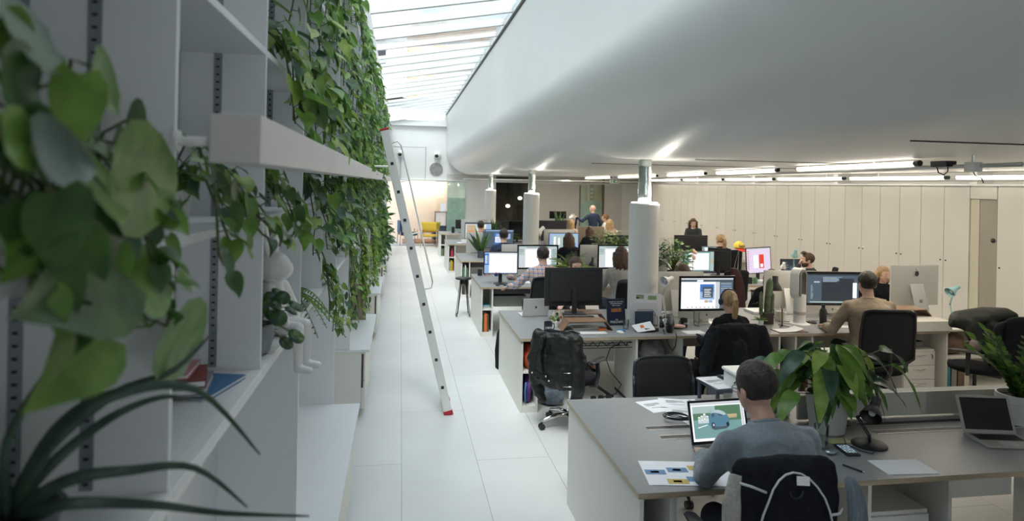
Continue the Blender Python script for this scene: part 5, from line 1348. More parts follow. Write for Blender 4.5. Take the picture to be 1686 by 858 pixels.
for k, (c, h) in enumerate(((DKF, .2), (GRYF, .23))): bk_up(('dark', 'grey')[k] + ' book in the lower end shelf of the fourth bench', 1.25 + k * .045, 13.18, .066, .036, h, c)
for k, (c, h) in enumerate(((CRM, .22), (YEL, .26), (YEL, .25), (PNK, .2))): bk_up(('cream', 'tall yellow', 'second yellow', 'raspberry')[k] + ' book in the lower end shelf of the fifth bench', 1.245 + k * .029, 16.78, .066, .024, h, c)
solo('flask', 'raspberry coloured flask in the upper end shelf of the fifth bench', 'flask', B().lathe([(.03, 0), (.035, .01), (.035, .16), (.02, .19), (.018, .22), (0, .22)], 18), PNK, (1.31, 16.86, .409), smooth='auto')
for k, c in enumerate((GRN, BRN)): bk_up(('green', 'brown')[k] + ' book in the end shelf of the farthest bench', 1.25 + k * .05, 20.18, .066, .04, .22, c)
# contents of the second desk's end shelf: bags
def sack(name, label, cat, loc, r, m, seed=1, group=None, rz=0, extra=None, mm=None, squash=1.0):
    rnd = random.Random(seed); b = B(); b.ell((0, 0, r[2] * .95), r, 26, 18)
    for i, v_ in enumerate(b.v):
        q = noise.noise(v_ * 9 + V((seed, 0, 0))) * .25 + noise.noise(v_ * 22 + V((0, seed, 0))) * .10
        b.v[i] = V((v_.x * (1 + q), v_.y * (1 + q), max(0.001, v_.z * (1 + q * .6))))
    o = solo(name, label, cat, b, m, loc, rz, group, smooth=True)
    if extra: extra(o)
    return o
sack('duffel_bag', 'purple and blue bag stuffed in the lower end shelf of the second bench', 'bag', (1.305, 6.66, .068), (.052, .13, .14), mat('purple_nylon', (.10, .03, .19), .6, bump=.4, bscale=20), 3)
solo('bag_strap', 'blue strap hanging in front of the purple bag', 'strap', B().tube([(1.27, 6.515, .30), (1.262, 6.51, .2), (1.268, 6.512, .09)], .008), cmat('blue_strap', (.03, .22, .42)), smooth=True)
sack('orange_bag', 'orange and black bag in the upper end shelf of the second bench', 'bag', (1.31, 6.66, .41), (.055, .12, .12), mat('orange_nylon', (.62, .09, .03), .6, bump=.6, bscale=14, vary=.5, vscale=14), 5)

# raised white unit at the right end of bench two
ru = thing('desk_riser_unit', 'white raised shelf unit at the right end of the second bench', 'desk unit', (5.22, 6.50, TOPZ))
obj('top', B().bx(0, .86, -.02, 1.3, .09, .108).bx(.0, .86, -.02, 0, .0, .09).bx(.84, .86, 0, 1.3, 0, .09).bx(0, .02, 0, 1.3, 0, .09).bx(0, .86, 1.28, 1.3, 0, .09), PANELW, ru, bev=.002)
obj('laminate', B().bx(0, .86, -.018, 1.298, .108, .110), mat('pale_grey_top', (.62, .60, .55), .5), ru)
UZ = TOPZ + .111

# ---------------------------------------------------------------- BENCH 1 contents
Z = TOPZ
# centre screen board
sb_ = thing('desk_screen', 'low cream divider board standing along the middle of the nearest bench', 'divider', (2.62, 4.02, Z))
obj('board', B().bx(0, 2.5, 0, .022, .012, .17), mat('divider_cream', (.60, .58, .52), .7, vary=.02), sb_, bev=.002)
for x in (.2, 1.2, 2.2): obj('bracket', B().bx(x, x + .05, -.03, .05, 0, .012), ALU, sb_)
solo('storage_box', 'white lidded plastic box behind the peace lily on the nearest bench', 'box', B().bx(0, .34, 0, .30, 0, .25).bx(-.012, .352, -.012, .312, .25, .275), WHITEP, (2.28, 4.10, Z + .001), bev=.012)
sb2 = [o for o in C.objects if o.name.startswith('storage_box')][0]
obj('label', B().bx(.25, .272, -.002, 0, .10, .2), mat('mauve_tag', (.25, .14, .2)), sb2)
obj('label', B().bx(.215, .235, -.002, 0, .03, .075), BRN, sb2)
# laptop with picture
laptop('open laptop showing a blue vintage car, in front of the man in grey', (1.915, 3.70, Z + .001), R(4), 'car', W=.385, D=.25, ang=106, m=mat('space_grey', (.30, .31, .32), .35, .7))
cbl = B(); cp = []
for k in range(60):
    a = k * .42; cp.append(V((1.80 + .09 * math.cos(a) + .02 * math.sin(k * .11) + k * .0007, 4.12 + .055 * math.sin(a), Z + .006 + .02 * abs(math.sin(k * .21)) + .0004 * k)))
cbl.tube(cp, .0035, 6); solo('power_cable', 'coiled black cable lying left of the laptop with the car', 'cable', cbl, BLACK, smooth=True)
PR = [(-.08, .04, .05, .054, 0), (-.08, .05, .03, .034, 0), (-.08, -.01, .01, .014, 0), (-.06, .06, -.03, -.027, 0)]
sheet('white letter sheet left end of the paper pile behind the laptop', (1.80, 4.42, Z), .21, .24, R(12), marks=PR)
sheet('folded white sheet lying at the top of the paper pile behind the laptop', (1.96, 4.44, Z + .004), .26, .20, R(-18), marks=PR, curl=.02)
sheet('white sheet closest to the coiled cable in the pile behind the laptop', (1.92, 4.24, Z + .003), .24, .24, R(-25), marks=PR)
sheet('white sheet half hidden by the laptop lid', (1.98, 4.14, Z + .002), .26, .18, R(8))
solo('marker_pen', 'green capped pen on the paper pile behind the laptop', 'pen', B().cyl((2.10, 4.38, Z + .012), (2.06, 4.47, Z + .012), .006, n=10), GRN, smooth='auto')
solo('sticky_note_pad', 'yellow note pad beside the dark stand on the nearest bench', 'note pad', B().bx(2.15, 2.25, 4.26, 4.33, Z + .001, Z + .012), YEL)
# dark stand with papers and calculator
ps_ = thing('monitor_stand', 'small dark stand with papers and keypad on the nearest bench', 'stand', (2.36, 4.42, Z))
obj('top', B().bx(-.20, .26, -.16, .16, .125, .15), mat('slate_metal', (.06, .075, .10), .4), ps_, bev=.004)
for x, y in ((-.18, -.14), (-.18, .14), (.24, -.14), (.24, .14)): obj('leg', B().cyl((x, y, 0), (x, y, .125), .014), MATS['slate_metal'], ps_)
sheet('white sheet on top of the small dark stand', (2.26, 4.42, Z + .1505), .20, .28, R(8), marks=PR)
kp = thing('keypad', 'grey keypad with rows of keys on the small dark stand', 'calculator', (2.42, 4.44, Z + .151), R(6))
obj('body', B().bx(-.10, .10, -.12, .12, 0, .018), CHARC, kp, bev=.004)
b = B()
for i in range(6):
    for j in range(6): b.bx(-.088 + i * .03, -.066 + i * .03, -.10 + j * .033, -.078 + j * .033, .018, .024)
obj('keys', b, GRYF, kp)
# printed picture sheet
YB_ = cmat('print_yellow', (.60, .44, .12)); BB_ = cmat('print_blue', (.12, .26, .46)); BB2 = cmat('print_pale', (.55, .60, .58))
def pic_sheet():
    mk = []
    for (cx, cy, k) in ((-.155, .005, 1), (-.03, .035, 1), (.09, .065, 0), (-.06, -.105, 0), (.05, -.075, 1)):
        mk.append((cx - .055, cx + .055, cy - .028, cy + .028, k)); mk.append((cx - .025, cx + .02, cy - .012, cy + .012, 2))
    sheet('large printed sheet with blue and yellow pictures under the man in grey\'s elbow', (1.53, 3.36, Z), .44, .30, R(-9), marks=[(a, b_, c_, d_, k) for a, b_, c_, d_, k in mk], mk=[YB_, BB_, BB2], name='picture_printout', cat='printout')
pic_sheet()
sheet('white sheet edge showing right of the man in grey\'s elbow', (1.80, 3.30, Z + .001), .28, .20, R(14))
sheet('white blank sheet at the front edge right of the black lamp', (2.79, 3.29, Z), .30, .19, R(-4), curl=.0)
pn = thing('ballpoint_pen', 'dark pen lying left of the blank sheet', 'pen', (2.48, 3.30, Z + .007), R(25))
obj('barrel', B().cyl((0, -.06, 0), (0, .05, 0), .005, n=10), CHARC, pn, smooth=True); obj('tip', B().cyl((0, -.072, 0), (0, -.06, 0), .001, .005, n=10), CHROME, pn)
ph = thing('smartphone', 'black phone with a lit screen of icons beside the black lamp', 'phone', (2.62, 3.53, Z), R(-8))
obj('case', B().bx(-.042, .042, -.075, .075, 0, .014), BLACK, ph, bev=.005)
b = B(); b.bx(-.036, .036, -.062, .062, .014, .0146, 0)
for i in range(4):
    for j in range(6): b.bx(-.030 + i * .017, -.020 + i * .017, -.05 + j * .019, -.040 + j * .019, .0146, .0150, (1, 2, 3)[(i + j) % 3])
obj('display', b, [S_CODE, S_TEAL, S_OFF, S_LBLUE], ph)
tumbler('empty water glass beside the peace lily pot', (2.50, 3.60, Z + .001), .042, .135)
solo('crumpled_foil', 'small crumpled shiny wrapper beside the water glass', 'wrapper', B().ell((2.49, 3.50, Z + .014), (.03, .025, .014)).ell((2.52, 3.51, Z + .012), (.02, .02, .012)), mat('foil', (.5, .6, .7), .2, .8, bump=1, bscale=30), smooth=True)
solo('yellow_card', 'pale yellow card under the drooping lily leaf by the phone', 'card', B().bx(2.60, 2.74, 3.64, 3.72, Z + .001, Z + .004), cmat('pale_yellow', (.66, .66, .35)))
anglelamp('black desk lamp with round base on the nearest bench beside the lily', (2.82, 3.60, Z), R(8), BLACK, up=.24, reach=.12, head=(.058, .14), aim=(-.65, -.35, -.55), base=.10)
anglelamp('second dark lamp hidden behind the peace lily leaves', (2.88, 3.98, Z), R(150), BLACK, up=.36, reach=.16, head=(.05, .12), aim=(.3, .5, -.7), base=.08)
solo('lamp_cable', 'thin black cable curving round the black lamp on the nearest bench', 'cable', B().tube([(2.80, 3.52, Z + .006), (2.74, 3.47, Z + .004), (2.70, 3.52, Z + .004), (2.68, 3.62, Z + .004), (2.74, 3.72, Z + .004)], .003), BLACK, smooth=True)
l2 = laptop('open silver laptop with black screen at the right edge', (3.72, 3.66, Z + .001), R(-12), None, W=.33, D=.23, ang=112, m=mat('worn_silver', (.46, .45, .42), .4, .4), bez=mat('silver_bezel', (.40, .39, .36), .4, .3))
sp_ = solo('white_adapter', 'white power adapter with cable right of the silver laptop', 'adapter', B().bx(3.92, 3.99, 3.74, 3.82, Z + .001, Z + .03), WHITEP, bev=.01)
# peace lily
def lily():
    rnd = random.Random(12); p_ = thing('peace_lily', 'large peace lily with broad drooping leaves in a white pot', 'plant', (2.72, 3.86, Z + .001))
    pt = obj('pot', B().lathe([(.105, 0), (.128, .20), (.134, .24), (.122, .24), (.115, .20)], 36), mat('white_glazed_pot', (.62, .62, .60), .45, vary=.05), p_, smooth='auto')
    obj('soil', B().lathe([(0, .2), (.118, .205), (0, .215)], 20), SOIL, pt)
    n_ = 0
    LF = B(); S = B()
    spec = []
    for k in range(60):
        a = rnd.uniform(0, 6.283); r_ = rnd.uniform(.06, .30); h_ = rnd.uniform(.16, .40) - r_ * .4
        spec.append((a, r_, h_, rnd.uniform(.15, .25)))
    spec += [(math.pi * 1.55, .10, .34, .30), (math.pi * 1.35, .20, .20, .26), (math.pi * 1.75, .18, .22, .26), (math.pi, .30, .26, .26), (math.pi * .9, .38, .22, .24), (0, .36, .28, .27), (-.2, .42, .20, .26), (math.pi * 1.5, .05, .34, .24), (math.pi * 1.2, .34, .06, .24), (-.4, .28, .10, .26)]
    for a, r_, h_, l in spec:
        hd = V((math.cos(a), math.sin(a) * .55, 0)); q = hd * r_ + V((0, 0, .22 + h_))
        S.tube([V((hd.x * .03, hd.y * .03, .2)), V((q.x * .35, q.y * .35, .2 + h_ * .75)), q], [.006, .005, .003], 6)
        o = len(LF.v)
        d = (hd + V((rnd.uniform(-.2, .2), rnd.uniform(-.2, .2), rnd.uniform(-.5, .15)))).normalized()
        s = d.cross(V((0, -.35, 1))).normalized(); nn = s.cross(d)
        if nn.z < 0: nn = -nn
        K = 9; m_ = rnd.choice((0, 1, 1, 1, 2, 3)); dr = rnd.uniform(.7, 1.7)
        for i in range(K + 1):
            t_ = i / K; w_ = l * .245 * (math.sin(math.pi * t_ ** .8) ** .8) * (1 - .2 * t_) if 0 < t_ < 1 else 0
            c_ = q + d * (l * (t_ - .12 * dr * t_ * t_)) + V((0, 0, -l * dr * .62 * t_ * t_))
            wv = .02 * l * math.sin(i * 2.2)
            LF.v += [c_ - s * w_ + nn * (w_ * .22 + wv), c_ - s * (w_ * .5) + nn * (w_ * .02), c_, c_ + s * (w_ * .5) + nn * (w_ * .02), c_ + s * w_ + nn * (w_ * .22 - wv)]
        for i in range(K):
            for j in range(4): a_ = o + i * 5 + j; LF.f.append((a_, a_ + 1, a_ + 6, a_ + 5)); LF.m.append(m_)
    obj('foliage', LF, LM, p_, smooth=True, sub=1); obj('stem', S, STEM, p_, smooth=True)
    # one long drooping leaf to the right
    return p_
lily()
# zamioculcas
def zz(label, loc, seed=3, n_=16, H=.5, spread=.35, pot=(.12, .19)):
    rnd = random.Random(seed); p_ = thing('zz_plant', label, 'plant', loc)
    r, h = pot; pt = obj('pot', B().lathe([(r * .88, 0), (r * 1.0, h * .7), (r * 1.04, h * .72), (r * 1.04, h), (r * .95, h), (r * .9, h * .85)], 36), MATS['white_glazed_pot'], p_, smooth='auto')
    obj('soil', B().lathe([(0, h * .85), (r * .9, h * .86), (0, h * .9)], 16), SOIL, pt); L = B(); S = B()
    for k in range(n_):
        a = rnd.uniform(0, 6.28); rr = spread * rnd.uniform(.3, 1); hh = H * rnd.uniform(.6, 1.05)
        pts = [V((math.cos(a) * rr * (t_ / 6) ** 1.4, math.sin(a) * rr * (t_ / 6) ** 1.4, h * .86 + hh * (t_ / 6) * (1 - .15 * (t_ / 6)))) for t_ in range(7)]
        S.tube(pts, [.007, .007, .006, .005, .004, .003, .002], 6)
        for i in range(1, 7):
            d = (pts[i] - pts[i - 1]).normalized(); sd_ = d.cross(V((math.cos(a), math.sin(a), .3))).normalized()
            for fr in (0, .5):
                for sg in (-1, 1):
                    leaf(L, pts[i - 1].lerp(pts[i], fr), sd_ * sg * .8 + d * .7, V((math.cos(a) * -.2, -.6, .8)), rnd.uniform(.055, .085), .034, rnd.choice((0, 0, 1)), False, .1, .05)
        leaf(L, pts[-1], d, V((0, -1, .3)), .08, .034, 1, False)
    obj('foliage', L, LM, p_, smooth=True); obj('stem', S, STEM, p_, smooth=True)
    return p_
zz('glossy upright plant in a white pot at the right edge of the nearest bench', (4.13, 3.86, Z + .001))
pedestal('white drawer pedestal under the nearest bench right of the striped scarf', (2.535, 3.24, 0), PANELW, 3, .38, .52)
# chair of the grey man with garments
chair('black swivel chair with reflective jacket where the man in grey sits', (1.71, 2.96, 0), R(2), True, True, 'pad', W=.48, hback=.49)
jk = B(); JX = 1.69
jk.loft([((JX, 2.675, .30), .20, .06, (1, 0, 0), (0, 1, 0)), ((JX, 2.665, .45), .235, .07, (1, 0, 0), (0, 1, 0)), ((JX, 2.66, .75), .245, .07, (1, 0, 0), (0, 1, 0)), ((JX, 2.67, .98), .25, .065, (1, 0, 0), (0, 1, 0)), ((JX, 2.69, 1.055), .25, .055, (1, 0, 0), (0, 1, 0)), ((JX, 2.70, 1.09), .21, .03, (1, 0, 0), (0, 1, 0))], 28)
rj = tag(obj('rucksack_jacket', jk, BLKCLOTH, None, remesh=.012, smo=4, disp=.02, dsc=.12), 'black jacket with pale reflective piping over the back of the nearest chair', 'jacket')
PIPE = mat('reflective_piping', (.62, .64, .64), .4)
def yj(z): return 2.588 if z < .95 else 2.588 + (z - .95) * .30
arc = [V((JX + .185 * math.cos(q), yj(.70 + .355 * math.sin(q)), .70 + .355 * math.sin(q))) for q in [math.pi - k * math.pi / 16 for k in range(17)]]
arc = [V((JX - .19, 2.592, .40))] + arc + [V((JX + .19, 2.592, .40))]
obj('piping', B().tube(arc, .0045, 6), PIPE, rj, smooth=True)
obj('piping', B().tube([V((JX - .245, 2.625, 1.02)), V((JX - .20, 2.602, 1.012)), V((JX - .135, 2.600, .985))], .0055, 6), PIPE, rj, smooth=True)
obj('piping', B().tube([V((JX + .165, 2.592, .875)), V((JX + .21, 2.598, .875)), V((JX + .25, 2.635, .875))], .0055, 6), PIPE, rj, smooth=True)
obj('care_tag', B().cb((JX + .035, 2.600, 1.025), (.058, .006, .036), rot=(-.25, .1, 0)), PAPER, rj)
obj('hanging_loop', B().tube([V((JX + .03 * math.cos(q), 2.592, .985 + .03 * math.sin(q))) for q in [math.pi + k * math.pi / 8 for k in range(9)]], .003, 6), CHARC, rj, smooth=True)
obj('lining', B().loft([((JX - .245, 2.66, 1.04), .014, .03), ((JX - .265, 2.65, .92), .016, .045), ((JX - .27, 2.64, .80), .014, .045), ((JX - .29, 2.64, .73), .018, .03)], 12), LTGREY, rj, smooth=True)
sc_m = mat('blue_grey_stripe_knit', (.24, .29, .34), .95, bump=.9, bscale=70, vary=.3, vscale=30, stretch=(12, 1, .5))
sf = B(); sf.loft([((1.955, 2.62, 1.03), .03, .03), ((1.985, 2.60, .94), .045, .04), ((1.985, 2.60, .82), .05, .04), ((2.01, 2.59, .72), .055, .045), ((2.03, 2.60, .66), .045, .04), ((2.035, 2.60, .625), .02, .02)], 18)
for i, v_ in enumerate(sf.v): sf.v[i] = v_ + V((noise.noise(v_ * 14), noise.noise(v_ * 14 + V((5, 0, 0))), 0)) * .016
solo('scarf', 'blue grey striped knit garment hanging from the right side of the nearest chair', 'garment', sf, sc_m, smooth=True, sub=1)
# empty chairs around bench one
chair('black mesh chair behind the nearest bench, facing the camera', (2.06, 4.72, 0), R(180), True, False, 'mesh', W=.50, hback=.37)
chair('black swivel chair at the lower right corner of the photo', (3.16, 2.50, 0), R(-50), True, False, 'pad', W=.48, hback=.42)

# ---------------------------------------------------------------- BENCH 2 contents
laptop('open silver laptop seen from behind on the second bench', (1.57, 7.58, Z + .001), R(184), None, W=.31, D=.215, ang=105, m=mat('bright_silver', (.70, .69, .66), .4, .2), logoback=True)
monitor('large black monitor seen from behind on the second bench', (1.93, 7.22, Z + .10), R(181), None, W=.665, H=.425, z=.09, base='square', group=None)
def plyriser(label, loc, w=.50, d_=.20, h=.10, rotz=0, m=WALNUT):
    t_ = thing('plywood_riser', label, 'stand', loc, rotz)
    prof = [(-w / 2, 0), (-w / 2 + .012, 0), (-w / 2 + .085, h - .012), (w / 2 - .085, h - .012), (w / 2 - .012, 0), (w / 2, 0), (w / 2 - .075, h), (-w / 2 + .075, h)]
    b = B(); k = 0
    for (a, c_, d2, e_) in ((0, 1, 2, 7), (7, 2, 3, 6), (6, 3, 4, 5)):
        pts = [prof[a], prof[c_], prof[d2], prof[e_]]; b.ext(pts, -d_ / 2, d_ / 2)
    obj('shell', b, m, t_, bev=.004); return t_
plyriser('bent walnut riser at the front of the second bench by the white keyboard', (1.98, 6.90, Z + .001), .56, .22, .10, R(-1))
plyriser('bent walnut riser under the large black monitor', (2.02, 7.34, Z + .001), .62, .26, .10, 0)
solo('laptop_closed', 'closed silver laptop under the front walnut riser', 'laptop', B().bx(1.83, 2.13, 6.84, 7.02, Z + .001, Z + .018), ALU, bev=.005)
solo('roll_of_papers', 'white papers stacked under the rear walnut riser', 'papers', B().bx(1.88, 2.22, 7.28, 7.46, Z + .001, Z + .035), PAPER, bev=.003)
solo('orange_card', 'orange card at the right foot of the front walnut riser', 'card', B().bx(2.10, 2.19, 6.80, 6.85, Z + .002, Z + .016), ORG)
keyboard('white keyboard at the front edge of the second bench', (2.00, 6.66, Z + .001), R(-1), .29)
mouse('white mouse right of the white keyboard', (2.29, 6.66, Z + .001), WHITEP, R(20))
p2 = thing('smartphone', 'dark phone left of the white keyboard', 'phone', (1.80, 6.70, Z + .001), R(15)); obj('case', B().bx(-.035, .035, -.07, .07, 0, .009), BLACK, p2, bev=.004); obj('display', B().bx(-.031, .031, -.062, .062, .009, .0095), GLOSSB, p2)
mug('black mug with white letters in front of the leather jacket', (1.55, 6.80, Z + .001), BLACK, R(10), .043, .10, 'DKNY')
po = thing('seedling_pot', 'tiny green seedling in a cream pot on the second bench', 'plant', (1.68, 7.02, Z + .001))
obj('pot', B().lathe([(.028, 0), (.038, .055), (.034, .055), (.03, .05), (0, .05)], 20), CERAM, po, smooth='auto')
L = B(); rnd = random.Random(2)
for k in range(16):
    a = rnd.uniform(0, 6.28); leaf(L, V((.012 * math.cos(a), .012 * math.sin(a), .05 + rnd.uniform(0, .05))), V((math.cos(a), math.sin(a), rnd.uniform(.5, 1.6))), V((0, -.5, 1)), .055, .018, rnd.choice((0, 1)), False)
obj('foliage', L, [GREEN_M, GREEN_D], po, smooth=True)
ms = thing('magazine', 'floral magazine standing folded behind the seedling', 'magazine', (1.77, 7.20, Z + .001), R(18))
obj('cover', B().bx(-.06, .06, 0, .004, 0, .14).bx(-.06, -.056, 0, .08, 0, .14), mat('floral_print', (.62, .56, .46), .5, vary=.6, vscale=40), ms)
obj('print', B().bx(-.05, -.02, -.001, 0, .08, .12, 0).bx(0, .03, -.001, 0, .05, .08, 1).bx(-.04, 0, -.001, 0, .02, .05, 0), [CHARC, PNK], ms)
# standing dark book
bo_ = thing('standing_book', 'dark blue book with white lettering standing beside the big monitor', 'book', (2.38, 7.04, Z + .001), R(4)); bo_.rotation_euler = (R(-8), 0, R(4))
obj('cover', B().bx(-.105, .105, 0, .028, 0, .29), mat('midnight_cover', (.012, .02, .05), .35), bo_, bev=.002)
obj('picture', B().bx(-.06, .06, -.001, 0, .145, .185), mat('amber_print', (.35, .13, .05), .5, vary=.6, vscale=30), bo_)
for k, s_ in enumerate(('UNDER OF THE OPEN', 'SKIES BRIGHTNESS', 'AND A BLUE')): text('lettering', s_, .017, PAPER, bo_, (0, -.0015, .255 - k * .02), (R(90), 0, 0))
text('lettering', 'THE', .018, PAPER, bo_, (0, -.0015, .062), (R(90), 0, 0)); text('lettering', 'FREEZARY', .034, PAPER, bo_, (0, -.0015, .036), (R(90), 0, 0))
tumbler('clear tumbler in front of the dark blue book', (2.42, 6.86, Z + .001), .034, .10)
solo('sticky_pad', 'small blue edged note pad in front of the dark blue book', 'note pad', B().bx(2.30, 2.38, 6.74, 6.80, Z + .001, Z + .010), cmat('blue_pad', (.05, .25, .55)))
# letter rack with sheets
lr = thing('letter_rack', 'wire letter rack holding white and green printed sheets', 'letter rack', (2.70, 7.02, Z + .001), R(-3))
for k, (y_, w_, h_) in enumerate(((.06, .20, .20), (.0, .22, .17), (-.05, .24, .13))):
    obj('wire_hoop', B().tube([V((-w_ / 2, y_, 0)), V((-w_ / 2, y_, h_ * .8)), V((-w_ / 2 + .03, y_, h_)), V((w_ / 2 - .03, y_, h_)), V((w_ / 2, y_, h_ * .8)), V((w_ / 2, y_, 0))], .003, 6), CHARC, lr, smooth=True)
obj('wire_base', B().bx(-.12, .12, -.06, .08, 0, .004), CHARC, lr)
GP = cmat('leaf_green_print', (.30, .42, .22))
def rsheet(label, x, y, w, h, m, marks=None, rz=0, tx=0):
    t_ = thing('rack_sheet', label, 'paper', (x, y, Z + .006), rz, 'sheets in the letter rack'); t_.rotation_euler = (R(-6), tx, rz)
    obj('sheet', B().bx(-w / 2, w / 2, 0, .003, 0, h), m, t_)
    if marks: obj('print', marks, [GP, CHARC], t_)
    return t_
mk = B(); mk.bx(-.12, -.03, -.001, 0, .27, .315, 0).bx(.02, .12, -.001, 0, .265, .31, 0).bx(-.12, -.09, -.0015, -.001, .27, .29, 1)
rsheet('large white sheet with green prints at the back of the letter rack', 2.73, 7.085, .37, .335, PAPER, mk, 0, .05)
rsheet('white envelope leaning in the middle of the letter rack', 2.71, 7.035, .29, .235, mat('envelope', (.78, .79, .82), .8))
rsheet('dark blue notebook at the front of the letter rack', 2.68, 6.99, .215, .155, mat('blue_notebook', (.045, .085, .135), .6, bump=.2))
bx_ = thing('brochure', 'white brochure draped over a brown book beside the phone', 'brochure', (2.60, 6.74, Z + .001), R(12))
obj('book_block', B().bx(-.03, .13, -.05, .06, 0, .035), BRN, bx_, bev=.003)
obj('cover', B().add([(-.13, -.05, .004), (.06, -.09, .03), (.10, .07, .085), (-.12, .09, .05)], [(0, 1, 2, 3)]).add([(-.13, -.05, .0), (.06, -.09, .026), (.10, .07, .081), (-.12, .09, .046)], [(3, 2, 1, 0)]), PAPER, bx_)
obj('print', B().add([(-.06, .0, .033), (-.02, -.01, .040), (-.01, .04, .058), (-.05, .05, .050)], [(0, 1, 2, 3)]), ORG, bx_)
tp = thing('desk_telephone', 'black desk telephone with handset cable hanging over the edge', 'telephone', (2.86, 6.72, Z + .001), R(-20))
obj('body', B().loft([((0, .09, .03), .07, .03), ((0, .07, .10), .075, .045), ((0, 0, .075), .09, .05), ((.0, -.09, .03), .10, .03), ((0, -.11, .015), .09, .012)], 20), BLACK, tp, smooth=True)
obj('keypad', B().cb((.0, -.045, .098), (.09, .07, .006), rot=(.55, 0, 0)), CHARC, tp)
obj('dial_ring', B().lathe([(.038, 0), (.042, .006), (.030, .010), (.028, .004)], 28, c=(-.045, -.05, .10), M=Euler((1.1, 0, 0)).to_matrix()), CHROME, tp, smooth='auto')
obj('handset', B().tube([V((-.085, .07, .12)), V((-.09, .03, .135)), V((-.09, -.04, .12)), V((-.085, -.10, .06))], [.024, .016, .016, .026], 12), GLOSSB, tp, smooth=True)
obj('cable', B().tube([V((-.07, -.11, .03)), V((-.05, -.21, -.02)), V((-.01, -.26, -.11)), V((.02, -.245, -.15)), V((.05, -.24, -.10)), V((.06, -.23, .0)), V((.05, -.12, .02))], .006, 8), BLACK, tp, smooth=True)
anglelamp('white desk lamp bending over the telephone beside the thick column', (2.98, 7.10, Z), R(0), WHITEP, up=.50, reach=.16, head=(.055, .15), aim=(-.85, -.45, -.2), base=.08)
mug('black mug with white letters beside the woman with headphones', (3.10, 6.90, Z + .001), BLACK, R(200), .040, .095, None)
text('lettering', 'OHIO', .03, PAPER, [o for o in C.objects if o.name.startswith('mug')][-1], (0, .0408, .045), (R(90), 0, R(180)))
tumbler('tall clear glass in front of the woman with headphones\' computer', (3.28, 6.97, Z + .001), .035, .15)
imac('aluminium computer showing a design page before the woman with headphones', (3.45, 7.08, Z + .001), R(0), 'design', W=.68)
imac('aluminium computer seen from behind, left of the design page screen', (3.30, 7.56, Z + .001), R(178), None, W=.66)
solo('pink_cloth', 'crumpled pink and cream cloth beside the telephone', 'cloth', B().ell((3.02, 6.84, Z + .022), (.075, .05, .022)).ell((2.97, 6.88, Z + .02), (.05, .04, .02)), mat('pink_cloth', (.55, .33, .30), .9, bump=.9, bscale=12, vary=.4, vscale=10), smooth=True)
solo('blue_box', 'small bright blue box between the two aluminium computers', 'box', B().bx(3.06, 3.15, 7.3, 7.36, Z + .001, Z + .045), cmat('cyan_box', (.02, .32, .48)), bev=.003)
for k, (x, y) in enumerate(((3.0, 7.35), (3.12, 7.5))):
    solo('cable', ('dark cable looping on the second bench behind the mug', 'dark cable curl left of the design page computer')[k], 'cable', B().tube([V((x + .05 * math.cos(q * .5) + q * .004, y + .05 * math.sin(q * .5), Z + .008 + .02 * abs(math.sin(q * .4)))) for q in range(24)], .003, 6), BLACK, smooth=True)
sheet('white writing pad left of the woman with headphones', (3.10, 6.64, Z), .22, .16, R(4))
# cacti
cp_ = thing('cactus', 'tall ribbed green cactus with side shoots in a dark square pot', 'plant', (4.16, 7.02, Z + .001))
obj('pot', B().bx(-.055, .055, -.055, .055, 0, .13), mat('brown_pot', (.06, .04, .035), .6), cp_, bev=.006)
CAC = leafmat('cactus_skin', (.17, .22, .13), (.30, .35, .22), .6)
def rib(x, y, z0, z1, r, lean=0):
    b = B(); n_ = 20; rings = 14
    for i in range(rings):
        t_ = i / (rings - 1); rr = r * (math.sqrt(max(0, 1 - max(0, (t_ - .78) / .22) ** 2)) if t_ > .78 else 1) * (.85 + .15 * min(1, t_ * 5)) + .0005
        for j in range(n_): a = 6.283 * j / n_; q = rr * (1 + .16 * math.cos(a * 10)); b.v.append(V((x + lean * t_ + q * math.cos(a), y + q * math.sin(a), z0 + (z1 - z0) * t_)))
    for i in range(rings - 1):
        for j in range(n_): a, c_ = i * n_ + j, i * n_ + (j + 1) % n_; b.f.append((a, c_, c_ + n_, a + n_)); b.m.append(0)
    b.f.append(tuple((rings - 1) * n_ + j for j in range(n_))); b.m.append(0)
    return b
obj('trunk', rib(0, 0, .12, .52, .034, .03), CAC, cp_, smooth=True); obj('side_shoot', rib(-.075, 0, .10, .37, .018), CAC, cp_, smooth=True); obj('side_shoot', rib(.05, -.01, .13, .36, .020, .01), CAC, cp_, smooth=True)
fern('small tufted green plant in front of the cactus', (4.03, 6.92, Z + .001), 14, .10, 8, 'potted_succulent', (.03, .06), WHITEP, w=.012, droop=.5)
ho = thing('desk_organiser', 'black wire stand holding pencils right of the cactus', 'pen holder', (4.24, 6.84, Z + .001))
obj('stand', B().tube([V((0, 0, .0)), V((0, 0, .20))], .006).tube([V((-.05, -.04, .003)), V((0, 0, .015)), V((.06, -.05, .003))], .005).tube([V((0, .07, .003)), V((0, 0, .015))], .005), BLACK, ho, smooth=True)
for k in range(5): obj('pencil', B().cyl((.012 * math.cos(k * 1.3), .012 * math.sin(k * 1.3), .03), (.03 * math.cos(k * 1.3), .03 * math.sin(k * 1.3), .20 + .02 * (k % 3)), .004, n=6), OAK if k % 2 else WHITEP, ho)
solo('candle', 'thick beige candle in front of the black lit lamp', 'candle', B().lathe([(.045, 0), (.046, .11), (.035, .113), (0, .105)], 24), CRM, (4.40, 7.16, Z + .001), smooth='auto')
anglelamp('black lamp with glowing bulb beyond the cactus', (4.46, 7.38, Z), R(0), BLACK, up=.42, reach=.10, head=(.075, .17), aim=(.0, -.05, -1), lit=True, base=.08)
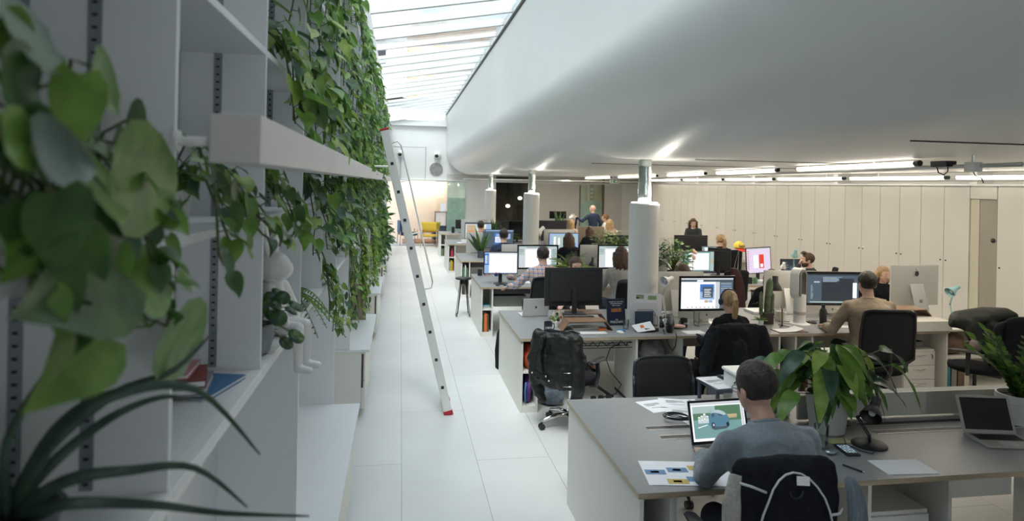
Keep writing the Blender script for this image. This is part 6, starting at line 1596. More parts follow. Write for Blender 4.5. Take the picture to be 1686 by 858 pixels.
# bladeless fan
fn = thing('bladeless_fan', 'tall white bladeless fan with grey loop on the second bench', 'fan', (4.53, 6.96, Z + .001), R(24))
obj('base', B().lathe([(.115, 0), (.112, .008), (.075, .018), (.066, .03), (.066, .10), (.068, .30), (.066, .34), (0, .34)], 36), WHITEP, fn, smooth='auto')
obj('air_band', B().lathe([(.0675, .112), (.0685, .115), (.0685, .145), (.0675, .148)], 36), mat('fan_band', (.55, .50, .44), .4, .2), fn, smooth='auto')
def loop(w, z0, z1, r_, n_=40):
    pts = []
    for k in range(n_):
        a = 2 * math.pi * k / n_; x_ = w * math.cos(a); zc_ = (z0 + w) if math.sin(a) < 0 else (z1 - w); pts.append(V((x_, 0, zc_ + w * math.sin(a))))
    return pts
def band(w, z0, z1, t_, d0, d1):
    b = B(); P_ = loop(w, z0, z1, 0); Q_ = loop(w - t_, z0 + t_, z1 - t_, 0); n_ = len(P_)
    for p_, q_ in zip(P_, Q_): b.v += [V((p_.x, d0, p_.z)), V((p_.x, d1, p_.z)), V((q_.x, d1, q_.z)), V((q_.x, d0, q_.z))]
    for k in range(n_):
        a, c_ = 4 * k, 4 * ((k + 1) % n_)
        for j in range(4): b.f.append((a + j, c_ + j, c_ + (j + 1) % 4, a + (j + 1) % 4)); b.m.append(0)
    return b
obj('loop', band(.082, .28, .64, .03, -.03, .075), WHITEP, fn, smooth='auto'); obj('inner_loop', band(.068, .294, .626, .026, -.046, .05), mat('fan_grey', (.22, .22, .21), .35, .3), fn, smooth='auto')
imac('aluminium computer seen from behind, to the left of the code screen', (4.82, 7.62, Z + .001), R(172), None, W=.66)
imac('aluminium computer with dark code screen before the man in the tan shirt', (5.18, 7.30, UZ - .111 + .001), R(-6), 'code', W=.70)
fl = thing('water_flask', 'dark metal water flask right of the bladeless fan', 'flask', (4.80, 6.92, Z + .001))
obj('body', B().lathe([(.036, 0), (.039, .006), (.039, .15), (.030, .175), (.018, .19), (.018, .195), (0, .195)], 28), CHARC, fl, smooth='auto'); obj('cap', B().lathe([(.02, .195), (.02, .225), (0, .228)], 20), BLACK, fl, smooth='auto')
mouse('black mouse left of the dark flask', (4.70, 6.98, Z + .001), BLACK, R(60))
sheet('white papers curled on a clipboard at the front of the second bench', (4.17, 6.62, Z + .008), .28, .16, R(3), curl=.06)
solo('clipboard', 'dark clipboard under the curled papers at the front of the second bench', 'clipboard', B().bx(4.02, 4.36, 6.53, 6.71, Z + .001, Z + .007), BRN)
for k in range(3): solo('cable', ('grey', 'black', 'white')[k] + ' cable trailing over the desk near the bladeless fan', 'cable', B().tube([V((4.26 + .07 * q + .1 * k, 6.95 + .12 * k + .03 * math.sin(q * 1.1 + k), Z + .005)) for q in range(8)], .0035, 6), (GRYF, BLACK, WHITEP)[k], smooth=True)
book('green and pink topped book pile right of the flask', (5.06, 7.00, Z + .001), (.24, .16, .022), CRM, (0, 0, R(6)))
book('slim bright green book on the pile beside the tan shirt man', (5.08, 6.99, Z + .0235), (.18, .12, .010), cmat('bright_green', (.16, .50, .08)), (0, 0, R(-4)))
book('slim pink book topmost beside the tan shirt man', (5.05, 7.02, Z + .034), (.15, .11, .010), MATS['pink_cover'], (0, 0, R(10)))
# right unit items
plyriser('wide bent wooden riser with green felt on the raised white unit', (5.72, 6.86, UZ), .66, .26, .085, 0, wood('mid_wood', (.22, .13, .08), (.36, .24, .15)))
solo('felt_mat', 'green felt and papers under the wide wooden riser', 'mat', B().bx(5.52, 5.90, 6.80, 6.96, UZ + .001, UZ + .022), GRN)
imac('large aluminium computer with fruit mark seen from behind on the right', (6.16, 7.14, UZ + .002), R(183), None, W=.68, back=True)
for k in range(4): book(('bottom', 'second', 'third', 'top')[k] + ' magazine of the pile below the teal lamp', (5.94, 7.60, UZ + .016 * k), (.22, .26, .015), (CRM, TEALF, GRYF, BRN)[k], (0, 0, R(k * 5 - 6)), 'magazines on the raised unit', 'magazine', 'magazine')
TEALM = mat('pale_teal_enamel', (.34, .58, .60), .4)
anglelamp('pale teal desk lamp beside the big aluminium computer', (6.57, 7.0, .70), R(80), TEALM, up=.42, reach=.05, head=(.062, .15), aim=(-.25, .9, -.5), base=.07)
solo('tan_pouch', 'flat tan leather pouch at the left end of the raised unit', 'pouch', B().bx(5.30, 5.46, 6.70, 6.90, UZ + .001, UZ + .03), mat('tan_leather', (.36, .24, .15), .6, bump=.2), bev=.01)
# under bench two
pedestal('red metal drawer pedestal under the second bench', (3.60, 6.62, 0), mat('red_enamel', (.36, .025, .025), .45), 3, .38, .56, .5, hm=CHROME)
pedestal('white three drawer pedestal with key beside the right end panel', (5.54, 6.56, 0), PANELW, 3, .40, .52, .5, key=True)
for k in range(3): book('%s magazine on the white pedestal' % ('lowest', 'middle', 'topmost')[k], (5.74, 6.80, .522 + .018 * k), (.32, .24, .017), (GRYF, CRM, CHARC)[k], (0, 0, R(4 * k)), 'magazines on the white pedestal', 'magazine', 'magazine')
for k, (c, w_, h_, nm) in enumerate(((PAPER, .05, .45, 'tall white'), (GRYF, .014, .55, 'thin grey'), (BRN, .03, .42, 'brown red'))): spine(nm + ' folder standing under the second bench beside the table support', (4.225 + .055 * k + (.02 if k > 1 else 0), 6.56, .001), w_, .28, h_, c, group='folders under the second bench')
sack('dark_bag', 'black bag hanging under the second bench beside the red pedestal', 'bag', (4.105, 6.72, .20), (.07, .12, .22), BLKCLOTH, 9)
sack('grey_garment', 'crumpled mauve grey garment hanging under the desk below the telephone', 'garment', (2.64, 6.70, .45), (.15, .12, .11), mat('mauve_grey_cloth', (.27, .25, .28), .95, bump=.8, bscale=16, vary=.3, vscale=16), 11)
for z_, nm in ((.42, 'upper'), (.30, 'lower')):
    solo('storage_tray', nm + ' white tray shelf under the desk below the telephone', 'tray', B().bx(2.435, 2.895, 6.54, 6.95, z_, z_ + .03), PANELW, bev=.002)
sack('denim_bundle', 'blue grey clothes bundle on the floor under the second bench', 'garment', (1.58, 6.75, .0), (.13, .16, .10), mat('washed_denim', (.16, .20, .25), .95, bump=.8, bscale=16, vary=.3, vscale=16), 14)
sack('black_backpack', 'black backpack slumped on the floor behind the mesh chair', 'bag', (2.98, 6.35, .0), (.19, .16, .26), BLKCLOTH, 17)
sack('green_grey_bag', 'olive and grey bag on the floor left of the chair with the hoodie', 'bag', (3.05, 6.08, .0), (.10, .12, .18), mat('olive_cloth', (.16, .18, .12), .9, bump=.6, bscale=12, vary=.3), 19)
cn = thing('cable_tray', 'black wire cable tray with tangled cables under the second bench', 'cable tray', (1.55, 6.62, .60))
obj('wire_basket', B().tube([V((0, 0, .05)), V((.92, 0, .05))], .004).tube([V((0, 0, .0)), V((.92, 0, .0))], .004).tube([V((0, .1, .0)), V((.92, .1, .0))], .004), BLACK, cn)
obj('cable_tangle', B().tube([V((.02 * q, .05 + .03 * math.sin(q * 1.7), .03 + .022 * math.sin(q * 1.2))) for q in range(46)], .005, 6), CHARC, cn, smooth=True)
solo('hanging_cable', 'thin black cable dropping from the tray to the floor socket', 'cable', B().tube([(2.28, 6.66, .63), (2.20, 6.70, .58), (2.17, 6.74, .45), (2.24, 6.80, .30), (2.36, 6.80, .16), (2.30, 6.80, .06), (2.1, 6.78, .03)], .005), BLACK, smooth=True)
ps = thing('power_strip', 'white power strip with black plugs on the floor under the second bench', 'power strip', (2.12, 6.72, 0), R(10))
obj('body', B().bx(-.17, .17, -.03, .03, 0, .035), WHITEP, ps, bev=.006)
for k in range(3): obj('plug', B().bx(-.12 + k * .09, -.07 + k * .09, -.02, .02, .035, .075), BLACK, ps, bev=.004)
solo('metal_stay', 'dark curved metal stay under the second bench by the white panel', 'support', B().tube([(1.98, 6.9, .45), (2.00, 6.88, .30), (2.10, 6.85, .14), (2.28, 6.82, .02)], .016), CHARC, smooth=True)

# folders right of bench two
bs_ = thing('low_bookshelf', 'low white bookshelf of box files beyond the second bench', 'shelf', (6.12, 6.72, 0))
obj('side', B().bx(0, .02, 0, .36, 0, .70), PANELW, bs_); obj('side', B().bx(1.4, 1.42, 0, .36, 0, .70), PANELW, bs_); obj('back', B().bx(0, 1.42, .36, .375, 0, .70), mat('cream_back', (.4, .36, .28), .7), bs_)
for z_ in (0.0, .36, .68): obj('shelf', B().bx(.02, 1.4, 0, .36, z_, z_ + .02), PANELW, bs_)
for k, (c, nm) in enumerate(((DKF, 'black'), (TEALF, 'teal'), (GRYF, 'grey'), (BRN, 'brown'), (CRM, 'cream'))): spine(nm + ' box file on the low bookshelf beyond the second bench', (6.16 + .085 * k, 6.75, .0205), .072, .28, .30, c, group='box files on the low bookshelf', cat='box file', name='box_file')
sack('brown_bundle', 'brown crumpled bundle on the upper board of the low bookshelf', 'garment', (6.40, 6.90, .385), (.22, .14, .13), mat('brown_cloth', (.18, .12, .08), .95, bump=.6, bscale=10, vary=.4), 23)

# ---------------------------------------------------------------- chairs and draped jackets at bench two
chair('black swivel chair carrying the leather jacket beside the aisle', (1.62, 6.10, 0), R(-42), True, True, 'pad', W=.42, hback=.38)
lj = B(); M_ = Matrix.Translation((1.62, 6.10, -.02)) @ Matrix.Rotation(R(-42), 4, 'Z')
lj.loft([((0, -.275, .955), .19, .035, (1, 0, 0), (0, 1, 0)), ((0, -.275, .92), .235, .065, (1, 0, 0), (0, 1, 0)), ((0, -.28, .80), .245, .070, (1, 0, 0), (0, 1, 0)), ((0, -.285, .65), .235, .072, (1, 0, 0), (0, 1, 0)), ((0.0, -.29, .52), .225, .070, (1, 0, 0), (0, 1, 0)), ((.0, -.285, .46), .20, .055, (1, 0, 0), (0, 1, 0))], 26)
lj.chain([V((-.20, -.27, .90)), V((-.255, -.26, .68)), V((-.24, -.25, .46)), V((-.17, -.24, .30))], [.06, .062, .055, .045], 14)
lj.chain([V((.20, -.29, .90)), V((.245, -.31, .66)), V((.235, -.32, .44)), V((.20, -.31, .33))], [.06, .062, .055, .045], 14)
lj.loft([((-.10, -.36, .93), .05, .02), ((-.11, -.365, .75), .045, .018), ((-.10, -.365, .60), .03, .012)], 10); lj.xf(M_)
lo = tag(obj('leather_jacket', lj, LEATHER, None, remesh=.010, smo=5, disp=.05, dsc=.10), 'dark leather biker jacket hanging over the swivel chair beside the aisle', 'jacket')
b = B().cb((-.13, -.362, .56), (.17, .012, .035), rot=(0, .05, 0)).xf(M_); st_ = obj('waist_strap', b, LEATHER, lo, bev=.003)
b = B()
for p_ in ((-.205, -.372, .575), (-.06, -.372, .565), (-.03, -.37, .53)): b.ell(M_ @ V(p_), (.010, .010, .010), 10, 6)
for p_ in ((.10, -.362, .62), (.11, -.362, .50)): b.cyl(M_ @ V(p_), M_ @ (V(p_) + V((.09, .0, .012))), .004, n=8)
obj('studs', b, CHROME, lo, smooth=True)
chair('black swivel chair under the dark hoodie behind the woman with headphones', (3.22, 6.17, 0), R(-2), False, True, 'pad', W=.46, hback=.40)
hj = B(); hj.loft([((3.32, 5.90, .985), .20, .03, (1, 0, 0), (0, 1, 0)), ((3.32, 5.895, .95), .25, .06, (1, 0, 0), (0, 1, 0)), ((3.32, 5.89, .80), .26, .065, (1, 0, 0), (0, 1, 0)), ((3.31, 5.885, .62), .275, .07, (1, 0, 0), (0, 1, 0)), ((3.30, 5.88, .50), .27, .065, (1, 0, 0), (0, 1, 0)), ((3.32, 5.88, .44), .20, .04, (1, 0, 0), (0, 1, 0))], 28)
hj.chain([V((3.08, 5.88, .92)), V((3.00, 5.86, .68)), V((2.98, 5.86, .55))], [.05, .07, .055], 14); hj.chain([V((3.57, 5.88, .92)), V((3.62, 5.86, .64)), V((3.62, 5.86, .36))], [.05, .06, .05], 14)
hj.chain([V((3.06, 5.83, .50)), V((3.05, 5.83, .34)), V((3.12, 5.83, .26))], [.06, .055, .03], 12)
hj.chain([V((3.30, 5.82, .78)), V((3.31, 5.815, .60))], [.07, .09], 14)
hj.xf(Matrix.Translation((-.13, 0, 0)))
tag(obj('dark_hoodie', hj, HOOD, None, remesh=.012, smo=4, disp=.05, dsc=.10), 'large dark grey coat draped over the chair of the woman with headphones', 'coat')
sack('grey_scarf', 'grey scarf hanging from the chair of the woman with headphones', 'scarf', (2.94, 5.80, .30), (.09, .05, .10), mat('grey_scarf', (.14, .15, .17), .95, bump=.8, bscale=16), 31)
chair('black mesh chair carrying the man in the tan shirt', (4.87, 6.13, 0), R(-14), True, True, 'mesh', W=.54, hback=.54)
chair('black padded chair standing right of the tan shirt man', (5.95, 6.05, 0), R(30), True, False, 'pad', W=.50, hback=.42)
chair('black padded chair behind the glossy plant at the right edge', (6.35, 5.95, 0), R(-10), True, False, 'pad', W=.62, hback=.48)
cj = B(); cj.chain([V((5.78, 6.08, .93)), V((6.0, 6.0, .99)), V((6.25, 5.95, 1.0))], [.10, .11, .08], 16); cj.chain([V((5.85, 6.0, .90)), V((5.95, 5.95, .70))], [.09, .10], 14); cj.chain([V((6.05, 5.95, .88)), V((6.12, 5.92, .62))], [.11, .11], 14)
for i, v_ in enumerate(cj.v): cj.v[i] = v_ + V((noise.noise(v_ * 9), 0, noise.noise(v_ * 9 + V((3, 0, 0))))) * .05
tag(obj('padded_coat', cj, mat('dark_olive_quilt', (.014, .018, .013), .6, bump=.9, bscale=10, vary=.5, vscale=8), None, remesh=.012, smo=4), 'dark olive padded coat heaped over the chairs at the right', 'coat')
sack('grey_collar_garment', 'taupe garment hanging under the padded coat', 'garment', (5.90, 5.93, .66), (.13, .06, .07), mat('taupe_cloth', (.24, .20, .17), .9, bump=.5, bscale=10), 37)

# ================================================================ BEYOND: benches 3-6
pr = [('monitor showing a white drawing at the aisle end of the third bench', (1.54, 10.12, Z), R(-3), 'doc', .53, .345, .15, 'oval')]
for lab, loc, rz, kd, W, H, zz_, bs in pr: monitor(lab, loc, rz, kd, W, H, zz_, base=bs)
imac('aluminium computer with a white page before the man in plaid', (2.25, 10.75, Z + .001), 0, 'page', W=.69)
imac('aluminium computer with a white page before the long haired woman', (3.62, 10.75, Z + .001), 0, 'page', W=.70)
imac('aluminium computer seen from behind on the third bench above the forehead man', (3.38, 11.02, Z + .001), R(178), None, W=.66)
imac('aluminium computer seen from behind behind the plaid shirt man', (2.02, 11.05, Z + .001), R(182), None, W=.66)
fern('bright green fern between the two white page screens', (2.74, 10.45, Z + .001), 60, .50, 21, pot=(.07, .14), droop=.75, up=1.15, mats=[GREEN_M, GREEN_L], w=.03)
anglelamp('black desk lamp right of the bright green fern', (3.13, 10.6, Z), R(0), BLACK, up=.30, reach=.18, head=(.055, .13), aim=(-.2, -.2, -1), base=.07)
solo('speaker_box', 'small black speaker at the aisle end of the third bench', 'speaker', B().bx(-.035, .035, -.04, .04, 0, .11), BLACK, (1.33, 11.05, Z + .001), bev=.004)
for k in range(5): book(('bottom', 'second', 'third', 'fourth', 'top')[k] + ' book of the small pile by the black speaker', (1.46, 11.05, Z + .001 + .014 * k), (.11, .15, .013), (CRM, PNK, CRM, MATS['pink_cover'], CRM)[k], (0, 0, R(5 * k)), 'book pile on the third bench')
solo('blue_cup', 'dark blue cup right of the small book pile', 'cup', B().lathe([(.03, 0), (.036, .08), (.032, .08), (.028, .01), (0, .01)], 18), cmat('navy_cup', (.02, .05, .18)), (1.60, 10.98, Z + .001), smooth='auto')
keyboard('black keyboard under the drawing monitor on the third bench', (1.72, 10.0, Z + .001), R(-2), .26, BLACK)
for k in range(2): mouse(('black headphone puck before the drawing monitor', 'second black mouse before the drawing monitor')[k], (1.47 + .12 * k, 9.93, Z + .001), BLACK, R(20 * k))
sack('rumpled_bag', 'rumpled patterned pouch on the third bench beside the plaid man', 'pouch', (1.78, 10.55, Z + .001), (.09, .07, .05), mat('mixed_cloth', (.35, .28, .26), .9, bump=.6, bscale=10, vary=.6, vscale=20), 41)
tumbler('clear bowl glass near the plaid shirt man\'s elbow', (1.86, 10.15, Z + .001), .05, .07)
chair('black chair back behind the man in the plaid shirt', (2.02, 9.10, 0), R(0), False, False, 'mesh', W=.50, hback=.46)
chair('black leather chair of the long haired woman beside the thick column', (3.15, 8.95, 0), R(0), False, False, 'pad', W=.46, hback=.44, seatm=mat('black_leather', (.018, .018, .018), .3, bump=.2, bscale=12))
# small desk things under bench 3: green pot, dark drawer
solo('grey_storage_drawer', 'grey green storage drawer hanging under the third bench', 'drawer', B().bx(1.42, 1.92, 9.95, 10.3, .42, .58), mat('grey_green', (.22, .25, .22), .6), bev=.003)
solo('mesh_tray', 'dark wire tray under the front edge of the third bench', 'tray', B().bx(1.41, 2.3, 9.9, 10.2, .62, .70), mat('dark_wire', (.07, .07, .07), .7, vary=.5, vscale=40))
solo('mesh_tray', 'dark wire tray under the front edge of the fourth bench', 'tray', B().bx(1.41, 2.0, 13.25, 13.5, .60, .70), MATS['dark_wire'])
# stool by bench three
st = thing('wire_stool', 'black wire legged bar stool standing in the aisle beside the third bench', 'stool', (1.09, 11.35, 0))
obj('seat', B().lathe([(.0, .63), (.13, .635), (.145, .65), (.13, .665), (0, .665)], 24), BLACK, st, smooth=True)
for s in (-1, 1):
    for q in (-1, 1): obj('leg', B().tube([V((s * .05, q * .06, .63)), V((s * .11, q * .11, .02)), V((s * .12, q * .06, .005)), V((s * .09, q * .03, .06)), V((s * .03, q * .04, .63))], .006, 6), BLACK, st, smooth=True)
solo('black_floor_bag', 'black bag on the floor behind the aisle end of the second bench', 'bag', B().loft([((0, 0, .0), .06, .12, (1, 0, 0), (0, 1, 0)), ((0, 0, .2), .07, .13, (1, 0, 0), (0, 1, 0)), ((0, 0, .42), .05, .09, (1, 0, 0), (0, 1, 0)), ((.01, 0, .5), .02, .04, (1, 0, 0), (0, 1, 0))], 16), BLKCLOTH, (1.26, 8.15, 0), smooth=True)

# bench 3 right side
monitor('monitor showing a page with picture border, in the middle right', (5.10, 10.80, Z), R(2), 'sheet', .58, .36, .09, base='square')
monitor('dark monitor seen from behind beside the page with picture border', (5.58, 11.0, Z), R(140), None, .40, .38, .10, base='square')
monitor('portrait tilted monitor with lilac screen and red panel', (5.97, 10.35, Z), R(-4), 'lilac', .44, .44, .12, base='square', roll=R(-4))
solo('sticky_notes', 'green sticky note under the page with picture border monitor', 'note', B().bx(5.03, 5.13, 10.68, 10.69, Z + .01, Z + .08), cmat('lime_note', (.35, .55, .10)))
cs_ = thing('cap', 'yellow cap with red peak perched on a wire stand', 'cap', (5.90, 10.9, 1.27))
b = B(); b.ell((0, 0, -.02), (.095, .105, .105), 28, 16)
b.v = [V((v_.x, v_.y, max(v_.z, -.035))) for v_ in b.v]; obj('crown', b, mat('yellow_cap', (.80, .60, .10), .8, bump=.1), cs_, smooth=True)
b = B(); b.loft([((0, -.02, -.045), .085, .012, (1, 0, 0), (0, 0, 1)), ((0, -.10, -.058), .088, .010, (1, 0, 0), (0, 0, 1)), ((0, -.15, -.075), .060, .008, (1, 0, 0), (0, 0, 1)), ((0, -.175, -.085), .02, .005, (1, 0, 0), (0, 0, 1))], 18); obj('peak', b, mat('red_cap', (.62, .05, .04), .7), cs_, smooth=True)
text('lettering', 'FaMo', .055, CHARC, cs_, (0, -.107, .005), (R(80), 0, 0), .002)
obj('button', B().ell((0, 0, .087), (.01, .01, .006)), MATS['yellow_cap'], cs_, smooth=True)
solo('wire_stand', 'thin wire stand carrying the yellow cap', 'stand', B().tube([(5.90, 10.9, 1.30), (5.90, 10.92, 1.0), (5.91, 10.95, Z + .002)], .005).tube([(5.90, 10.9, 1.22), (5.88, 10.97, 1.0), (5.85, 11.0, Z + .002)], .004).lathe([(.07, Z + .001), (.07, Z + .01), (0, Z + .01)], 20, c=(5.88, 10.97, 0)), CHROME, smooth='auto')
for k, (x, y, r_, h_, m, nm) in enumerate(((5.62, 10.0, .035, .10, CHARC, 'dark'), (5.72, 10.02, .035, .09, GRN, 'pale green'), (5.52, 10.12, .05, .14, WHITEP, 'white leaning'))):
    jr = solo('jar', nm + ' jar at the front of the third bench before the lilac monitor', 'jar', B().lathe([(r_ * .9, 0), (r_, .01), (r_, h_), (r_ * .85, h_), (r_ * .8, .02), (0, .02)], 20), m, (x, y, Z + .001), smooth='auto')
solo('tissue_box', 'white paper pile right of the jars on the third bench', 'papers', B().bx(5.85, 6.25, 9.95, 10.2, Z + .001, Z + .04), PAPER, bev=.004)
solo('toy_figure', 'small red toy on the third bench right of the lilac monitor', 'toy', B().ell((6.5, 10.4, Z + .03), (.03, .02, .03)).ell((6.5, 10.4, Z + .08), (.018, .015, .02)), RED, smooth=True)
monitor('small dark code screen facing the bearded man', (6.95, 11.0, Z), R(-2), 'dark', .38, .26, .03, base='square')
anglelamp('pale teal lamp standing behind the bearded man', (6.98, 10.9, Z), R(0), TEALM, up=.42, reach=.05, head=(.06, .14), aim=(.1, .5, -.8), base=.07)
anglelamp('pale grey lamp behind the dark code computer', (5.86, 7.88, Z), R(10), mat('pale_grey_enamel', (.52, .52, .47), .4), up=.42, reach=.05, head=(.055, .15), aim=(-.8, .3, -.6), base=.06)
anglelamp('silver ring lamp beside the lilac monitor', (6.62, 10.7, Z), R(120), WHITEP, up=.22, reach=.12, head=(.05, .10), aim=(.3, -.3, -.9), base=.06)
# shelf under bench 3 front right
for k in range(6): spine('%s paper file in the shelf under the third bench' % ('first white', 'second grey', 'third cream', 'fourth dark', 'fifth white', 'sixth grey')[k], (5.50 + .08 * k, 9.86, .42), .06, .2, .22 - .02 * (k % 2), (PAPER, GRYF, CRM, DKF, PAPER, GRYF)[k], group='paper files under the third bench')
solo('shelf_board', 'white shelf board carrying paper files under the third bench', 'shelf', B().bx(5.474, 6.196, 9.84, 10.2, .40, .419), PANELW)
bushy('money_tree', 'dark bushy plant standing right of the thick column', (4.55, 10.6, Z + .001), (.10, .14), 230, .11, .55, .26, 33, BLACK, (0, 0, 0, 1, 3), wr=.38)
solo('white_flowers', 'peach and white flowers beside the dark bushy plant', 'flowers', B().ell((0, 0, .05), (.04, .04, .035)).ell((.05, .02, .02), (.035, .035, .03)).ell((.01, -.02, -.06), (.03, .03, .04)).cyl((0, 0, -.40), (0, 0, .02), .006), mat('peach_petals', (.75, .50, .40), .7, vary=.3, vscale=20), (4.95, 10.7, Z + .405), smooth=True)

# bench 4
monitor('monitor with blue page before the man in the navy sweater', (2.07, 14.0, Z), R(-2), 'blue', .66, .40, .17, base='square')
imac('aluminium computer seen from behind left of the middle column', (1.72, 14.25, Z + .001), R(182), None, W=.62)
monitor('monitor with mixed windows before the dark long haired woman', (3.46, 13.85, Z), R(0), 'mixed', .66, .38, .14, base='square')
imac('aluminium computer seen from behind right of the middle column', (3.50, 14.42, Z + .001), R(180), None, W=.70)
imac('aluminium computer seen from behind right of the bright fern', (4.35, 11.05, Z + .001), R(180), None, W=.60)
def snake(label, loc, n_, H, seed, spread=.5, pot=(.07, .14), potm=BLACK, name='snake_plant', w=.03):
    rnd = random.Random(seed); p_ = thing(name, label, 'plant', loc); r, h = pot
    pt = obj('pot', B().lathe([(r * .85, 0), (r, h), (r * .9, h), (r * .85, h * .85), (0, h * .85)], 24), potm, p_, smooth='auto')
    for k in range(n_):
        a = rnd.uniform(0, 6.28); l = H * rnd.uniform(.65, 1.05); tlt = spread * rnd.uniform(.2, 1); q0 = V((math.cos(a) * r * .4, math.sin(a) * r * .4, h * .85))
        d = V((math.cos(a) * tlt, math.sin(a) * tlt, 1)).normalized(); s = d.cross(V((0, 1, 0))).normalized(); b = B()
        rg = []
        for i in range(7):
            t_ = i / 6; c_ = q0 + d * (l * t_) + V((math.cos(a), math.sin(a), 0)) * (spread * .25 * l * t_ * t_); w_ = w * (1 - t_ ** 2.2) * (.8 + .5 * math.sin(t_ * 3)) + .001
            rg.append((c_, w_, w_ * .22, s, d.cross(s)))
        b.loft(rg, 8); obj('leaf', b, rnd.choice((GREEN_D, GREEN_M, GREEN_B)), p_, smooth=True)
    return p_
snake('spiky aloe with long arching leaves at the aisle end of the fourth bench', (1.66, 13.70, Z + .001), 9, .52, 5, .75, (.075, .15), mat('slate_pot', (.07, .09, .11), .5), 'spiky_aloe')
snake('upright sword leaved plant on the fifth bench beside the first distant column', (2.48, 17.6, Z + .001), 7, .55, 6, .25, (.07, .12))
fern('leafy green fern on the fifth bench left of the dark monitor', (2.80, 17.5, Z + .001), 44, .50, 22, pot=(.07, .12), mats=[GREEN_D, GREEN_M], w=.035, droop=.7, up=1.1)
snake('tall sword leaved plant beyond the middle column', (4.93, 20.4, Z + .001), 9, .62, 9, .25, (.09, .16))
bushy('leafy_plant', 'feathery green plant on the fourth bench before the brown board', (4.38, 14.1, Z + .001), (.07, .12), 120, .10, .42, .22, 35, BLACK, (0, 0, 1), wr=.3)
bushy('leafy_plant', 'broad leaved green plant on the fourth bench left of the thick column', (4.75, 14.15, Z + .001), (.08, .12), 80, .16, .42, .28, 36, BLACK, (0, 1, 1), wr=.4)
solo('dark_divider', 'dark grey divider board on the fourth bench next to the thick column', 'divider', B().bx(4.55, 5.3, 14.35, 14.39, Z + .001, 1.18), CHARC, bev=.003)
solo('dark_divider', 'dark grey divider board beyond the middle column', 'divider', B().bx(3.60, 4.55, 17.9, 17.94, Z + .001, 1.30), CHARC, bev=.003)
solo('brown_divider', 'brown divider board on the fifth bench', 'divider', B().bx(4.65, 5.35, 17.0, 17.04, Z + .001, 1.20), mat('brown_board', (.22, .17, .13), .7), bev=.003)
monitor('black blank monitor left of the middle column', (3.10, 17.55, Z), R(0), None, .50, .42, .14, base='square')
monitor('monitor with colourful photo on the fifth bench', (2.02, 17.3, Z), R(-2), 'photo', .70, .42, .10, base='square')
imac('aluminium computer seen from behind on the farthest left of the fifth bench', (1.98, 17.85, Z + .001), R(180), None, W=.72)
monitor('wide dark monitor near the far beige wall', (5.02, 20.95, Z), R(0), None, .56, .24, .46, base='square')
monitor('wide black monitor seen from behind before the standing curly woman', (6.42, 14.0, Z), R(178), None, .78, .36, .12, base='square')
laptop('white laptop screen before the blonde ponytail woman', (6.78, 13.75, Z + .001), R(0), 'sheet', .36, .25)
solo('black_speaker', 'small black desk speaker at the end of the farthest bench', 'speaker', B().lathe([(.05, 0), (.05, .18), (.03, .19), (0, .19)], 20), BLACK, (1.62, 20.6, Z + .001), smooth='auto')
snake('small dark sprig plant on the farthest bench by the lounge', (1.95, 20.6, Z + .001), 6, .25, 15, .9, (.06, .08), WHITEP, w=.02)
monitor('black monitor at the aisle end of the farthest bench', (1.93, 20.75, Z), R(170), None, .45, .28, .12, base='square')
sheet('white papers at the aisle end of the fifth bench', (1.62, 17.2, Z + .001), .3, .25, R(10))
solo('white_cube', 'small white box at the aisle end of the fifth bench', 'box', B().bx(1.55, 1.68, 16.9, 17.0, Z + .006, Z + .10), WHITEP, bev=.004)
solo('dark_vase', 'tall dark figurine standing by the pier near the exit sign', 'vase', B().lathe([(.04, 0), (.07, .12), (.03, .22), (.05, .34), (.03, .5), (0, .55)], 18), mat('dark_green_glaze', (.03, .05, .04), .3), (6.30, 17.6, Z + .001), smooth=True)
solo('white_block', 'pale screen block left of the thick column', 'screen', B().bx(5.55, 5.9, 14.2, 14.24, Z + .001, 1.16), IMACB, bev=.003)
anglelamp('white lamp hood peeking from behind the middle column', (3.05, 14.3, Z), R(0), WHITEP, up=.55, reach=.1, head=(.09, .2), aim=(-.8, -.2, -.7), base=.08)
anglelamp('white lamp beside the bald standing man', (5.45, 20.6, Z), R(0), WHITEP, up=.50, reach=.1, head=(.09, .18), aim=(-.6, -.2, .6), base=.08)

for k, (x, y, r_, h_, m, nm) in enumerate(((6.35, 10.0, .03, .16, WHITEP, 'white bottle beside the small red toy on the third bench'), (6.75, 10.1, .032, .20, CHARC, 'dark bottle at the bearded man side of the third bench'), (4.75, 10.15, .04, .09, CERAM, 'white cup before the page with picture border'), (4.30, 10.1, .035, .10, GRN, 'green beaker right of the long haired woman screen'), (2.85, 13.9, .035, .10, WHITEP, 'white cup on the fourth bench by the middle column'), (4.10, 13.6, .035, .12, CHARC, 'dark beaker on the fourth bench before the feathery plant'))):
    solo('beaker', nm, 'cup', B().lathe([(r_ * .85, 0), (r_, .01), (r_, h_ * .75), (r_ * .6, h_), (r_ * .5, h_), (0, h_ * .98)], 18), m, (x, y, Z + .001), smooth='auto')
sheet('white papers before the page with picture border on the third bench', (5.05, 10.2, Z), .32, .22, R(12))
sheet('white sheets right of the aisle monitor on the third bench', (2.05, 10.25, Z), .30, .21, R(-8))
sheet('white sheet near the front edge of the fourth bench', (2.5, 13.45, Z), .30, .21, R(8))
keyboard('white keyboard before the page with picture border', (4.98, 10.0, Z + .001), R(3), .30)
keyboard('white keyboard before the long haired woman', (3.45, 10.2, Z + .001), R(0), .30)
keyboard('white keyboard before the design page computer', (3.45, 6.74, Z + .001), R(0), .28)
keyboard('white keyboard before the dark code screen', (4.98, 6.74, Z + .001), R(-6), .28)
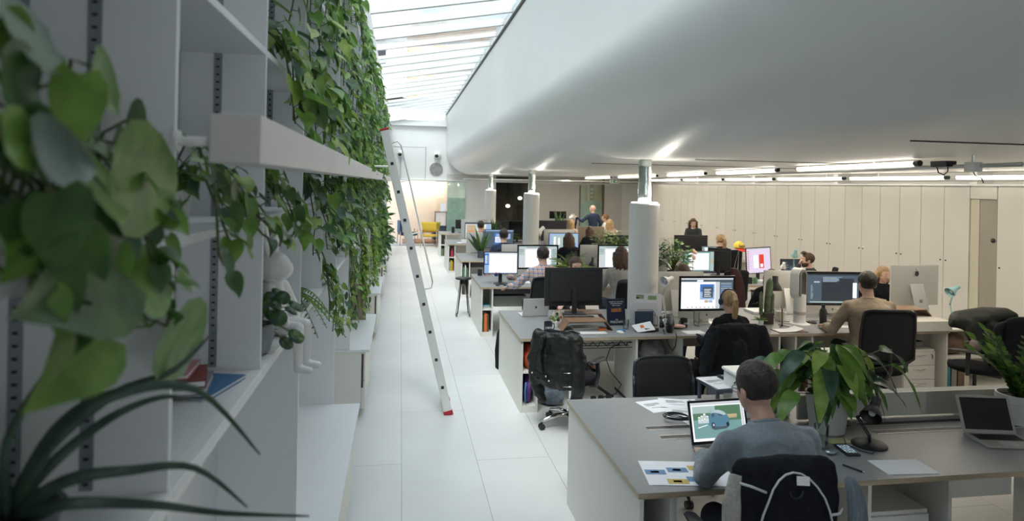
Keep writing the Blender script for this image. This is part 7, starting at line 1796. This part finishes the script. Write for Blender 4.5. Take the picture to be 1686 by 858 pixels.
solo('paper_stack', 'stack of white papers behind the bladeless fan', 'papers', B().bx(4.30, 4.52, 7.55, 7.80, Z + .001, Z + .03), PAPER, bev=.003)

# ================================================================ LOUNGE FURNITURE
ac = thing('armchair', 'yellow upholstered armchair with wooden legs in the far lounge', 'armchair', (1.05, YF - .15, .0), R(170))
YM = mat('yellow_wool', (.62, .42, .05), .9, bump=.2, bscale=60)
obj('backrest', B().loft([((0, -.27, .50), .30, .03, (1, 0, 0), (0, 1, 0)), ((0, -.29, .60), .31, .035, (1, 0, 0), (0, 1, 0)), ((0, -.32, .80), .34, .035, (1, 0, 0), (0, 1, 0)), ((0, -.34, .86), .35, .025, (1, 0, 0), (0, 1, 0))], 24), YM, ac, smooth=True)
obj('seat', B().loft([((0, 0, .36), .28, .27), ((0, 0, .39), .30, .29), ((0, 0, .43), .29, .28)], 24), YM, ac, smooth=True)
for x in (-.27, .27):
    obj('leg', B().cyl((x, -.27, .60), (x * 1.06, -.33, 0), .016, .013), OAK, ac, smooth=True); obj('leg', B().cyl((x, .25, .58), (x * 1.06, .29, 0), .016, .013), OAK, ac, smooth=True)
    obj('armrest', B().bx(x - .03, x + .03, -.27, .28, .58, .605), OAK, ac, bev=.01)
sf_ = thing('sofa', 'dark blue sofa partly hidden behind the yellow armchair', 'sofa', (1.55, YF + 1.3, 0.012), R(90))
BL = mat('deep_blue_wool', (.02, .06, .12), .9, bump=.2)
obj('seat', B().bx(-.8, .8, -.4, .35, .18, .42), BL, sf_, bev=.05); obj('backrest', B().bx(-.8, .8, -.45, -.28, .30, .82), BL, sf_, bev=.05)
obj('armrest', B().bx(-.85, -.72, -.4, .35, .18, .6), BL, sf_, bev=.04); obj('armrest', B().bx(.72, .85, -.4, .35, .18, .6), BL, sf_, bev=.04)
for x in (-.7, .7):
    for y in (-.35, .3): obj('leg', B().cyl((x, y, .18), (x, y, 0), .02, .015), OAK, sf_)
a2 = thing('armchair', 'dark blue armchair seen through the ladder', 'armchair', (.28, YF + .55, .012), R(-80))
obj('seat', B().bx(-.3, .3, -.3, .3, .34, .44), BL, a2, bev=.04); obj('backrest', B().bx(-.3, .3, -.34, -.24, .42, .88), BL, a2, bev=.04)
for x in (-.28, .28):
    for y in (-.3, .3): obj('leg', B().cyl((x, y, .56), (x * 1.1, y * 1.1, 0), .016), OAK, a2)
ct = thing('coffee_table', 'low wooden coffee table on the brown rug', 'table', (.80, YF + 1.35, .026))
obj('table_top', B().bx(-.45, .45, -.25, .25, .38, .41), OAK, ct, bev=.005)
for x in (-.4, .4):
    for y in (-.2, .2): obj('leg', B().cyl((x, y, .38), (x * 1.05, y * 1.05, 0), .015), OAK, ct)
pf = thing('framed_picture', 'dark framed picture leaning low against the lounge wall', 'picture', (1.62, YF + 3.15, .50))
obj('frame', B().bx(-.24, -.21, -.03, 0, 0, .62).bx(.21, .24, -.03, 0, 0, .62).bx(-.24, .24, -.03, 0, 0, .03).bx(-.24, .24, -.03, 0, .59, .62), BRN, pf); obj('picture', B().bx(-.21, .21, -.012, 0, .03, .59), PAPER, pf)
solo('notice', 'white paper notice stuck on the lounge glass', 'notice', B().bx(1.42, 1.62, YF + .025, YF + .03, 1.25, 1.55), PAPER)

# ================================================================ THE PEOPLE
PLAID = bpy.data.materials.new('plaid_shirt'); PLAID.use_nodes = True; t = PLAID.node_tree; p = t.nodes['Principled BSDF']
tcn = t.nodes.new('ShaderNodeTexCoord'); sx = t.nodes.new('ShaderNodeSeparateXYZ'); t.links.new(tcn.outputs['Object'], sx.inputs[0])
def stripe(axis, f, off, wd):
    a = t.nodes.new('ShaderNodeMath'); a.operation = 'MULTIPLY_ADD'; a.inputs[1].default_value = f; a.inputs[2].default_value = off; t.links.new(sx.outputs[axis], a.inputs[0])
    c_ = t.nodes.new('ShaderNodeMath'); c_.operation = 'FRACT'; t.links.new(a.outputs[0], c_.inputs[0])
    d = t.nodes.new('ShaderNodeMath'); d.operation = 'LESS_THAN'; d.inputs[1].default_value = wd; t.links.new(c_.outputs[0], d.inputs[0]); return d.outputs[0]
prev = None
for (ax, f, off, wd, col) in (('X', 18, 0, .35, (.10, .17, .34)), ('Z', 18, 0, .35, (.10, .17, .34)), ('X', 18, .5, .22, (.62, .25, .10)), ('Z', 18, .5, .22, (.62, .25, .10))):
    mxn = t.nodes.new('ShaderNodeMix'); mxn.data_type = 'RGBA'; mul = t.nodes.new('ShaderNodeMath'); mul.operation = 'MULTIPLY'; mul.inputs[1].default_value = .65
    t.links.new(stripe(ax, f, off, wd), mul.inputs[0]); t.links.new(mul.outputs[0], mxn.inputs['Factor'])
    if prev is None: mxn.inputs['A'].default_value = (.60, .60, .62, 1)
    else: t.links.new(prev, mxn.inputs['A'])
    mxn.inputs['B'].default_value = (*col, 1); prev = mxn.outputs['Result']
t.links.new(prev, p.inputs['Base Color']); p.inputs['Roughness'].default_value = .9

PI = math.pi
person('person seated with his back to us in a grey sweatshirt, dark short hair and glasses', (1.83, 2.80, 0), R(3), lean=.46, bulk=1.10, sc=1.10, hz=.515, head=(-.30, 0, .12), wl=(-.11, .60, .725), wr=(.22, .60, .73), el=(-.235, .345, .735), shirt=SWEAT, pants=DENIM, hair='short', hm=HAIRD, skin=SKIN, vox=.0055, elbow_out=1.3, glasses=True, beard=None)
o_, HM_, Wr_, El_ = person('person in black with a blonde ponytail and headphones, seen from behind', (3.36, 6.24, 0), R(6), lean=.20, sc=.90, head=(-.05, 0, -.1), wl=(-.25, .38, .80), wr=(.16, .40, .80), shirt=BLKCLOTH, hair='pony', hm=HAIRY, female=True, vox=.010)
hp_ = B(); hp_.tube([HM_ @ V((.098 * math.cos(q), -.01, .03 + .112 * math.sin(q))) for q in [k * PI / 12 for k in range(13)]], .008, 8)
hd = obj('headphones', hp_, mat('navy_headphones', (.02, .03, .10), .35), o_, smooth=True)
for s in (-1, 1): obj('ear_cup', B().ell(HM_ @ V((s * .096, -.008, .005)), (.020, .034, .040)), mat('navy_headphones', (.02, .03, .10), .35), hd, smooth=True)
person('person in a loose tan shirt seen from behind before the code screen', (4.87, 6.22, 0), R(-10), lean=.12, bulk=1.25, sc=1.04, head=(-.1, 0, 0), wl=(-.30, .36, .76), wr=(.22, .42, .76), shirt=TAN, hair='short', hm=HAIRD, vox=.010)
person('person with long fair hair in black facing us beside the big computer', (6.66, 8.35, 0), R(172), lean=.10, sc=.90, head=(-.12, 0, .1), shirt=BLKCLOTH, hair='long', hm=HAIRY, female=True, vox=.009)
person('person with a beard and dark grey top resting his chin on his hand', (6.56, 9.66, 0), R(62), lean=.18, sc=.93, head=(-.05, 0, .1), wl=(-.02, .27, 1.16), wr=(.20, .38, .80), shirt=CHARC, hair='quiff', hm=HAIRB, beard=HAIRB, vox=.009)
person('person whose forehead and short hair show above the big black monitor', (2.24, 8.36, 0), R(182), lean=.05, sc=.985, head=(-.15, 0, 0), wl=(.32, .42, .78), shirt=CHARC, hair='short', hm=HAIRB, vox=.009)
person('person in a blue and orange plaid shirt seen from behind', (2.02, 9.20, 0), R(4), lean=.08, sc=1.02, head=(-.05, 0, -.05), wl=(-.42, .40, .76), wr=(.20, .42, .76), shirt=PLAID, hair='short', hm=HAIRD, vox=.010)
person('person with long brown hair in a pale grey knit beside the thick column', (3.14, 9.10, 0), R(0), lean=.06, sc=1.03, head=(-.05, 0, -.1), shirt=LTGREY, hair='long', hm=HAIRB, female=True, vox=.010)
person('person with long dark hair in black behind the bright fern', (3.30, 12.70, 0), R(8), lean=.10, sc=.98, shirt=BLKCLOTH, hair='long', hm=HAIRB, female=True, vox=.013)
person('person in a navy sweater seen from behind at the fourth bench', (1.98, 12.62, 0), R(0), lean=.08, sc=1.03, shirt=NAVY, hair='short', hm=HAIRD, vox=.013)
person('person in a terracotta top half hidden by the spiky aloe', (1.95, 16.1, 0), R(0), lean=.12, sc=1.0, shirt=mat('terracotta_cloth', (.40, .15, .06), .9), hair='short', hm=HAIRD, vox=.015)
person('person with a bald head in a navy shirt standing at the back', (5.90, 19.9, 0), R(20), sit=False, lean=.04, sc=.965, head=(0, 0, .3), wl=(-.46, .26, 1.34), wr=(.24, .05, .90), shirt=NAVY, hair='bald', vox=.014, elbow_out=1.2)
person('person with short auburn hair sitting right of the bald standing man', (6.45, 20.25, 0), R(70), lean=.05, sc=1.02, shirt=WHITEP, hair='short', hm=HAIRR, skin=SKIN, vox=.015)
person('person with long curly blonde hair at the back right of the standing man', (6.00, 18.55, 0), R(-20), lean=.05, sc=.96, shirt=mat('beige_knit', (.50, .40, .32), .9), hair='curly', hm=HAIRY, female=True, vox=.014)
person('person with a blonde bob at the back left of the standing man', (4.85, 18.65, 0), R(-40), lean=.05, sc=.95, shirt=mat('blush_knit', (.58, .46, .40), .9), hair='long', hm=HAIRY, female=True, vox=.015)
person('person with dark curly hair and white collar leaning over the back desk', (7.30, 15.75, 0), R(150), sit=False, lean=.42, sc=.90, head=(-.35, 0, .2), wl=(-.22, .46, .86), wr=(.22, .46, .86), shirt=CHARC, collar=WHITEP, hair='curly', hm=HAIRB, female=True, vox=.012)
person('person with a blonde ponytail in black at the fourth bench', (6.48, 12.62, 0), R(10), lean=.12, sc=.98, shirt=BLKCLOTH, hair='pony', hm=HAIRY, female=True, vox=.013)
person('person whose brown hair just shows above the computer back by the lamp', (3.72, 8.46, 0), R(185), lean=.16, sc=.92, head=(-.5, 0, 0), shirt=CHARC, hair='long', hm=HAIRB, female=True, vox=.013)
person('person in black with dark hair bending behind the bladeless fan', (4.98, 8.42, 0), R(165), lean=.34, sc=.90, head=(-.4, 0, -.3), shirt=BLKCLOTH, hair='long', hm=HAIRD, female=True, vox=.013)
person('person with dark brown hair behind the brown divider', (4.72, 16.1, 0), R(0), lean=.16, sc=.92, shirt=BLKCLOTH, hair='long', hm=HAIRB, female=True, vox=.016)
person('person with brown hair before the wide dark far monitor', (5.0, 20.3 - .55, 0), R(0), lean=.1, sc=.90, shirt=CHARC, hair='short', hm=HAIRB, vox=.016)
solo('black_jacket_held', 'black garment held up by the bald standing man', 'jacket', B().loft([((5.40, 20.05, 1.33), .02, .02), ((5.38, 20.0, 1.15), .05, .03), ((5.33, 20.0, .98), .09, .04), ((5.38, 20.0, .80), .10, .05), ((5.40, 20.0, .70), .05, .03)], 12), BLKCLOTH, smooth=True)
dc = B(); dc.loft([((0, 0, .50), .14, .05, (1, 0, 0), (0, 1, 0)), ((-.01, 0, .8), .12, .06, (1, 0, 0), (0, 1, 0)), ((-.04, 0, 1.0), .10, .05, (1, 0, 0), (0, 1, 0)), ((-.07, 0, 1.10), .05, .04, (1, 0, 0), (0, 1, 0))], 20)
ch_ = chair('black chair carrying a dark red lined coat at the third bench', (4.92, 9.45, 0), R(10), False, False, 'pad')
tag(obj('red_lined_coat', dc, mat('dark_red_cloth', (.035, .010, .010), .9, bump=.5, bscale=12, vary=.4), None, loc=(4.96, 9.18, 0), remesh=.014, smo=4), 'dark red and black coat over the chair before the lilac monitor', 'coat')
for lab, x, y, rz in (('black swivel chair of the man in the navy sweater', 1.98, 12.5, 0), ('black swivel chair of the dark long haired woman', 3.30, 12.55, 0), ('black swivel chair of the person in the terracotta top', 1.95, 16.0, 0), ('black swivel chair of the blonde ponytail woman at the fourth bench', 6.48, 12.5, 8), ('black swivel chair under the bearded man', 6.56, 9.6, 60), ('black swivel chair of the forehead man', 2.24, 8.42, 182), ('black swivel chair of the fair haired woman facing us', 6.68, 8.45, 172)):
    dup(ch_, (x, y, 0), R(rz), lab)
solo('white_bin', 'pale grey pedestal edge beside the tan shirt man\'s chair', 'pedestal', B().bx(5.08, 5.38, 6.75, 7.1, .001, .50), mat('putty', (.30, .29, .27), .6), bev=.003)
